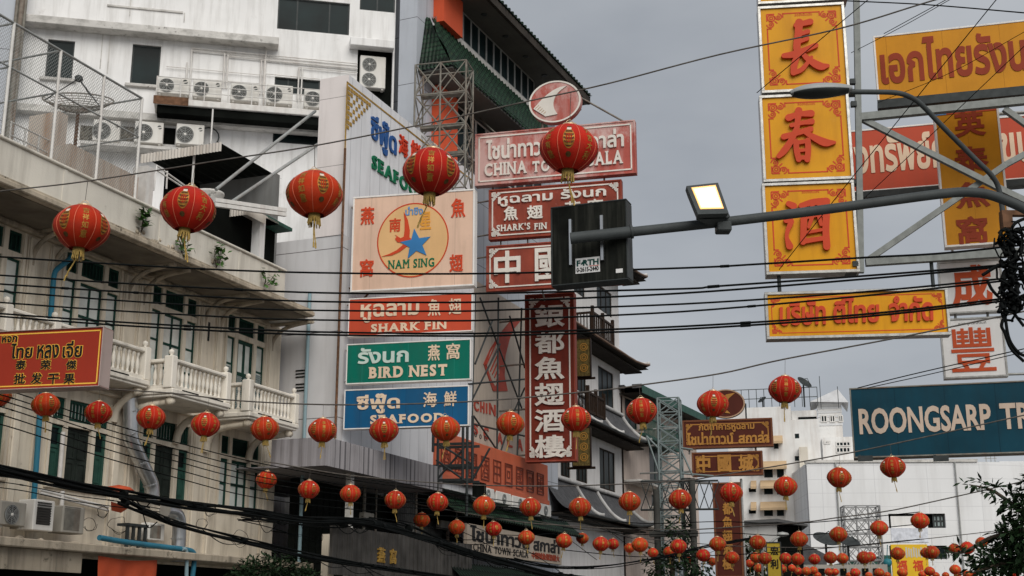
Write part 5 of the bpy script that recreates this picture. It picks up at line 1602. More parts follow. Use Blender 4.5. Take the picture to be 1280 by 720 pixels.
solo('hand_railing', 'low white railing on the terrace behind the chain link fence', 'railing', tr_, M['whitesteel'], A, (A.S(40, 170, .3), -.3, 9.9))
# small walled hut on the terrace with rust streaks
q0, q1 = A.S(86, 205, .9), A.S(172, 240, .9)
hz = A.Z(120, 195, .9)
hb = MB().box(q0, q1, -.9, .4, 9.9, hz); hb.box(q0 + .02, q0 + .3, -.5, .3, hz, hz + .8)
solo('terrace_hut', 'low cream terrace hut with rust streaks behind the fence', 'wall', hb, mat('rust streaked plaster', (.62, .54, .47), .8, var=.07, stain=(.35, .16, .06), stain_amt=.9, stain_scale=(3, 3, .2)), A, (q0, -.5, 9.9))
# corrugated awnings
sF = A.S(277, 185, -.2)
dL, zL = A.pixs(176, 191, sF); dRr, zRr = A.pixs(277, 180, sF)
zA = (zL + zRr) / 2
sBk = A.S(353, 219, -.2)
aw = Th('corrugated_awning', 'wide corrugated awning with a white ribbed edge over the roof terrace', 'awning', A, (sF, .2, 9.9))
cm = MB()
n = 26
for i in range(n):
    a = dRr + (dL - dRr) * i / n; b = dRr + (dL - dRr) * (i + 1) / n; m = (a + b) / 2
    cm.quad((sF, a, zA - .26), (sF - .03, m, zA - .26), (sF - .03, m, zA), (sF, a, zA)); cm.quad((sF - .03, m, zA - .26), (sF, b, zA - .26), (sF, b, zA), (sF - .03, m, zA))
aw.part('edge', cm, M['corr'])
def sheet(u, v):
    s = sF + (sBk - sF) * u; d = dRr + (dL - dRr) * v
    return (s, d, zA - .01 + .03 * math.sin(d * 24))
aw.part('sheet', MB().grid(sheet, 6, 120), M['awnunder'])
aw.part('post', MB().tube([(sF + .2, dRr + 1.0, 9.9), (sF + .2, dRr + 1.0, zA - .03)], .035, 8), M['whitesteel'])
aw.part('post', MB().tube([(sBk - .1, dRr + .1, 9.9), (sBk - .1, dRr + .1, zA - .03)], .05, 8), M['whitesteel'])
# room beneath it
rm = Th('roof_room', 'grey boarded rooftop room in the shade of the corrugated awning', 'room', A, (sBk, .5, 9.9))
rm.part('wall', MB().box(sBk - .6, sBk - .45, .0, dL, 9.9, zA - .1), mat('grey board wall', (.20, .20, .195), .8, var=.1, joint=(0, 0, .01, (.1, .1, .1)), stain=GRIME, stain_amt=.4))
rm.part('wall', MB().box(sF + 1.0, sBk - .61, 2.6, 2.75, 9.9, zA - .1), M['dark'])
tk = MB(); c = A.pix(273, 246, .0)
tk.lathe((c[0], .3, 9.9), [(.36, 0), (.38, .05), (.38, c[1] - 9.9 + .05), (.40, c[1] - 9.9 + .08), (.40, c[1] - 9.9 + .14), (.1, c[1] - 9.9 + .22)], 20)
solo('water_tank', 'round pale water tank under the corrugated awning', 'water tank', tk, M['ledge'], A, (c[0], .3, 9.9))
# lower white fascia awning over the dark terrace opening
n2 = .9
s2 = A.S(307, 262, n2); d2L, z2 = A.pixs(262, 261, s2); d2R, z2b = A.pixs(308, 267, s2)
z2 = A.Z(308, 258, n2)
aw2 = Th('corrugated_awning', 'small white corrugated awning over the dark opening at the parapet end', 'awning', A, (s2, 0, 9.9))
cm = MB(); n = 14
for i in range(n):
    a = d2R + (d2L - d2R) * i / n; b = d2R + (d2L - d2R) * (i + 1) / n; m = (a + b) / 2
    cm.quad((s2, a, z2 - .24), (s2 - .03, m, z2 - .24), (s2 - .03, m, z2), (s2, a, z2)); cm.quad((s2 - .03, m, z2 - .24), (s2, b, z2 - .24), (s2, b, z2), (s2 - .03, m, z2))
for i in range(14):
    a = s2 + .9 * i / 14; b = s2 + .9 * (i + 1) / 14; m = (a + b) / 2; tt = .24 * 1
    cm.quad((a, d2R, z2 - tt), (m, d2R - .03, z2 - tt), (m, d2R - .03, z2), (a, d2R, z2)); cm.quad((m, d2R - .03, z2 - tt), (b, d2R, z2 - tt), (b, d2R, z2), (m, d2R - .03, z2))
aw2.part('edge', cm, M['corr'])
aw2.part('sheet', MB().box(s2 + .02, s2 + 1.6, d2R + .02, d2L, z2 - .03, z2 + .02), M['corr'])
aw2b = MB(); pa_, pb_ = at(268, 250, 30.8), at(357, 263, 32.6)
for hh in (0, -.12): aw2b.bar(pa_ + Vector((0, 0, hh)), pb_ + Vector((0, 0, hh)), .10)
solo('steel_beam', 'white horizontal beam above the small white corrugated awning', 'beam', aw2b, M['whitesteel'], WORLD, tuple(pa_))
aw2.part('post', MB().box(s2 + .75, s2 + 1.0, d2R + .05, d2R + .3, 9.99, z2 - .031), M['whitewall'])
aw2.part('opening_shade', MB().box(s2 - 1.2, s2 + 2.2, d2R + .5, d2R + .6, 9.99, z2 - .035), M['dark'])  # dark sheet added so that the opening looks in shade
aw2.part('side_roof', MB().box(s2 + 1.05, s2 + 2.3, d2R + .02, d2R + .9, z2 - .03, z2 + .06), M['greenpale'])
# steel struts from the terrace up to the block
st_ = MB().tube([at(270, 237, 31.5), at(394, 139, 36)], .045, 8)
solo('steel_strut', 'bare steel tube sloping up from the water tank to the sign wall', 'strut', st_, M['steel'], WORLD, tuple(at(270, 237, 31.5)))
st_ = MB().tube([at(290, 252, 32), at(398, 180, 35.5)], .045, 8)
solo('steel_strut', 'bare steel tube sloping up from the white beam to the sign wall', 'strut', st_, M['steel'], WORLD, tuple(at(290, 252, 32)))
rlg = MB()
for pts in (((192, 238), (196, 207), (231, 232)), ((196, 213), (238, 240)), ((209, 214), (208, 236))):
    P = apath(A, pts, .7); rlg.tube(P, .022, 6)
solo('hand_railing', 'bent white railing at the parapet under the corrugated awning', 'railing', rlg, M['whitesteel'], A, apath(A, [(200, 238)], .7)[0])
bxs = MB().box(A.S(182, 240, .9), A.S(191, 244, .9), -.9, -.5, 10.5, A.Z(187, 208, .9)); solo('white_cabinet', 'tall narrow white cabinet on the terrace by the bent railing', 'cabinet', bxs, M['whitesteel'], A, (A.S(186, 240, .9), -.7, 10.5))

# ------------------------------------------------------------------ plants growing out of the parapet
def leaf(mb, p, dr, L, w, up):
    d = dr.normalized(); sd = d.cross(up)
    if sd.length < 1e-3: sd = Vector((1, 0, 0))
    sd.normalize(); n = sd.cross(d)
    a = p; b = p + d * L * .5 + sd * w * .5 + n * .03 * L; c = p + d * L; e = p + d * L * .5 - sd * w * .5 + n * .03 * L
    mb.add([a, b, c, e], [(0, 1, 2), (0, 2, 3)])
def sprig(label, px, py, h, nl, rg, dens=.12):
    p0 = Vector((A.S(px, py, 1.44), -1.44, A.Z(px, py, 1.44)))
    t = Th('wall_plant', label, 'plant', A, tuple(p0), 'weeds growing on the parapet')
    st = MB(); lf = MB()
    for k in range(4):
        q = p0 + Vector((rg.uniform(-.3, .3), rg.uniform(-.15, -.02), h * rg.uniform(.6, 1)))
        P = smooth_path([p0, (p0 + q) / 2 + Vector((rg.uniform(-.1, .1), -.05, 0)), q], 5); st.tube(P, .009, 5)
        for j in range(nl):
            b = P[rg.randrange(3, len(P))]
            leaf(lf, b + Vector((rg.uniform(-dens, dens), rg.uniform(-.08, .05), rg.uniform(-dens, dens))), Vector((rg.uniform(-1, 1), rg.uniform(-1, .2), rg.uniform(-.8, .6))), rg.uniform(.11, .2), rg.uniform(.09, .15), Vector((rg.uniform(-.5, .5), -.5, 1)))
    t.part('stem', st, M['bark']); t.part('leaves', lf, M['leaf'])
rg = random.Random(3)
sprig('leafy weed sprouting from a chipped spot high on the parapet', 176, 291, .62, 13, rg)
sprig('sparse weed low on the parapet beneath the second large lantern', 227, 318, .35, 6, rg)
sprig('tall thin weed on the parapet right of the second large lantern', 270, 335, .55, 9, rg, .16)
sprig('dark drooping weed near the right end of the parapet', 330, 358, .42, 6, rg)
for px, py in ((176, 291), (181, 301), (194, 302), (212, 309), (266, 327)):
    for k in range(5):
        s, z = A.pix(px + rg.uniform(-6, 6), py + rg.uniform(-2, 3), 1.43); sh.part('broken_plaster', MB().lathe((s, -1.435, z), [(.01, -.02), (rg.uniform(.03, .07), 0), (.01, .01)], 6, axis='d'), M['creamdirty'])
# ------------------------------------------------------------------ signs carried over the street on the right
FY = Fr(97, px=1010, dep=33)
boxes = [(945, -92, 1056, 3), (949.5, 6, 1058.5, 114.5), (951.5, 117.5, 1064, 226), (955, 227.5, 1071, 342)]
BRUSH = {
 '長': ([[(332, 100, 34), (328, 150, 30), (322, 205, 30), (330, 232, 26)], [(318, 112, 20), (350, 104, 24), (378, 97, 28)], [(330, 152, 16), (368, 138, 20)], [(330, 184, 14), (366, 168, 18)],
         [(268, 240, 22), (310, 234, 30), (360, 214, 24), (402, 196, 22)], [(326, 236, 22), (312, 275, 28), (308, 312, 24)], [(308, 312, 22), (345, 296, 20), (384, 246, 14)], [(338, 222, 16), (372, 256, 26), (420, 284, 34), (452, 282, 16)]], 0),
 '春': ([[(330, 470, 30), (326, 510, 24), (322, 545, 22)], [(288, 500, 30), (330, 486, 22), (382, 482, 30)], [(300, 532, 18), (345, 522, 18), (384, 516, 26)], [(268, 580, 26), (320, 566, 22), (380, 548, 24)],
         [(322, 545, 22), (296, 600, 26), (268, 640, 28), (246, 662, 20)], [(352, 556, 20), (388, 580, 26), (440, 604, 34), (480, 604, 14)], [(318, 600, 22), (322, 640, 24), (330, 676, 22)], [(368, 596, 24), (370, 640, 24), (366, 676, 24)], [(318, 606, 18), (368, 598, 18)], [(322, 640, 14), (368, 634, 14)], [(330, 668, 18), (366, 668, 18)]], 0),
 '酒': ([[(288, 188, 24), (308, 198, 30)], [(278, 258, 24), (298, 262, 24), (284, 300, 18), (280, 330, 16), (292, 366, 30)], [(340, 196, 22), (390, 182, 28), (446, 178, 32)], [(352, 248, 28), (350, 300, 26), (348, 350, 24)], [(352, 246, 22), (400, 232, 26), (446, 228, 30)], [(446, 228, 30), (444, 300, 28), (448, 368, 30)],
         [(388, 190, 18), (386, 240, 18), (372, 286, 14)], [(418, 186, 18), (416, 240, 18), (424, 276, 14)], [(368, 308, 14), (424, 298, 14)], [(350, 346, 22), (400, 338, 20), (440, 332, 20)]], 200),
}
glyph = [None, ('長', (977, 25, 1037, 96)), ('春', (972, 135, 1044, 204)), ('酒', (982, 248, 1038, 314))]
lab = ['yellow panel cut off by the top of the view, highest of its column', 'yellow sign panel with a raised red character for long, behind the cobra lamp', 'yellow sign panel with a raised red character for spring, middle of its column', 'yellow sign panel with a raised red character for wine, crossed by the lamp arm']
for bx, gl, lb_ in zip(boxes, glyph, lab):
    s = Sign('shop_sign', lb_, FY, bx, .45, YELP, CHROME, .075, rimout=.05, group='yellow sign panels stacked in one column')
    s.line(.22, .036, LRED, .006, .46)
    if gl:
        s.brush(BRUSH[gl[0]][0], 900, BRUSH[gl[0]][1], 3.366, LRED, .10)
        xm = (bx[0] + bx[2]) / 2; s.text('ล่ออังลิ้มเช้ง', (xm - 11, bx[1] + 10, xm + 11, bx[1] + 14), LRED, .01, thick=.004)
FYb = Fr(97, px=1010, dep=33 - .06)
gt = Th('sign_gantry', 'grey steel truss that carries the yellow panels out over the street', 'gantry', FY, (FY.S(1290, 320), .3, FY.Z(1290, 330)))
def gbar(mb, x0, y0, x1, y1, w, d=.1):
    p, q = FY.pix(x0, y0, -d), FY.pix(x1, y1, -d); mb.tube([(p[0], d, p[1]), (q[0], d, q[1])], w * .707, 4)
m_ = MB(); gbar(m_, 1069.5, -60, 1076, 341, .16); gt.part('upright', m_, M['gantry'])
m_ = MB(); gbar(m_, 1074, 147, 1420, 112, .2, .12); gt.part('beam', m_, M['gantry'])
m_ = MB(); gbar(m_, 1082, 328, 1420, 306, .2, .12); gt.part('beam', m_, M['gantry'])
for x0, y0, x1, y1, d in ((1078, 149, 1256, 239, .15), (1256, 239, 1400, 306, .15), (1085, 325, 1257, 206, .3), (1257, 206, 1400, 128, .3), (1255, 136, 1400, 240, .18)):
    m_ = MB(); gbar(m_, x0, y0, x1, y1, .15, d); gt.part('diagonal', m_, M['gantry'])
for y in (113, 226, 338):
    p = FY.pix(1062, y); gt.part('clamp', MB().box(p[0] - .1, p[0] + .2, .05, .35, p[1] - .06, p[1] + .06), M['darksteel'])
for x, y in ((1064.5, 102), (1066, 130), (1068, 330)): p = FY.pix(x, y); gt.part('clamp', MB().box(p[0] - .05, p[0] + .1, -.05, .1, p[1] - .07, p[1] + .07), M['darksteel'])
gt.part('post', MB().box(FY.S(1392, 300), FY.S(1402, 300), 0, .3, 0, FY.Z(1400, 100)), M['steel'])
s = Sign('shop_sign', 'long yellow sign of red ornate Thai lettering hung below the yellow column', FY, (957, 362.5, 1186.5, 421.5), .35, YELP, CHROME, .07, rimout=.05)
s.line(.15, .022, LRED, .005, .24)
for b, bx in (('บริษัท', (974, 375, 1032, 407)), ('ตีไทย', (1041, 372, 1099, 404)), ('จำกัด', (1111, 370, 1166, 402))): s.text(b, bx, LRED, .03, thick=.06, shear=.08)
p = FY.pix(974.5, 352); s.brace([((p[0], .15, s.z1), (p[0], .15, p[1] + .3)), ((s.s1 - .3, .2, s.z1), (s.s1 - .3, .2, s.z1 + .9))], M['darksteel'], .05)
FT = Fr(105, px=1095, dep=36)
s = Sign('shop_sign', 'big amber sign with red brown Thai letters at the upper right', FT, (1093, 27.5, 1420, 113), .4, YEL2, WHTRIM, .05, rimout=.02)
s.text('เอกไทยรังนก', (1099.5, 41, 1308, 96), LBROWN, .03, thick=.02)
p = FT.pix(1094, 132)
s.part('bottom_rail', MB().box(s.s0 - .02, s.s1, -.25, .3, s.z0 - .27, s.z0 - .01), M['darksteel'])
FO = Fr(105, px=1172, dep=38)
s = Sign('shop_sign', 'amber vertical sign of four dark red characters behind the truss', FO, (1173, 122, 1256, 307), .35, YEL2, WHTRIM, .06, rimout=.02)
for c, bx in (('英', (1192, 139, 1232, 171)), ('泰', (1192, 183, 1236, 216)), ('魚', (1194, 227, 1237, 260)), ('窩', (1196, 270, 1235, 305))): s.text(c, bx, LBROWN, .03, thick=.02)
t0_, t1_ = FO.Z(1210, 141), FO.Z(1210, 122)
s.part('top_band', MB().box(s.s0 + .3, s.s1 - .06, -.012, 0, t0_, t1_ - .06), mat('red band', (.50, .085, .04), .5))
s.part('swoosh', MB().prism([FO.pix(*p) for p in ((1178, 139), (1190, 130), (1206, 126), (1225, 124), (1208, 130), (1196, 134), (1216, 133), (1190, 140))], -.03, -.013), LWHITE)
s.part('blue_corner', MB().box(s.s0 + .06, s.s0 + .38, -.014, 0, t0_, t1_ - .08), LBLUE)
s.brace([((s.s1 - .1, .3, s.z0 + .5), (s.s1 + 6, 1, s.z0 + .5)), ((s.s1 - .1, .3, s.z1 - .5), (s.s1 + 6, 1, s.z1 - .5))], M['steel'], .06)
FR2 = Fr(105, px=1077, dep=41)
s = Sign('shop_sign', 'red sign with cream Thai letters showing either side of the amber vertical sign', FR2, (1030, 149.5, 1400, 229), .35, mat('salmon red panel', (.48, .082, .045), .5, var=.06, stain=(.35, .09, .06), stain_amt=.3), WHTRIM, .05, rimout=.02)
s.text('งทรัพย์ก', (1067, 166, 1182, 214), LCREAM, .03, thick=.02); s.text('ขบ', (1250, 165, 1292, 204), LCREAM, .03, thick=.02)
s.part('bottom_rail', MB().box(s.s0, s.s1, -.1, .35, s.z0 - .22, s.z0 - .01), M['darksteel'])
FW = Fr(104, px=1180, dep=39)
s = Sign('shop_sign', 'white sign panel with an orange red character behind the cable tangle, upper of two', FW, (1174, 325.5, 1254, 391), .3, WHTP, CHROME, .05, rimout=.03)
CHR = mat('orange red character', (.50, .085, .03), .5, var=.06)
s.text('成', (1189, 331, 1240, 384), CHR, .035, thick=.02)
s.brace([((s.s0 + .5, .2, s.z1), (s.s0 + .5, .2, s.z1 + .6)), ((s.s1 - .4, .2, s.z1), (s.s1 - .4, .2, s.z1 + .6))], M['steel'], .04)
s2_ = Sign('shop_sign', 'white sign panel with a squared orange red character under the other white one', FW, (1177, 397, 1257, 472), .3, WHTP, CHROME, .05, rimout=.03)
s2_.text('豐', (1188, 409, 1243.5, 464.5), CHR, .008, thick=.02); s2_.text('หจก.ลูกรักภัณฑ์', (1198, 402, 1233, 406.5), LBLACK, .0, thick=.004)
s2_.brace([((s2_.s0 + .5, .2, s2_.z1), (s2_.s0 + .5, .2, s2_.z1 + .25)), ((s2_.s1 - .4, .2, s2_.z1), (s2_.s1 - .4, .2, s2_.z1 + .25)), ((s2_.s1, .25, s2_.z0 + .1), (s2_.s1 + 7, .8, s2_.z0 + .1))], M['steel'], .04)
FB = Fr(105, px=1065, dep=30)
s = Sign('shop_sign', 'wide dark teal sign reading ROONGSARP at the right', FB, (1064, 477, 1440, 567), .45, TEALP, M['oldsteel'], .03, rimout=.02)
LTAN = mat('tan letters', (.55, .43, .34), .5, var=.08, stain=(.3, .24, .2), stain_amt=.4)
s.text('ROONGSARP', (1073.5, 507.5, 1239, 540.5), LTAN, .03, thick=.015); s.text('TR', (1250, 503.5, 1291, 536), LTAN, .03, thick=.015)
fx = MB()
for x in (1075, 1168):
    p = FB.pix(x, 573); fx.box(p[0] - .05, p[0] + .28, -.5, -.42, p[1] - .12, p[1]); fx.tube([(p[0], -.45, p[1]), (p[0], .1, s.z0)], .03, 6)
s.part('spotlight', fx, M['darksteel'])
s.brace([((s.s0 + 2 + i * 2, .5, s.z1), (s.s0 + 3.2 + i * 2, .6, s.z1 + 2.5)) for i in range(2, 4)], M['steel'], .04)
# small bits of wiring and fixing above the teal sign's right end
# ------------------------------------------------------------------ advertising light box on the lamp arm
FL = Fr(111, px=690, dep=11.3)
s = Sign('light_box', 'black back of a light box with a white FORTH sticker on the lamp arm', FL, (689, 254, 784, 353.5), .16, mat('black sheet metal', (.009, .010, .008), .75, var=.35, scale=9, stain=(.06, .06, .05), stain_amt=.6, stain_scale=(12, 12, .6)), M['darksteel'], .012, rimout=.006, cat='light box')
LBX = s
for x0, x1, y0, y1 in ((712.5, 715.5, 275, 332), (751.5, 755, 270, 326)):
    q = rect(FL, x0, y0, x1, y1); s.part('rail', MB().box(q[0], q[1], -.03, 0, q[2], q[3]), M['silver'])
q = rect(FL, 719.5, 322, 750, 341); s.part('sticker', MB().box(q[0], q[1], -.004, 0, q[2], q[3]), WHTP)
DKG = mat('dark green ink', (.01, .06, .05), .5)
s.text('F RTH', (721, 324.5, 748.5, 332), DKG, .04, thick=.006); s.text('0-2615-2440', (721, 333.5, 748.5, 339.5), LBLACK, .03, thick=.006)
o_ = MB(); c = FL.pix(729, 328.6); o_.prism([(c[0] + .021 * math.cos(a), c[1] + .012 * math.sin(a) + .012 * math.cos(a)) for a in [i * .42 for i in range(15)]], -.006, 0); s.part('logo', o_, DKG)
q = rect(FL, 736, 331.8, 749, 332.4); s.part('underline', MB().box(q[0], q[1], -.006, 0, q[2], q[3]), LRED)
q = rect(FL, 770, 336, 778.5, 341); s.part('sticker', MB().box(q[0], q[1], -.004, 0, q[2], q[3]), WHTP)
# ------------------------------------------------------------------ street lamp whose arm crosses the view
PX = 1372
lampd = 10.9
la = Th('street_lamp', 'grey street lamp with a long crossing arm and a lit square head', 'street lamp', WORLD, (at(PX, 300, lampd).x, lampd, 0))
pp_ = at(PX, 300, lampd)
la.part('pole', MB().tube([(pp_.x, lampd, 0), (pp_.x, lampd, 2), (pp_.x, lampd, pp_.z + 1.2)], [.13, .11, .075], 14).box(pp_.x - .2, pp_.x + .2, lampd - .2, lampd + .2, 0, .05), M['pole'])
P = smooth_path([at(*p) for p in ((713, 298, 11.02), (760, 293, 11.0), (830, 285.5, 10.98), (900, 278, 10.96), (1000, 266, 10.95), (1100, 252.5, 10.93), (1180, 242, 10.92), (1215, 240.5, 10.92), (1245, 246, 10.91), (1290, 266, 10.9), (1340, 300, 10.9), (PX, 330, 10.9))], 5)
la.part('arm', MB().tube(P, .044, 14), M['pole'])
P2 = [at(713, 298, 11.02), at(788, 290, 11.0)]
la.part('sleeve', MB().tube(P2, .052, 14).tube([at(788, 290, 11.0), at(791, 289.6, 11.0)], .062, 14), M['pole'])
# lit head: a tilted flat housing, its glass facing down and to the street
hd = [at(*p) for p in ((859, 233, 10.86), (897, 229, 10.98), (910, 266, 10.8), (873, 267, 10.66))]
up = (hd[1] - hd[0]).cross(hd[2] - hd[1]).normalized()
if up.y < 0: up = -up
cen = sum(hd, Vector()) / 4
hm = MB()
back = [p + up * .05 for p in hd]; top = [cen + (p - cen) * .8 + up * .10 for p in hd]
out = [cen + (p - cen) * 1.04 for p in hd]
hm.add([tuple(p) for p in out + back + top], [(0, 1, 5, 4), (1, 2, 6, 5), (2, 3, 7, 6), (3, 0, 4, 7), (4, 5, 9, 8), (5, 6, 10, 9), (6, 7, 11, 10), (7, 4, 8, 11), (8, 9, 10, 11)])
glassq = [cen + (p - cen) * .80 + (hd[0] - hd[3]) * .03 for p in hd]
hm.add([tuple(p) for p in out + [p - up * .006 for p in glassq]], [(0, 1, 5, 4), (1, 2, 6, 5), (2, 3, 7, 6), (3, 0, 4, 7)])
nk = [hd[3], hd[2], at(900, 277, 10.9), at(893, 277, 10.9)]
hm.add([tuple(p) for p in nk] + [tuple(p + up * .07) for p in nk], [(0, 1, 2, 3), (4, 7, 6, 5), (0, 3, 7, 4), (1, 5, 6, 2), (3, 2, 6, 7)])
hb_ = at(904, 284, 10.95)
hm.box(hb_.x - .065, hb_.x + .065, hb_.y - .07, hb_.y + .07, hb_.z - .05, hb_.z + .04, 0, .01)
hm.lathe(tuple(at(908.5, 270, 10.88)), [(.02, -.02), (.028, 0), (.02, .02)], 10, axis='d')
la_head = la.part('lamp_head', hm, M['pole'])
GL = mat('lit lamp glass', (.9, .85, .75), .3, emit=((1.0, .88, .70), 3.6))
la.part('lamp_glass', MB().add([tuple(cen + (p - cen) * .78 - up * .011) for p in glassq], [(0, 1, 2, 3)]), GL, la_head)
la.part('lamp_glow_edge', MB().add([tuple(p - up * .0075) for p in glassq], [(0, 1, 2, 3)]), mat('amber lamp glow', (.8, .5, .2), .4, emit=((1.0, .36, .08), .45)), la_head)  # outer amber falloff of the lamp's light, drawn as a glowing sheet
la.part('lamp_glow_inner', MB().add([tuple(cen + (p - cen) * .92 - up * .009) for p in glassq], [(0, 1, 2, 3)]), mat('bright lamp glow', (.9, .6, .3), .4, emit=((1.0, .58, .22), 1.1)), la_head)  # inner orange step of the same painted falloff
RIMG = mat('lamp reflector', (.5, .22, .05), .4, .3)
# cobra head lamp further back
cd = 15.0
cl = Th('street_lamp', 'unlit grey cobra head street lamp in front of the yellow panels', 'street lamp', WORLD, (at(1345, 300, cd).x, cd, 0))
b_ = at(1345, 300, cd)
cl.part('pole', MB().tube([(b_.x, cd, 0), (b_.x, cd, b_.z + .6)], [.15, .11], 12), M['pole'])
P = smooth_path([at(*p) for p in ((1062, 115, 14.6), (1090, 115, 14.6), (1120, 116, 14.6), (1137, 121, 14.65), (1152, 131, 14.7), (1180, 160, 14.8), (1220, 200, 14.9), (1240, 220, 14.95), (1249, 238, 15), (1255, 276, 15))], 5)
cl.part('arm', MB().tube(P, .032, 10), M['pole'])
p_, q_ = at(1253, 272, cd), at(1345, 262, cd)
bk_ = MB().box(p_.x - .02, p_.x + .10, cd - .06, cd + .06, p_.z - .14, p_.z + .02); bk_.box(p_.x - .02, b_.x, cd - .05, cd + .05, p_.z + .021, p_.z + .08)
cl.part('bracket', bk_, M['rust'])
c0, c1 = at(989, 115, 14.5), at(1063, 114, 14.6)
hm = MB()
def cob(u, v):
    # u round, v along from nose to neck
    x = c0.x + (c1.x - c0.x) * v
    w = .17 * math.sin(math.pi * min(1, v * .92 + .0)) ** .55 * (1 - .45 * v) + .012
    h1 = .105 * math.sin(math.pi * min(1, v * .85 + .03)) ** .6 * (1 - .35 * v) + .012; h2 = .062 * math.sin(math.pi * min(1, v * .95)) ** .6 + .006
    a = 2 * math.pi * u
    z = c0.z + (c1.z - c0.z) * v
    return (x, 14.55 + w * math.cos(a), z + (h1 if math.sin(a) > 0 else h2) * math.sin(a))
hm.grid(cob, 24, 20)
h_ = cl.part('lamp_head', hm, mat('pale lamp housing', (.30, .31, .31), .45, .1, var=.1))
lm_ = MB()
def lens(u, v):
    v = .04 + .9 * v; x, y, z = cob(.5 + .5 * u, v); return (x, y, z - .006)
lm_.grid(lens, 14, 18); cl.part('lens', lm_, M['darksteel'], h_)

# ------------------------------------------------------------------ further brown signs and lattice mast in the middle distance
FD = Fr(103, px=900, dep=66)
LG2 = mat('dull gold letters', (.42, .20, .05), .5, .1, var=.15)
s = Sign('restaurant_sign', 'wide brown sign with two lines of gold Thai letters', FD, (853, 524, 966, 559.5), .4, BROWNP, mat('brown rim', (.16, .06, .03), .5), .09, rimout=.03)
s.line(.2, .05, LG2, .01, .3)
s.text('ภัตตาคารหูฉลาม', (873, 528, 943, 540), LG2, .03, thick=.03); s.text('ไชน่าทาวน์', (858, 540, 917, 556), LG2, .035, thick=.03); s.text('สกาล่า', (923, 539, 961, 554), LG2, .035, thick=.03)
s.brace([((s.s0 + .3, .3, s.z0), (s.s0 + .3, .3, s.z0 - .25)), ((s.s1 - .9, .3, s.z0), (s.s1 - .9, .3, s.z0 - .35)), ((s.s0, .4, s.z0 + .3), (s.s0 - 3.5, .8, s.z0 + .3)), ((s.s0, .4, s.z1 - .3), (s.s0 - 3.5, .8, s.z1 - .3))], M['steel'], .05)
sb = s
c = FD.pix(907, 504.5); R = (FD.S(930.5, 504) - FD.S(883, 504)) / 2; Rz = (FD.Z(907, 487) - FD.Z(907, 522)) / 2
em = Th('emblem_sign', 'brown disc sign with a gold fin standing on the wide brown sign', 'sign', FD, (c[0], .3, sb.z1))
em.part('disc', MB().prism([(c[0] + R * math.cos(i * math.pi / 20), c[1] + Rz * math.sin(i * math.pi / 20)) for i in range(40)], 0, .4), BROWNP)
rm_ = MB()
for i in range(40):
    a, b = i * math.pi / 20, (i + 1) * math.pi / 20
    rm_.quad(*[(c[0] + k * R * math.cos(t), -.02, c[1] + k * Rz * math.sin(t)) for k, t in ((1.02, a), (1.02, b), (.94, b), (.94, a))])
em.part('rim', rm_, mat('pale brown rim', (.40, .26, .17), .5))
em.part('fin', MB().prism([FD.pix(*p) for p in ((919, 491), (908, 493), (900, 499), (893, 508), (900, 515), (913, 517), (909, 513), (908, 506), (911, 498))], -.03, -.002), LG2)
em.part('bracket', MB().tube([(c[0] + 1, .2, sb.z1), (c[0] + 1, .2, c[1])], .04, 6).tube([(c[0] - 1, .2, sb.z1), (c[0] - 1, .2, c[1])], .04, 6), M['darksteel'])
s = Sign('restaurant_sign', 'brown sign of three gold Chinese characters under the wide brown sign', FD, (865, 564.5, 953.5, 594.5), .4, BROWNP, mat('brown rim', (.16, .06, .03), .5), .09, rimout=.03)
s.line(.2, .05, LG2, .01, .28)
for ch, bx in (('中', (871, 569, 888, 591)), ('國', (897, 568.5, 914, 590)), ('城', (923, 568, 942, 590))): s.text(ch, bx, LG2, .04, thick=.04)
s.brace([((s.s0, .4, s.z0 + .3), (s.s0 - 4, .8, s.z0 + .3))], M['steel'], .05)
s = Sign('restaurant_sign', 'tall brown vertical sign of gold characters among the far lanterns', FD, (892.5, 603, 927.5, 722), .4, BROWNP, mat('brown rim', (.16, .06, .03), .5), .09, rimout=.03)
for i, ch in enumerate('銀都魚翅酒樓'): s.text(ch, (903, 611 + i * 17.2, 916, 626 + i * 17.2), LG2, .03, thick=.03)
s.brace([((s.s1 + .05, .3, s.z1 + .2), (s.s1 + .05, .3, s.z0 - 3)), ((s.s0, .3, s.z1), (s.s0 - 4, .8, s.z1 + .3))], M['steel'], .06)
Lm = Fr(103, px=826, dep=64)
a, b = Lm.S(823, 560), Lm.S(850, 560)
lt = lattice(MB(), Lm, a, b, 0, 1.0, Lm.Z(836, 760), Lm.Z(836, 497), 14, .06, .035)
lt.tube([(a, 0, Lm.Z(836, 560)), (Lm.S(808, 545), 0, Lm.Z(808, 545))], .05, 5); lt.tube([(a, 0, Lm.Z(836, 590)), (Lm.S(808, 545), 0, Lm.Z(808, 545))], .05, 5)
lt.tube([(b, 0, Lm.Z(836, 560)), (Lm.S(866, 558), 0, Lm.Z(866, 562))], .05, 5); lt.tube([(b, 0, Lm.Z(836, 592)), (Lm.S(892, 595), 0, Lm.Z(892, 595))], .05, 5); lt.tube([(b, 0, Lm.Z(836, 560)), (Lm.S(866, 595), 0, Lm.Z(866, 595))], .05, 5)
solo('lattice_mast', 'grey steel lattice mast holding the brown signs', 'lattice mast', lt, mat('grey mast steel', (.20, .24, .24), .5, .2, var=.15), Lm, (a, 0, Lm.Z(836, 760)))
lt = lattice(MB(), Lm, Lm.S(858, 650), Lm.S(868, 650), -1.5, -.9, Lm.Z(860, 760), Lm.Z(860, 602), 8, .05, .03)
for y in (605, 640): lt.tube([(Lm.S(805, y), -1.2, Lm.Z(805, y)), (Lm.S(900, y), -1.2, Lm.Z(900, y - 1))], .05, 5)
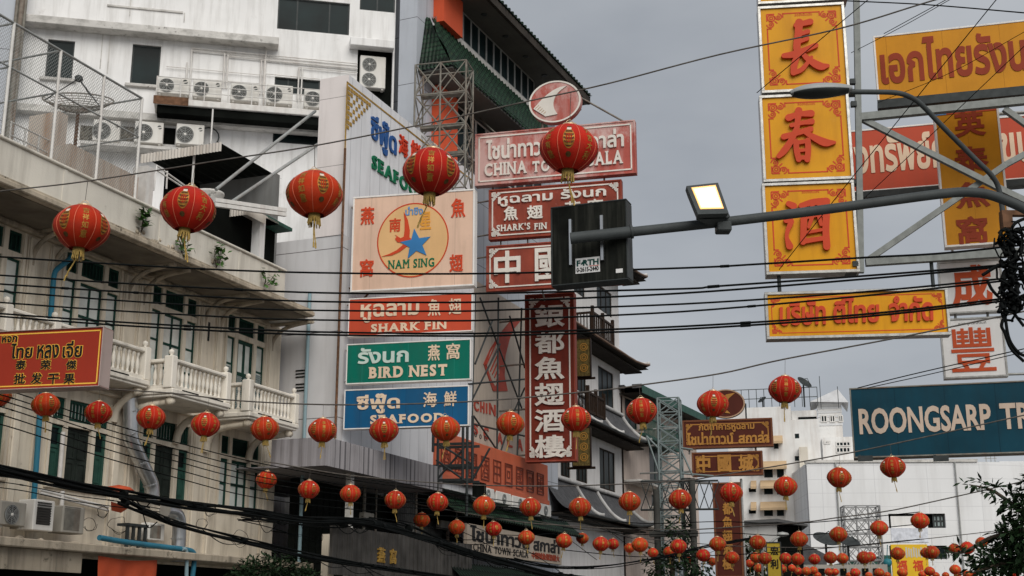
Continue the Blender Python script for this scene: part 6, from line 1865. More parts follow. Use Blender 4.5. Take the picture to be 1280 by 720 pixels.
for i in range(8):
    x = 805 + i * 12; lt.tube([(Lm.S(x, 605), -1.2, Lm.Z(x, 605)), (Lm.S(x + 12, 640), -1.2, Lm.Z(x + 12, 640))], .03, 4); lt.tube([(Lm.S(x + 12, 605), -1.2, Lm.Z(x + 12, 605)), (Lm.S(x, 640), -1.2, Lm.Z(x, 640))], .03, 4)
solo('steel_trusswork', 'tangled dark steel trusswork below the brown signs', 'truss', lt, M['darksteel'], Lm, (Lm.S(858, 650), -1.2, Lm.Z(860, 760)))
pu = MB()
for x in (821, 866): s_, z_ = Lm.pix(x, 640, 2); pu.tube([(s_, -2, 0), (s_, -2, Lm.Z(x, 612 if x < 850 else 598, 2))], .16, 8)
s_, z_ = Lm.pix(844, 668, 2); pu.box(Lm.S(812, 664, 2), Lm.S(872, 664, 2), -2.2, -1.8, z_ - .1, z_ + .15)
solo('utility_poles', 'pair of dark concrete utility poles with a crossbeam before the pale house', 'utility pole', pu, mat('sooty concrete', (.06, .06, .055), .9, var=.3), Lm, (Lm.S(844, 700), -2, 0))

# ------------------------------------------------------------------ far white buildings
FE = Fr(103, px=1038, dep=112)
fb = Th('far_apartment_block', 'tall white apartment block with tan window hoods in the distance', 'building', FE, (FE.S(970, 600), 0, 0))
e0, e1, e2 = FE.S(912, 600), FE.S(993, 600), FE.S(1030, 600)
e2 = FE.S(1028, 600); e3 = FE.S(1003, 640); e4 = FE.S(1014, 640)
ztE = (FE.Z(945, 512) + FE.Z(990, 505)) / 2; zt2 = FE.Z(1010, 524)
FARW = mat('far white wall', (.74, .73, .71), .8, var=.05, stain=(.36, .28, .22), stain_amt=.6, stain_scale=(.8, .8, .08), spots=.3, spot_scale=.9, spot_col=(.4, .35, .3))
fw_ = []; fw2_ = []
for k, (y0, y1) in enumerate(((548, 561), (585, 597), (607, 618), (634, 645), (661, 672))):
    if k == 0: fw_.append(rect(FE, 967, y0, 973, y1))
    else: fw_ += [rect(FE, 955, y0, 966, y1), rect(FE, 971, y0, 980, y1)]
for y in (545, 573, 600, 628): fw2_.append(rect(FE, 993.5, y - 3, 999, y + 3))
fw2_ = [(max(w[0], e1 + .05), w[1], w[2], w[3]) for w in fw2_]
wm = MB().holed(e0, e1, 0, ztE, fw_, 0, .25, 0, 1); wm.holed(e1, e2, 0, zt2, fw2_, .0, .25, 0, 1)
wm.box(e0, e1, .3, 14, 0, ztE); wm.box(e1 + .01, e2, .3, 14, 0, zt2)
wm.box(e1 + .02, FE.S(1021, 515), 2.0, 8, zt2, ztE - .1)
fb.part('wall', wm, [FARW, M['dark']])
fw_ = fw_ + fw2_
for w in fw_: window(fb, w[0], w[1], w[2], w[3], .08, .08, (), (), 'darksteel', 'tint')
fb.part('pier', MB().box(e3, e4, -.8, -.01, 0, FE.Z(1008, 560)), mat('beige pier', (.60, .55, .47), .8, var=.08, stain=(.35, .28, .2), stain_amt=.5))
fb.part('rooftop_recess', MB().box(e1 + .6, e1 + 2.2, 1.9, 1.99, zt2 + .1, zt2 + .5), M['dark'])
hood = mat('tan hood', (.50, .36, .22), .7, var=.1)
for y in (548, 580, 604, 631, 658):
    for x0, x1 in ((938, 945), (950, 983)):
        if y == 548 and x0 == 950: x0, x1 = 965, 978
        if y == 548: pass
        s0, s1, z = FE.S(x0, y, .9), FE.S(x1, y, .9), FE.Z(960, y, .9)
        fb.part('window_hood', MB().prism_s([(0, z + .35), (-.9, z - .25), (-.9, z - .45), (0, z - .3)], s0, s1), hood)
for x0, x1, y in ((936, 945, 610), (936, 945, 637)): q = rect(FE, x0, y, x1, y + 5); fb.part('recess', MB().box(q[0], q[1], -.02, -.003, q[2], q[3]), M['dark'])
ra = MB(); zz = ztE
for k in range(13): s = e0 + (e2 - e0) * k / 12; ra.tube([(s, .5, zz), (s, .5, zz + 1.7)], .04, 4)
for h in (.85, 1.7): ra.tube([(e0, .5, zz + h), (e2, .5, zz + h)], .04, 4)
for x, y in ((1024, 465), (1047, 478)): s, z = FE.pix(x, y); ra.tube([(s, 2, zz), (s, 2, z)], .04, 4)
fb.part('roof_railing', ra, M['darksteel'])
def dishat(label, fr, px, py, r, zb, tilt):
    c = fr.pix(px, py)
    t = Th('satellite_dish', label, 'satellite dish', fr, (c[0], .8, zb))
    R_ = Matrix.Rotation(tilt, 3, 'Y') @ Matrix.Rotation(.5, 3, 'X')
    def f(u, v):
        a = 2 * math.pi * u; p = R_ @ Vector((r * v * math.cos(a), r * v * math.sin(a), .3 * r * v * v)); return (c[0] + p.x, .8 + p.y, c[1] + p.z)
    t.part('dish', MB().grid(f, 24, 5), M['darksteel'])
    fp = R_ @ Vector((0, 0, r * .9)); t.part('feed_arm', MB().tube([f(.1, .9), (c[0] + fp.x, .8 + fp.y, c[1] + fp.z), f(.6, .9)], .03, 5), M['darksteel'])
    t.part('mast', MB().tube([(c[0], .8, zb), (c[0], .8, c[1])], .07, 6), M['darksteel'])
dishat('large dark dish on a mast behind the last lantern of the second string', FE, 1004, 478, .72, ztE, .7)
dishat('small dish on the left roof edge of the far apartment block', FE, 953, 499, .42, ztE, -.6)
FG = Fr(103, px=1040, dep=128)
rh = Th('roof_house', 'white water tower house with a gabled roof on the far roofs', 'building', FG, (FG.S(1040, 540), 0, 0))
q = rect(FG, 1023, 502, 1053, 560); q2 = rect(FG, 1020, 500, 1055, 500)
rh.part('wall', MB().box(q[0], q[1], 0, 5, 0, q[3]), FARW)
sdm = MB()
for j in range(6): sdm.box(q[0] - .05, q[1] + .05, -.06, -.003, q[3] - .3 - j * .42, q[3] - .1 - j * .42)
rh.part('cladding', sdm, mat('pale louvres', (.62, .62, .62), .7))
za, zb3 = FG.Z(1040, 499), FG.Z(1048, 488)
rfm = MB(); mid = FG.S(1047, 490)
rfm.add([(q[0] - .7, -.8, za - .3), (mid, -.8, zb3), (q[1] + .7, -.8, za - .5), (q[0] - .7, 5.5, za - .3), (mid, 5.5, zb3), (q[1] + .7, 5.5, za - .5)], [(0, 1, 4, 3), (1, 2, 5, 4), (0, 2, 1)])
rh.part('roof', rfm, mat('pale metal roof', (.62, .62, .63), .5, .2))
for x0, x1 in ((1037, 1044), (1048, 1054), (1026, 1034)):
    w = rect(FG, x0, 519, x1, 528); window(rh, w[0], w[1], w[2], w[3], -.1, .1, ((w[0] + w[1]) / 2,), (), 'whitesteel', 'tint')
lo = Th('far_office_block', 'low white block with strip windows left of the teal sign', 'building', FG, (FG.S(1050, 600), -1, 0))
q = rect(FG, 1029, 546, 1090, 600, 1); lo.part('wall', MB().box(q[0], q[1], -1, 8, 0, q[3]), FARW)
for x0, y0, x1, y1 in ((1030, 551, 1038, 555), (1045, 552, 1063, 558), (1045, 559, 1063, 566), (1030, 579, 1038, 584)):
    w = rect(FG, x0, y0, x1, y1, 1); window(lo, w[0], w[1], w[2], w[3], -1.08, .1, tuple(w[0] + (w[1] - w[0]) * k / 4 for k in (1, 2, 3)), (), 'whitesteel', 'tint')
# the long curved white wall
FHH = Fr(93, px=1130, dep=105)
cw = Th('curved_white_building', 'broad smooth white building with a rounded right end and few dark windows', 'building', FHH, (FHH.S(1100, 700), 0, 0))
c0_, c1_ = FHH.S(1012, 650), FHH.S(1225, 650)
ztc = FHH.Z(1120, 578)
hw_ = [rect(FHH, 1111, 642, 1182, 660), rect(FHH, 1112, 682, 1184, 699)]
CW = mat('smooth white wall', (.74, .74, .745), .7, var=.05, scale=.25, stain=(.46, .45, .44), stain_amt=.5, stain_scale=(.6, .6, .06), spots=.25, spot_scale=.5, spot_col=(.6, .6, .6), joint=(4.2, 1.1, .018, (.58, .58, .59)))
wm = MB().holed(c0_, c1_, 0, ztc, hw_, 0, .5, 0, 1)
P = [(c1_ + 9 * math.sin(a), 9 - 9 * math.cos(a)) for a in [i * math.pi / 2 / 16 for i in range(17)]]
for p, q in zip(P, P[1:]): wm.quad((p[0], p[1], 0), (q[0], q[1], 0), (q[0], q[1], ztc), (p[0], p[1], ztc))
wm.quad((c1_ + 9, 9, 0), (c1_ + 9, 30, 0), (c1_ + 9, 30, ztc), (c1_ + 9, 9, ztc))
wm.box(c0_, c1_, .55, 30, 0, ztc - .02); wm.box(c1_, c1_ + 6, 9, 30, 0, ztc - .02)
cw.part('wall', wm, [CW, M['dark']])
w = rect(FHH, 1167, 643, 1182, 659.5); window(cw, w[0], w[1], w[2], w[3], .3, .15, tuple(w[0] + (w[1] - w[0]) * k / 3 for k in (1, 2)), ((w[2] + w[3]) / 2,), 'darksteel', 'blind')
w = rect(FHH, 1172, 683, 1184, 699); window(cw, w[0], w[1], w[2], w[3], .3, .15, (), (), 'darksteel', 'tint')
w = rect(FHH, 1114, 645, 1160, 662); cw.part('panel', MB().box(w[0], w[1], .1, .2, w[2], w[3]), WHTP)
w = rect(FHH, 1114, 660, 1160, 678); cw.part('patterned_band', MB().box(w[0], w[1], -.04, -.003, w[2], w[3]), mat('blue grey patterned band', (.60, .62, .68), .6, var=.3, scale=2.2, spots=.6, spot_scale=3, spot_col=(.3, .33, .42)))
w2b = Th('far_grey_block', 'pale grey block behind the tree at the right edge', 'building', Fr(93, px=1270, dep=122), (Fr(93, px=1270, dep=122).S(1300, 700), 0, 0))
Fk = w2b.fr; q = rect(Fk, 1255, 576, 1420, 700); w2b.part('wall', MB().box(q[0], q[1], 0, 10, 0, q[3]), CW)
aer = MB()
for x in (1232, 1238, 1243): s, z = FHH.pix(x, 568, -6); aer.tube([(s, 6, ztc), (s, 6, z)], .04, 4)
for y in (570, 573): aer.tube([(FHH.S(1230, y, -6), 6, FHH.Z(1238, y, -6)), (FHH.S(1246, y, -6), 6, FHH.Z(1238, y, -6))], .04, 4)
cw.part('roof_aerial', aer, M['steel'])
for x in (1052, 1204): s, z = FHH.pix(x, 700, .15); cw.part('drain_pipe', MB().tube([(s, -.15, z - 4), (s, -.15, ztc)], .06, 6), M['steel'])
cw.part('coping', MB().box(c0_ - .1, c1_ + .2, -.12, .4, ztc + .002, ztc + .22), M['ledge'])
# yellow banner on the curved building
FN = Fr(93, px=1138, dep=100)
s = Sign('banner', 'yellow banner with pale bars and two red characters below the curved white wall', FN, (1115.5, 680.5, 1161, 735), .2, mat('yellow banner cloth', (.72, .45, .03), .6, var=.06), None, cat='banner')
s.text('福', (1121, 700, 1134, 714), LRED, .03, thick=.02); s.text('福', (1141, 700, 1154, 714), LRED, .03, thick=.02)
bars = MB()
for k in range(8): q = rect(FN, 1132 + k * 3.1, 684 + (k % 3), 1134 + k * 3.1, 697 - (k % 2)); bars.box(q[0], q[1], -.012, 0, q[2], q[3])
s.part('pale_bars', bars, mat('pale grey bars', (.5, .48, .42), .6))
s.brace([((s.s0 + .3, .1, s.z0), (s.s0 + .3, .1, 0)), ((s.s1 - .3, .1, s.z0), (s.s1 - .3, .1, 0))], M['steel'], .06)
# billboard lattice
FK2 = Fr(95, px=1080, dep=88)
a, b = FK2.S(1057, 670), FK2.S(1102, 670)
lt = lattice(MB(), FK2, a, b, 0, 1.4, FK2.Z(1080, 735), FK2.Z(1080, 632), 6, .06, .04, True, 3)
solo('billboard_scaffold', 'bare steel billboard frame standing before the curved white building', 'lattice frame', lt, mat('frame steel', (.28, .28, .28), .5, .2), FK2, (a, 0, FK2.Z(1080, 735)))
FS_ = Fr(97, px=1030, dep=80)
zsr = FS_.Z(1035, 700)
dishat('white meshed dish tilted on a shed roof left of the billboard frame', FS_, 1034, 677, .85, zsr, .25)
dishat('second meshed dish tucked behind the billboard frame', FS_, 1062, 679, .7, zsr, .2)
# low sheds and roofs at the end of the street
FX = Fr(97, px=960, dep=84)
q = rect(FX, 915, 653, 972, 700); q9 = FX.S(1003, 660)
shd = Th('rooftop_shed', 'corrugated shed with a dark open front under the far apartment block', 'shed', FX, (q[0], 0, 0))
shd.part('wall', MB().box(q[0], q[1], 0, 5, 0, q[3]), mat('pale corrugated wall', (.50, .50, .49), .7, var=.08, wave=('X', 6, .6)))
shd.part('opening', MB().box(q[1] + .02, q9, .5, 5, 0, FX.Z(985, 658)), M['dark'])
shd.part('roof', MB().prism([(q[0] - .4, q[3] + .02), (q[1], FX.Z(972, 649)), (q9 + .3, FX.Z(1003, 656)), (q9 + .3, FX.Z(1003, 658.5)), (q[1], FX.Z(972, 653)), (q[0] - .4, q[3] - .15)], -.5, 5.5), mat('dark sheet roof', (.09, .09, .09), .6))
lr_ = MB().prism([(FX.S(985, 700), FX.Z(985, 690)), (FX.S(1006, 700), FX.Z(1006, 672)), (FX.S(1040, 700), FX.Z(1040, 690)), (FX.S(1040, 700), FX.Z(1040, 735)), (FX.S(985, 700), FX.Z(985, 735))], 3, 9)
solo('gabled_shed', 'low grey gabled roof at the end of the street', 'roof', lr_, M['greytile'], FX, (FX.S(1010, 700), 3, FX.Z(1000, 735)))
lr_ = MB().box(FX.S(975, 700), FX.S(1115, 700), 2, 10, 0, FX.Z(1040, 704)); 
for k in range(9): lr_.box(FX.S(985 + k * 14, 710), FX.S(993 + k * 14, 710), 1.9, 1.997, FX.Z(1040, 718), FX.Z(1040, 709), 1)
solo('low_shop_row', 'low row of shops at the end of the street behind the far lanterns', 'building', lr_, [mat('dim plaster', (.33, .31, .28), .8, var=.2, scale=.4), M['dark']], FX, (FX.S(1040, 700), 5, 0))
FZ = Fr(100, px=968, dep=62)
s = Sign('shop_sign', 'narrow yellow upright sign with black characters among the far lanterns', FZ, (958.5, 677.5, 977.5, 735), .25, mat('mustard panel', (.42, .30, .035), .5, var=.08), M['darksteel'], .05)
s.text('宏', (963, 683, 973, 694), LBLACK, .03, thick=.02); s.text('利', (963, 699, 973, 711), LBLACK, .03, thick=.02)
s.brace([((s.s0 + .3, .15, s.z0), (s.s0 + .3, .15, 0))], M['darksteel'], .06)
fl_ = Th('street_lamp', 'small distant cobra head lamp beside the narrow yellow sign', 'street lamp', WORLD, (at(952, 700, 63).x, 63, 0))
b_ = at(952, 690, 63); fl_.part('pole', MB().tube([(b_.x, 63, 0), (b_.x, 63, b_.z), tuple(at(968, 674, 63)), tuple(at(975, 670, 63))], .06, 8), M['steel'])
fl_.part('lamp_head', MB().lathe(tuple(at(978, 668, 63)), [(.02, -.28), (.10, -.2), (.13, 0), (.08, .25), (.03, .3)], 10, axis='s'), M['steel'])
# ------------------------------------------------------------------ paper lanterns
LR = mat('red lantern cloth', (.47, .032, .009), .5, var=.14, rnd=.16, stain=(.30, .02, .01), stain_amt=.4, scale=3, wave=('Z', 22, .35))
LRF = mat('red lantern cloth small', (.52, .040, .012), .5, var=.12, rnd=.22, scale=3)
LSEAM = mat('pale seam', (.60, .16, .09), .45)
LMOT = mat('gold print', (.38, .19, .04), .4, .2, var=.35, scale=9)
LMOTD = mat('dark print', (.10, .055, .02), .5, .1, var=.4, scale=12)
LPALEM = mat('pale print', (.66, .56, .48), .5)
LCAP = mat('gold foil cap', (.62, .45, .28), .3, .4, var=.2)
LTAS = mat('gold fringe', (.40, .27, .08), .55, var=.3, scale=18)
def lr_of(th, z):
    """radius of a lantern of diameter 1, lobed between eight seams, fuller above its middle"""
    t = (z + .40) / .80                                   # 0 foot .. 1 shoulder
    t = min(1, max(0, t))
    r = .5 * math.sin(math.pi * (t * .90 + .055)) ** .56
    if t < .5: r *= 1 - .06 * ((.5 - t) / .5) ** 1.5
    return r * (1 - .030 * abs(math.cos(4 * th)) ** 6)
def lpt(th, z, off=0.0):
    r = lr_of(th, z) + off
    return (r * math.sin(th), -r * math.cos(th), z)
def lantern_meshes(seed, fine=True):
    rg = random.Random(seed)
    body = MB(); NU, NV = (64, 24) if fine else (32, 14)
    def f(u, v):
        t = .5 - .5 * math.cos(math.pi * v); return lpt(2 * math.pi * u, -.40 + .80 * t)
    body.grid(f, NU, NV)
    n = len(body.v)
    seam = MB()
    for k in range(8):
        th = math.pi * k / 4
        seam.tube([lpt(th, -.39 + .785 * i / 22, .004) for i in range(23)], .0065 if fine else .008, 4)
    gold = MB(); pale = MB(); dark = MB()
    words = ['吉祥如意', '大吉大利', '恭喜發財', '招財進寶', '年年有餘']
    for k in range(8):
        th0 = math.pi / 8 + math.pi * k / 4
        if k % 2 == 0:
            w = words[(k // 2 + seed) % len(words)]
            for i, c in enumerate(w if fine else w[:3]):
                vs, tr, ed = glyphs(c, .02 if fine else .05); h = .125 if fine else .16
                zc = .225 - i * (.145 if fine else .19)
                def fn(x, y, q, zc=zc, h=h):
                    z = zc + (y - .5) * h; return lpt(th0 + (x - .5) * h / max(.2, lr_of(th0, z)) * .92, z, .006)
                gold.ext(vs, tr, ed, fn)
        else:
            # round fretwork medallion above, dark rosette below
            def disc(mb, cx, cz, rx, rz, off, n=16, r0=0.0):
                ring = []
                for j in range(n + 1):
                    a = 2 * math.pi * j / n
                    ring.append([lpt(th0 + (cx + q * rx * math.cos(a)) / .47, cz + q * rz * math.sin(a), off) for q in (r0, 1)])
                for p, q in zip(ring, ring[1:]): mb.quad(p[0], p[1], q[1], q[0])
            if fine:
                # oval of fretwork bars under a pale round, dark rosette below
                for j in range(9):
                    zz = .16 - j * .034; hw = .085 * math.sqrt(max(.02, 1 - ((zz - .03) / .17) ** 2))
                    (gold if j % 2 else dark).add([lpt(th0 + sx * hw / .47, zz + sz, .005) for sx, sz in ((-1, -.012), (1, -.012), (1, .012), (-1, .012))], [(0, 1, 2, 3)])
                    for q in (-.6, -.2, .25, .65): disc(dark if j % 2 else gold, q * hw, zz + .017, .012, .012, .006, 6)
                disc(gold, 0, .03, .095, .185, .004, 22, .90)
                disc(pale, 0, .215, .045, .038, .006, 12); disc(dark, 0, .255, .05, .018, .0065, 10)
            else:
                for j in range(9):
                    a = 2 * math.pi * j / 9; disc(gold, .075 * math.cos(a), .06 + .11 * math.sin(a), .03, .035, .006, 6)
                vs, tr, ed = glyphs('福', .02)
                gold.ext(vs, tr, ed, lambda x, y, q: lpt(th0 + (x - .5) * .11 / .47, .06 + (y - .5) * .13, .007))
            disc(dark, 0, -.235, .055, .04, .005, 12)
    for i_, extra in enumerate((seam, gold, pale, dark)):   # seams and prints belong to the cloth
        if extra.v:
            o_ = len(body.v); body.v += extra.v; body.f += [tuple(a + o_ for a in f_) for f_ in extra.f]; body.m += [i_ + 1] * len(extra.f); body.s += extra.s
    cap = MB().lathe((0, 0, .385), [(.10, -.02), (.125, 0), (.125, .055), (.105, .06), (.06, .05), (.03, .05)], 18)
    cap.tube([(-.09, 0, .43), (-.05, 0, .50), (0, 0, .53), (.05, 0, .50), (.09, 0, .43)], .006, 5)
    tas = MB()
    ns = 26 if fine else 14
    tas.lathe((0, 0, -.40), [(.10, .03), (.105, -.01), (.10, -.06)], 14)
    for i in range(ns):
        a = 2 * math.pi * i / ns; l = rg.uniform(.10, .17)
        tas.tube([(.098 * math.cos(a), .098 * math.sin(a), -.44), (.102 * math.cos(a) + rg.uniform(-.02, .02), .102 * math.sin(a), -.44 - l)], .010, 4)
    kx = rg.uniform(-.16, .16)
    for j in range(2):
        l = rg.uniform(.32, .46); dx = kx + rg.uniform(-.04, .04)
        P = [(0.02 * j, 0, -.45), (dx * .4, .01, -.45 - l * .5), (dx, 0, -.45 - l)]
        tas.tube(smooth_path(P, 4), .010, 5); tas.tube([P[-1], (P[-1][0] + dx * .12, 0, P[-1][2] - .10)], .016, 5)
    hang = MB().tube([(0, 0, 0), (0, 0, 1)], .006, 4)
    out = []
    for nm, mb, m in (('lantern_body', body, [LR if fine else LRF, LSEAM, LMOT, LPALEM, LMOTD]), ('cap', cap, LCAP), ('tassel', tas, LTAS), ('hanger', hang, M['wire'])):
        out.append(mb.build(nm, m))
    return out
protos = [lantern_meshes(s, True) for s in (0, 1, 2)]
small = [lantern_meshes(s, False) for s in (3, 4)]
used = set()
def lantern(px, py, w, depth, label, group, wire_py, rot, proto, plain=False, sway=0.0):
    p = at(px, py, depth)
    dist = math.sqrt(p.x ** 2 + p.y ** 2 + (p.z - CAMZ) ** 2)
    dia = w / FPX * depth * (dist / depth) ** .2
    root = bpy.data.objects.new('paper_lantern', None); root.empty_display_size = .3
    COL.objects.link(root)
    root.location = p; root.scale = (dia, dia, dia); root.rotation_euler = (random.uniform(-.07, .07), random.uniform(-.09, .09), rot)
    tag(root, label, 'lantern', group)
    z1 = at(px, wire_py, depth).z
    for ob in proto:
        nm = ob.name.split('.')[0]
        if plain and nm in ('dark_print', 'pale_print'): continue
        key = id(ob)
        if key in used:
            c = ob.copy(); COL.objects.link(c)
        else: c = ob; used.add(key)
        c.parent = root
        if nm == 'hanger':
            h = max(.05, (z1 - p.z) / dia - .52); c.scale = (1, 1, h); c.location = (0, 0, .52)
    return root
def interp(pts, x):
    for a, b in zip(pts, pts[1:]):
        if a[0] <= x <= b[0]: return a[1] + (b[1] - a[1]) * (x - a[0]) / (b[0] - a[0])
    return pts[0][1] if x < pts[0][0] else pts[-1][1]
ORD = ['first', 'second', 'third', 'fourth', 'fifth', 'sixth', 'seventh', 'eighth', 'ninth', 'tenth', 'eleventh', 'twelfth', 'thirteenth', 'fourteenth', 'fifteenth', 'sixteenth', 'seventeenth', 'eighteenth', 'nineteenth', 'twentieth',
       'twenty-first', 'twenty-second', 'twenty-third', 'twenty-fourth', 'twenty-fifth', 'twenty-sixth', 'twenty-seventh', 'twenty-eighth', 'twenty-ninth', 'thirtieth', 'thirty-first', 'thirty-second', 'thirty-third', 'thirty-fourth', 'thirty-fifth', 'thirty-sixth', 'thirty-seventh', 'thirty-eighth', 'thirty-ninth', 'fortieth']
LD = .52
def depth_of(w): return LD * FPX / w
w1 = [(-60, 248), (0, 239), (105, 227), (278, 200), (394, 182), (535, 154), (660, 126.5), (760, 104.5), (900, 68), (1048, 36), (1155, 4), (1300, -40)]
w2 = [(-60, 480), (57, 483), (127, 486), (220, 492), (300, 501), (427, 506), (587, 502), (740, 489), (803, 481), (900, 467), (980, 449), (1138, 419), (1300, 385)]
w3 = [(330, 577), (345, 579), (435, 594), (550, 604), (620, 607), (725, 607), (850, 601), (900, 594), (1063, 566), (1280, 519), (1320, 510)]
w4 = [(440, 612), (452, 615), (530, 632), (640, 651), (707, 657), (783, 661), (860, 662), (930, 658), (1003, 653), (1047, 647), (1102, 640), (1153, 630), (1300, 597)]
w5 = [(640, 646), (691, 655), (790, 671), (880, 680), (960, 684), (1060, 683), (1162, 673), (1258, 662), (1320, 654)]
w6 = [(780, 676), (850, 684), (940, 694), (1000, 699), (1070, 704), (1130, 704), (1200, 702), (1300, 696)]
R1 = [(102, 285, 71, 'very large red lantern before the cornice, below the fence'), (235, 262, 71, 'very large red lantern in front of the parapet, beside a leafy weed'), (393, 243, 74, 'very large red lantern against the edge of the sign wall'), (539, 215, 75, 'very large red lantern hiding part of the green SEAFOOD letters'), (711, 186, 77, 'very large red lantern hiding part of the pink CHINA TOWN SCALA sign')]
D1 = [11.9, 11.9, 11.6, 11.3, 11.0]
for i, (x, y, w, lb_) in enumerate(R1):
    lantern(x, y, w, D1[i], lb_, 'large red lanterns on the nearest string', interp(w1, x), [0.05, .45, .85, -.35, .35][i], protos[i % 3])
R2 = [(-3, 494, 34, 'red lantern cut by the left edge, under the red shop sign'), (57, 506, 35, 'red lantern hanging below the left half of the red shop sign'), (123, 516, 34, 'red lantern below the right end of the red shop sign'), (189, 522, 36, 'red lantern with round gold medallion beside the sheet metal duct'), (257, 531, 36, 'red lantern under the corner of the right projecting balcony'), (331, 536, 36, 'red lantern under the small end balcony of the shophouse'),
      (403, 538, 36, 'red lantern against the grey cladding left of the blue sign'), (480, 538, 37, 'red lantern over the lower left corner of the blue SEAFOOD sign'), (557, 536, 37, 'red lantern over the lower right corner of the blue SEAFOOD sign'), (638, 530, 36, 'red lantern over the painted CHINA SCALA board'), (720, 524, 38, 'red lantern overlapping the right edge of the tall red vertical sign'), (802, 514, 39, 'red lantern in front of the dark green gabled roof'), (891, 505, 40, 'red lantern overlapping the brown disc emblem'), (981, 487, 41, 'red lantern against the sky left of the teal sign')]
for i, (x, y, w, lb_) in enumerate(R2):
    lantern(x, y, w, 24.3 - i * .29, lb_, 'red lanterns on the second string', interp(w2, x), random.uniform(0, 6.28), protos[(i + 1) % 3])
R3 = [(333, 600, 26, 'beside the end of the shophouse'), (386, 612, 27, 'in front of the blue drain pipe by the dark shop'), (438, 617, 26, 'before the weathered post'), (494, 625, 27, 'against the dark shutter, right of the weathered post'), (547, 628, 27, 'at the right end of the grey ribbed fascia'), (605, 632, 28, 'at the left end of the row of units under the orange box'), (663, 634, 27, 'under the right end of the orange sign box'), (725, 634, 28, 'against the lowest grey roof skirt'), (787, 627, 28, 'in front of the right tip of the lowest grey roof'), (850, 624, 29, 'over the dark trusswork'), (914, 616, 29, 'over the top of the tall brown vertical sign'), (982, 608, 29, 'before the tan window hoods'), (1049, 597, 30, 'before the far white wall, left of the teal sign edge'), (1116, 584, 31, 'touching the bottom of the teal sign')]
for i, (x, y, w, lb_) in enumerate(R3):
    lantern(x, y, w, 32.3 - i * .36, 'red lantern ' + lb_, 'red lanterns on the third string', interp(w3, x), random.uniform(0, 6.28), protos[i % 3])
R4 = [(527, 650, 21), (571, 659, 21), (617, 661, 21), (658, 672, 21), (705, 676, 21), (751, 680, 21), (800, 681, 21), (848, 683, 21), (897, 680, 21), (947, 678, 21), (999, 674, 22), (1048, 668, 22), (1099, 660, 22), (1150, 651, 23)]
for i, (x, y, w) in enumerate(R4):
    lantern(x, y, w, 40 - i * .33, 'small red lantern, %s from the left on the fourth string' % ORD[i], 'red lanterns on the fourth string', interp(w4, x), random.uniform(0, 6.28), small[i % 2], True)
R5 = [(691, 667, 16), (728, 673, 16), (766, 680, 16), (787, 685, 14), (816, 691, 14), (837, 690, 16), (879, 694, 18), (915, 697, 18), (945, 697, 15), (956, 698, 17), (982, 698, 16), (997, 699, 17), (1018, 699, 15), (1038, 697, 17), (1053, 698, 15), (1080, 697, 18), (1088, 696, 14), (1122, 692, 18), (1158, 691, 15), (1165, 690, 18), (1193, 686, 15), (1209, 685, 18), (1227, 678, 15)]
for i, (x, y, w) in enumerate(R5):
    lantern(x, y, w, depth_of(w) if w < 17 else 48, 'little red lantern, %s from the left on the fifth string' % ORD[i], 'red lanterns on the fifth string', interp(w5, x) if w > 15 else y - 14, random.uniform(0, 6.28), small[i % 2], True)
R6 = [(850, 693, 13), (862, 701, 12), (890, 702, 12), (919, 710, 12), (937, 704, 11), (948, 710, 12), (965, 706, 11), (977, 711, 13), (990, 710, 10), (998, 714, 11), (1008, 714, 12), (1017, 713, 11), (1022, 719, 9), (1036, 715, 11), (1044, 715, 10), (1062, 719, 9), (1069, 716, 13), (1086, 719, 9), (1099, 716, 13), (1109, 719, 9), (1128, 716, 13), (1153, 718, 10), (1162, 714, 13), (1170, 719, 9), (1182, 719, 9), (1194, 712, 14), (1197, 719, 9), (1209, 718, 11), (1218, 719, 9), (1225, 712, 13), (1268, 717, 13)]
for i, (x, y, w) in enumerate(R6):
    lantern(x, y, w, min(76, depth_of(w)), 'tiny far red lantern, %s from the left in the lowest cluster' % ORD[i], 'red lanterns in the lowest far cluster', y - 12, random.uniform(0, 6.28), small[i % 2], True)
for st_ in protos + small:
    for ob in st_:
        if id(ob) not in used: bpy.data.objects.remove(ob)
# their carrying wires
def carry(label, pts, da, db, r):
    x0, x1 = pts[0][0], pts[-1][0]
    cable('lantern_wire', label, [(x, y, da + (db - da) * (x - x0) / (x1 - x0)) for x, y in pts], r, M['wire'], 'wire', 'wires carrying the lanterns')
carry('grey wire carrying the five very large lanterns', w1, 12.15, 10.0, .0075)
carry('grey wire carrying the second string of lanterns', w2, 24.6, 19.5, .013)
carry('grey wire carrying the third string of lanterns', w3, 32.4, 26.6, .014)
carry('grey wire carrying the fourth string of small lanterns', w4, 40.6, 34.5, .016)
carry('thin wire carrying the fifth string of little lanterns', w5, 48, 48, .014)
sw = MB()
for i in range(9):
    x = 60 + i * 120; p = at(x, interp(w1, x), 12.1 - i * .19); sw.tube([p + Vector((-.03, 0, -.004)), p + Vector((.03, 0, .006))], .018, 6)

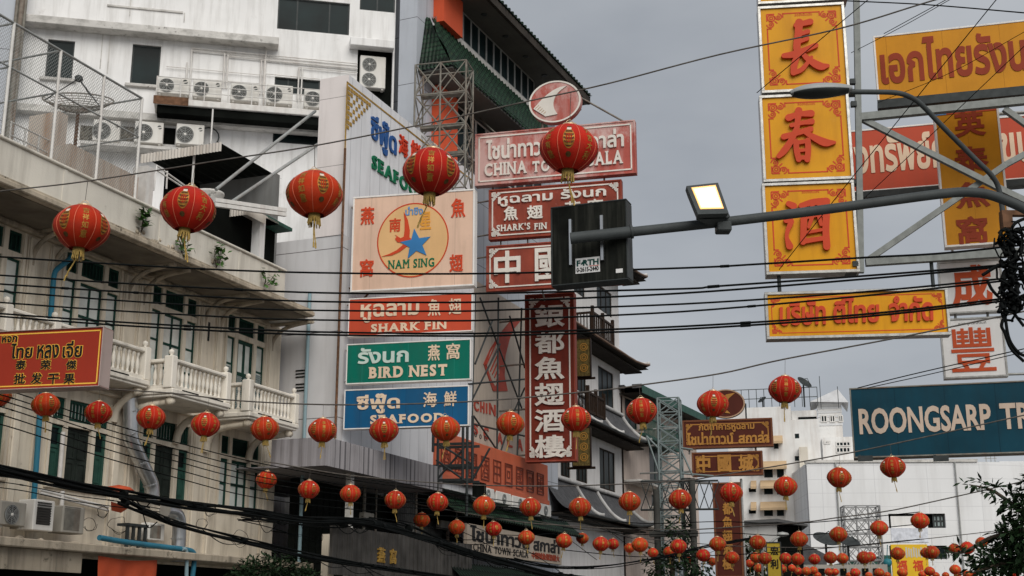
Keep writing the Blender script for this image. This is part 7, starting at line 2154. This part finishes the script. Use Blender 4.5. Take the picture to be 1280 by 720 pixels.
# ------------------------------------------------------------------ power cables over the street
def pc(label, pts, r=.017, da=17.0, db=13.5, strands=1, spread=.03):
    x0, x1 = pts[0][0], pts[-1][0]
    cable('power_cable', label, [(x, y, da + (db - da) * (x - x0) / (x1 - x0)) for x, y in pts], r, M['cable'], 'cable', 'black power cables', strands, spread)
pc('uppermost black cable, passing just under the light box level', [(-60, 318), (0, 321), (78, 326), (250, 336), (400, 341), (600, 342), (853, 335), (950, 330), (1080, 322), (1172, 317), (1262, 308), (1330, 300)], .0125)
pc('second black cable from the top, crossing the cream board foot', [(-60, 340), (0, 344), (120, 352), (260, 360), (400, 366), (560, 367), (640, 366), (853, 361), (900, 357.5), (1078, 345), (1256, 331), (1330, 322)], .0125)
pc('third black cable from the top, over the red SHARK FIN sign', [(-60, 351), (0, 355), (140, 364), (300, 373), (400, 377), (560, 378), (640, 376), (853, 366.5), (1078, 349), (1256, 333), (1330, 325)], .0125)
pc('fourth black cable from the top, over the red SHARK FIN sign', [(-60, 360), (0, 364), (140, 375), (300, 385), (400, 388), (560, 389), (640, 387), (853, 380), (1078, 365), (1256, 348), (1330, 340)], .0115)
pc('fifth black cable from the top, under the third one', [(-60, 373), (0, 378), (140, 388), (300, 397), (400, 400), (560, 401), (640, 399), (853, 389.5), (1078, 370), (1256, 351), (1330, 344)], .0115)
pc('upper of the two lowest paired black cables', [(-60, 388), (0, 392), (140, 402), (300, 411), (400, 415), (560, 417), (640, 415.5), (853, 408), (1078, 393), (1256, 373), (1330, 362)], .0125)
pc('lower of the two lowest paired black cables', [(-60, 391), (0, 395.5), (140, 406), (300, 415), (400, 418.5), (560, 420), (640, 419), (853, 411.5), (1078, 396), (1256, 376), (1330, 366)], .0125)
for i, (ya, yb) in enumerate(((488, 578), (496, 587), (503, 595), (511, 602), (521, 612), (533, 622))):
    pc('thin black cable sloping past the first floor windows, %s of six from the top' % ORD[i], [(-60, ya - 16), (10, ya), (120, ya + (yb - ya) * .40), (220, ya + (yb - ya) * .72), (320, yb), (440, yb + 22 - i * 1.5), (560, yb + 38 - i * 3), (660, yb + 52 - i * 5)], .012, 22, 40)
pc('thick black cable bundle sagging across the shophouse ledge', [(-60, 574), (0, 588), (110, 610), (175, 621), (240, 632), (320, 641), (375, 649), (455, 653), (525, 672), (600, 694), (680, 716), (740, 735)], .022, 20, 40, 14, .075)
pc('second cable bundle dropping to the right below the thick one', [(150, 626), (190, 642), (225, 655), (320, 679), (405, 698), (500, 713), (600, 728)], .018, 21.5, 34, 8, .05)
pc('low loose cable bundle over the dark shop front', [(300, 646), (345, 648), (420, 655), (470, 652), (520, 664), (580, 690), (660, 712), (740, 726)], .016, 30, 42, 7, .10)
pc('cable bundle looping across the low tiled roofs', [(560, 668), (640, 698), (700, 709), (760, 708), (820, 699), (880, 684), (940, 672)], .02, 44, 52, 5, .05)
for i, ya in enumerate((598, 605, 612)):
    pc('slack thin cable hanging under the thick bundle at the left, %s of three' % ORD[i], [(-60, ya - 8), (20, ya), (90, ya + 14), (150, ya + 22), (200, ya + 34 - i * 3)], .008, 20.5, 23)
for i, (y0, y1) in enumerate(((648, 640), (662, 655), (690, 674))):
    pc('sagging thin cable among the far lanterns, %s from the top' % ORD[i], [(690, y0 - 4), (800, y0 + 6), (900, y0 + 4), (1000, y1 + 14), (1150, y1)], .016, 52, 46)
pc('pale thin wire by the dark shutter', [(345, 579), (400, 590), (470, 601), (560, 612), (640, 640), (740, 655), (860, 668)], .010, 33, 36)
# thin lines at the upper right
def tl(label, pts, da, db, r=.006): 
    x0, x1 = pts[0][0], pts[-1][0]
    cable('overhead_wire', label, [(x, y, da + (db - da) * (x - x0) / ((x1 - x0) or 1)) for x, y in pts], r, M['cable'], 'wire', 'thin overhead wires at the upper right')
tl('thin wire from a panel corner up past the character for long', [(946, 116), (1081, 3), (1130, -38)], 32.4, 28, .012)
tl('long thin wire slanting up from the wine panel to the top edge', [(974, 337), (1078, 206), (1245, 0), (1290, -56)], 31.5, 24, .011)
tl('thin wire rising from the truss over the amber sign', [(1080, 248), (1131, 200), (1280, 58), (1320, 20)], 31, 26, .010)
tl('thin wire from the amber sign corner to the top edge', [(1105, 42), (1182, 0), (1230, -26)], 35, 30, .012)
tl('thin wire crossing behind the cobra lamp arm', [(1064, 66), (1130, 32), (1190, -2)], 33, 30, .010)
tl('heavier wire crossing the top right corner', [(1058, 1), (1160, 6), (1280, 16), (1330, 20)], 30, 26, .016)
tl('thin wire over the lower right of the amber sign', [(1098, 128), (1190, 90), (1280, 40)], 34, 30, .009)
tl('pair end wire running to the teal sign corner', [(1072, 485), (1140, 468), (1280, 436)], 29.5, 27, .012)
tl('second wire running to the teal sign corner', [(1084, 485), (1170, 466), (1280, 440)], 29.5, 27, .010)
rg = random.Random(77)
for i in range(10):
    x0 = 300 + i * 38; y0 = 606 + rg.uniform(0, 60); 
    pts = [(x0 + k * 45, y0 + k * rg.uniform(8, 14) + rg.uniform(-7, 7)) for k in range(5)]
    tl2 = ['by the shophouse end', 'left of the blue drain pipe', 'right of the blue drain pipe', 'before the weathered post', 'over the dark shutter', 'below the ribbed fascia', 'left of the steel platform', 'under the steel platform', 'over the shop sign corner', 'over the low tiled awning'][i]
    cable('power_cable', 'slack thin dark cable in the lower middle, starting ' + tl2, [(x, y, 33 + (x - 300) * .03) for x, y in pts], .012, M['cable'], 'cable', 'black power cables')
# the knot of cables at the right edge
rg = random.Random(9)
kn = MB()
for k in range(46):
    cx, cy = rg.gauss(1266, 9), rg.uniform(286, 392); r_ = rg.uniform(3, 13); a0 = rg.uniform(0, 6.28); n = rg.randint(5, 11)
    pts = []
    for j in range(n):
        a = a0 + j * rg.uniform(.5, .9); pts.append(at(cx + r_ * math.cos(a) + rg.uniform(-2, 2), cy + r_ * 1.2 * math.sin(a) + rg.uniform(-3, 3), 13.4 + rg.uniform(-.12, .12)))
    kn.tube(smooth_path(pts, 3), rg.uniform(.007, .016), 5)
for k in range(26):
    x0, y0 = rg.uniform(1250, 1276), rg.uniform(290, 388)
    kn.tube([at(x0, y0, 13.4), at(x0 + rg.uniform(-5, 5), y0 + rg.uniform(4, 12), 13.35)], rg.uniform(.02, .035), 6)
for pts in (((1234, 350), (1240, 362), (1252, 375), (1262, 385), (1280, 408)), ((1228, 344), (1244, 334), (1260, 326)), ((1256, 384), (1257, 400), (1262, 425), (1275, 442), (1290, 446)), ((1262, 386), (1252, 405), (1256, 416), (1264, 436), (1280, 452)), ((1280, 371), (1266, 384), (1252, 392)), ((1262, 300), (1268, 280), (1290, 270))):
    kn.tube(smooth_path([at(x, y, 13.4) for x, y in pts], 5), .018, 6)
solo('cable_knot', 'dark tangled knot of coiled cables where the black lines meet at the right', 'cable knot', kn, M['cable'], WORLD, tuple(at(1266, 340, 13.4)))
# hanging loops of wire on the shophouse wall
for i, (x, y, lb_) in enumerate(((128, 640, 'above the blue pipe, left of the tattered awning'), (148, 655, 'under the tattered awning'), (252, 655, 'right of the elbowed duct'), (264, 638, 'below the right first floor window'), (112, 655, 'beside the mesh sided unit'), (300, 672, 'above the shrubby tree'), (390, 672, 'on the low cream wall'), (370, 662, 'on the low cream wall by the blue drain pipe'))):
    lp = MB(); n_ = .15 if x < 345 else 1.95; r_ = rg.uniform(7, 13)
    pts = [(x + r_ * rg.uniform(.6, 1.1) * math.cos(a), y + r_ * rg.uniform(.6, 1.1) * math.sin(a)) for a in [j * .75 for j in range(13)]]
    lp.tube(smooth_path([(A.S(px, py, n_), -n_, A.Z(px, py, n_)) for px, py in pts], 6), .006, 4)
    solo('wire_loop', 'loose loop of thin dark wire ' + lb_, 'wire', lp, M['cable'], A, (A.S(x, y, n_), -n_, A.Z(x, y, n_)), 'loose wire loops')
# a dark cable lashing hanging over the wall at the left
# units under the orange sign box
for i, (x, w_) in enumerate(((610, 8), (630, 9), (650, 9), (682, 7))):
    y = 606 + (x - 600) * .285
    ac_unit('white outdoor unit in the row under the orange sign box, %s from the left' % ORD[i], Bo, x - w_, y + 1, x + w_, y + 17, .1, .5, .4, mark=False)
pn_ = MB(); q = rect(Bo, 594, 603, 606, 622, .4); pn_.box(q[0], q[1], -.4, -.3, q[2], q[3]); wframe(pn_, q[0], q[1], q[2], q[3], -.45, .08)
solo('dark_board', 'dark framed board at the left end of the row of outdoor units', 'board', pn_, [M['dark']], Bo, (q[0], -.3, q[2]))

# ------------------------------------------------------------------ trees
def leafball(mb, c, r, n, rg, L=(.12, .22), asp=.42, flat=.8):
    for i in range(n):
        d = Vector((rg.gauss(0, 1), rg.gauss(0, 1), rg.gauss(0, 1))).normalized() * r * rg.random() ** .45
        d.z *= flat
        dr = (d.normalized() + Vector((rg.uniform(-.8, .8), rg.uniform(-.8, .8), rg.uniform(-1.1, .3))))
        l = rg.uniform(*L); leaf(mb, c + d, dr, l, l * asp, Vector((rg.uniform(-1, 1), rg.uniform(-1, 1), 1.2)))
rg = random.Random(21)
TD = 21.0
b0 = at(1325, 720, TD)
tr_ = Th('street_tree', 'dark leafy tree at the lower right edge with a drooping side branch', 'tree', WORLD, (b0.x, TD, 0))
tm = MB(); top = at(1290, 640, TD)
tm.tube(smooth_path([(b0.x, TD, 0), (b0.x - .05, TD, 1.5), tuple(at(1305, 700, TD)), tuple(top)], 5), [.16] * 5 + [.13] * 5 + [.09] * 5 + [.05], 8)
limbs = [((1292, 660), (1240, 672), (1205, 690), (1182, 690)), ((1290, 650), (1262, 628), (1238, 612), (1212, 606)), ((1292, 640), (1282, 610), (1292, 580)), ((1300, 690), (1250, 705), (1215, 716)), ((1290, 655), (1320, 630), (1350, 620)), ((1300, 690), (1340, 690), (1370, 700))]
for lm_pts in limbs:
    P = smooth_path([at(x, y, TD + rg.uniform(-.3, .3)) for x, y in lm_pts], 5); tm.tube(P, [.05 - .04 * i / (len(P) - 1) for i in range(len(P))], 6)
tr_.part('trunk', tm, M['bark'])
cr_ = MB()
for x, y, r_, n in ((1264, 694, .42, 340), (1243, 706, .30, 200), (1228, 694, .20, 70), (1280, 670, .38, 260), (1285, 640, .34, 220), (1262, 672, .30, 160), (1215, 672, .0, 0), (1242, 612, .14, 26), (1262, 626, .20, 60), (1228, 604, .10, 12), (1222, 714, .22, 100), (1300, 700, .6, 420), (1330, 660, .6, 420), (1300, 610, .35, 160), (1200, 690, .12, 20), (1190, 688, .08, 8), (1280, 622, .22, 70), (1350, 700, .6, 300)):
    if n: leafball(cr_, at(x, y, TD + rg.uniform(-.3, .3)), r_, n, rg, (.10, .20), .40)
for x, y in ((1204, 603), (1210, 606), (1218, 607), (1226, 611), (1232, 615), (1240, 617), (1213, 600), (1222, 599), (1186, 694), (1178, 690), (1193, 699), (1200, 694), (1190, 684)):
    for k in range(2):
        l = rg.uniform(.10, .17); leaf(cr_, at(x + rg.uniform(-3, 3), y, TD), Vector((rg.uniform(-1, .2), rg.uniform(-.3, .3), rg.uniform(-.8, .3))), l, l * .42, Vector((0, -.6, 1)))
tr_.part('crown', cr_, M['leafdark'])
TD2 = 28.0
b0 = at(335, 760, TD2)
tr2 = Th('street_tree', 'top of a dark dense shrubby tree at the bottom left of the dark shop', 'tree', WORLD, (b0.x, TD2, 0))
tr2.part('trunk', MB().tube([(b0.x, TD2, 0), tuple(at(336, 740, TD2))], [.14, .08], 8), M['bark'])
cr2 = MB()
for x, y, r_, n in ((340, 712, .5, 700), (315, 716, .42, 480), (366, 714, .42, 480), (302, 724, .32, 240), (340, 734, .8, 600), (384, 722, .28, 200)):
    leafball(cr2, at(x, y, TD2 + rg.uniform(-.2, .2)), r_, n, rg, (.07, .14), .42)
tr2.part('crown', cr2, M['leafdark'])
# dim greenery between the far lanterns
TD3 = 78.0
b0 = at(945, 720, TD3)
tr3 = Th('street_tree', 'far dark tree tucked behind the tall brown vertical sign', 'tree', WORLD, (b0.x, TD3, 0))
tr3.part('trunk', MB().tube([(b0.x, TD3, 0), tuple(at(945, 690, TD3))], [.2, .1], 8), M['bark'])
cr3 = MB()
for x, y, r_, n in ((942, 688, 1.0, 260), (930, 700, 1.1, 300), (950, 706, 1.0, 260)): leafball(cr3, at(x, y, TD3), r_, n, rg, (.22, .42), .5)
tr3.part('crown', cr3, M['leafdark'])
b0 = at(840, 720, 61)
tr4 = Th('street_tree', 'dark foliage of a tree under the utility poles', 'tree', WORLD, (b0.x, 61, 0))
tr4.part('trunk', MB().tube([(b0.x, 61, 0), tuple(at(840, 690, 61))], [.2, .1], 8), M['bark'])
cr4 = MB()
for x, y, r_, n in ((825, 705, .9, 260), (850, 690, .9, 240), (868, 708, .9, 260), (845, 660, .6, 120)): leafball(cr4, at(x, y, 61), r_, n, rg, (.16, .32), .5)
tr4.part('crown', cr4, M['leafdark'])
for x, lbx in ((843, 'left of two pale upright boards behind the far lanterns'), (852, 'right of two pale upright boards behind the far lanterns')):
    q = rect(FD, x - 3.6, 688, x + 3.6, 735, 1); solo('notice_board', lbx, 'board', MB().box(q[0], q[1], -1, -.8, q[2], q[3], 0, .02), mat('pale blue board', (.42, .47, .52), .5, var=.08), FD, (q[0], -1, q[2]))
b0 = at(1098, 720, 92)
cn_ = MB()
for x0, x1, y in ((1060, 1110, 702), (1104, 1116, 694)):
    q = (at(x0, y, 92), at(x1, 740, 92)); cn_.box(q[0].x, q[1].x, 92, 96, 0, q[0].z)
solo('dark_canopy', 'dark green canopy behind the billboard frame', 'canopy', cn_, M['greenpale'], WORLD, tuple(at(1085, 735, 92)))
bl_ = MB(); bb_ = at(1109, 704, 88); bl_.lathe((bb_.x, bb_.y, bb_.z - .25), [(.05, 0), (.25, .08), (.32, .28), (.25, .48), (.05, .56)], 14)
bl_.tube([(bb_.x, bb_.y, bb_.z + .3), (bb_.x + .1, bb_.y, bb_.z + 1.2)], .03, 5)
solo('round_lamp', 'round teal globe left of the yellow banner', 'globe', bl_, mat('teal globe', (.03, .16, .19), .4), WORLD, tuple(bb_))
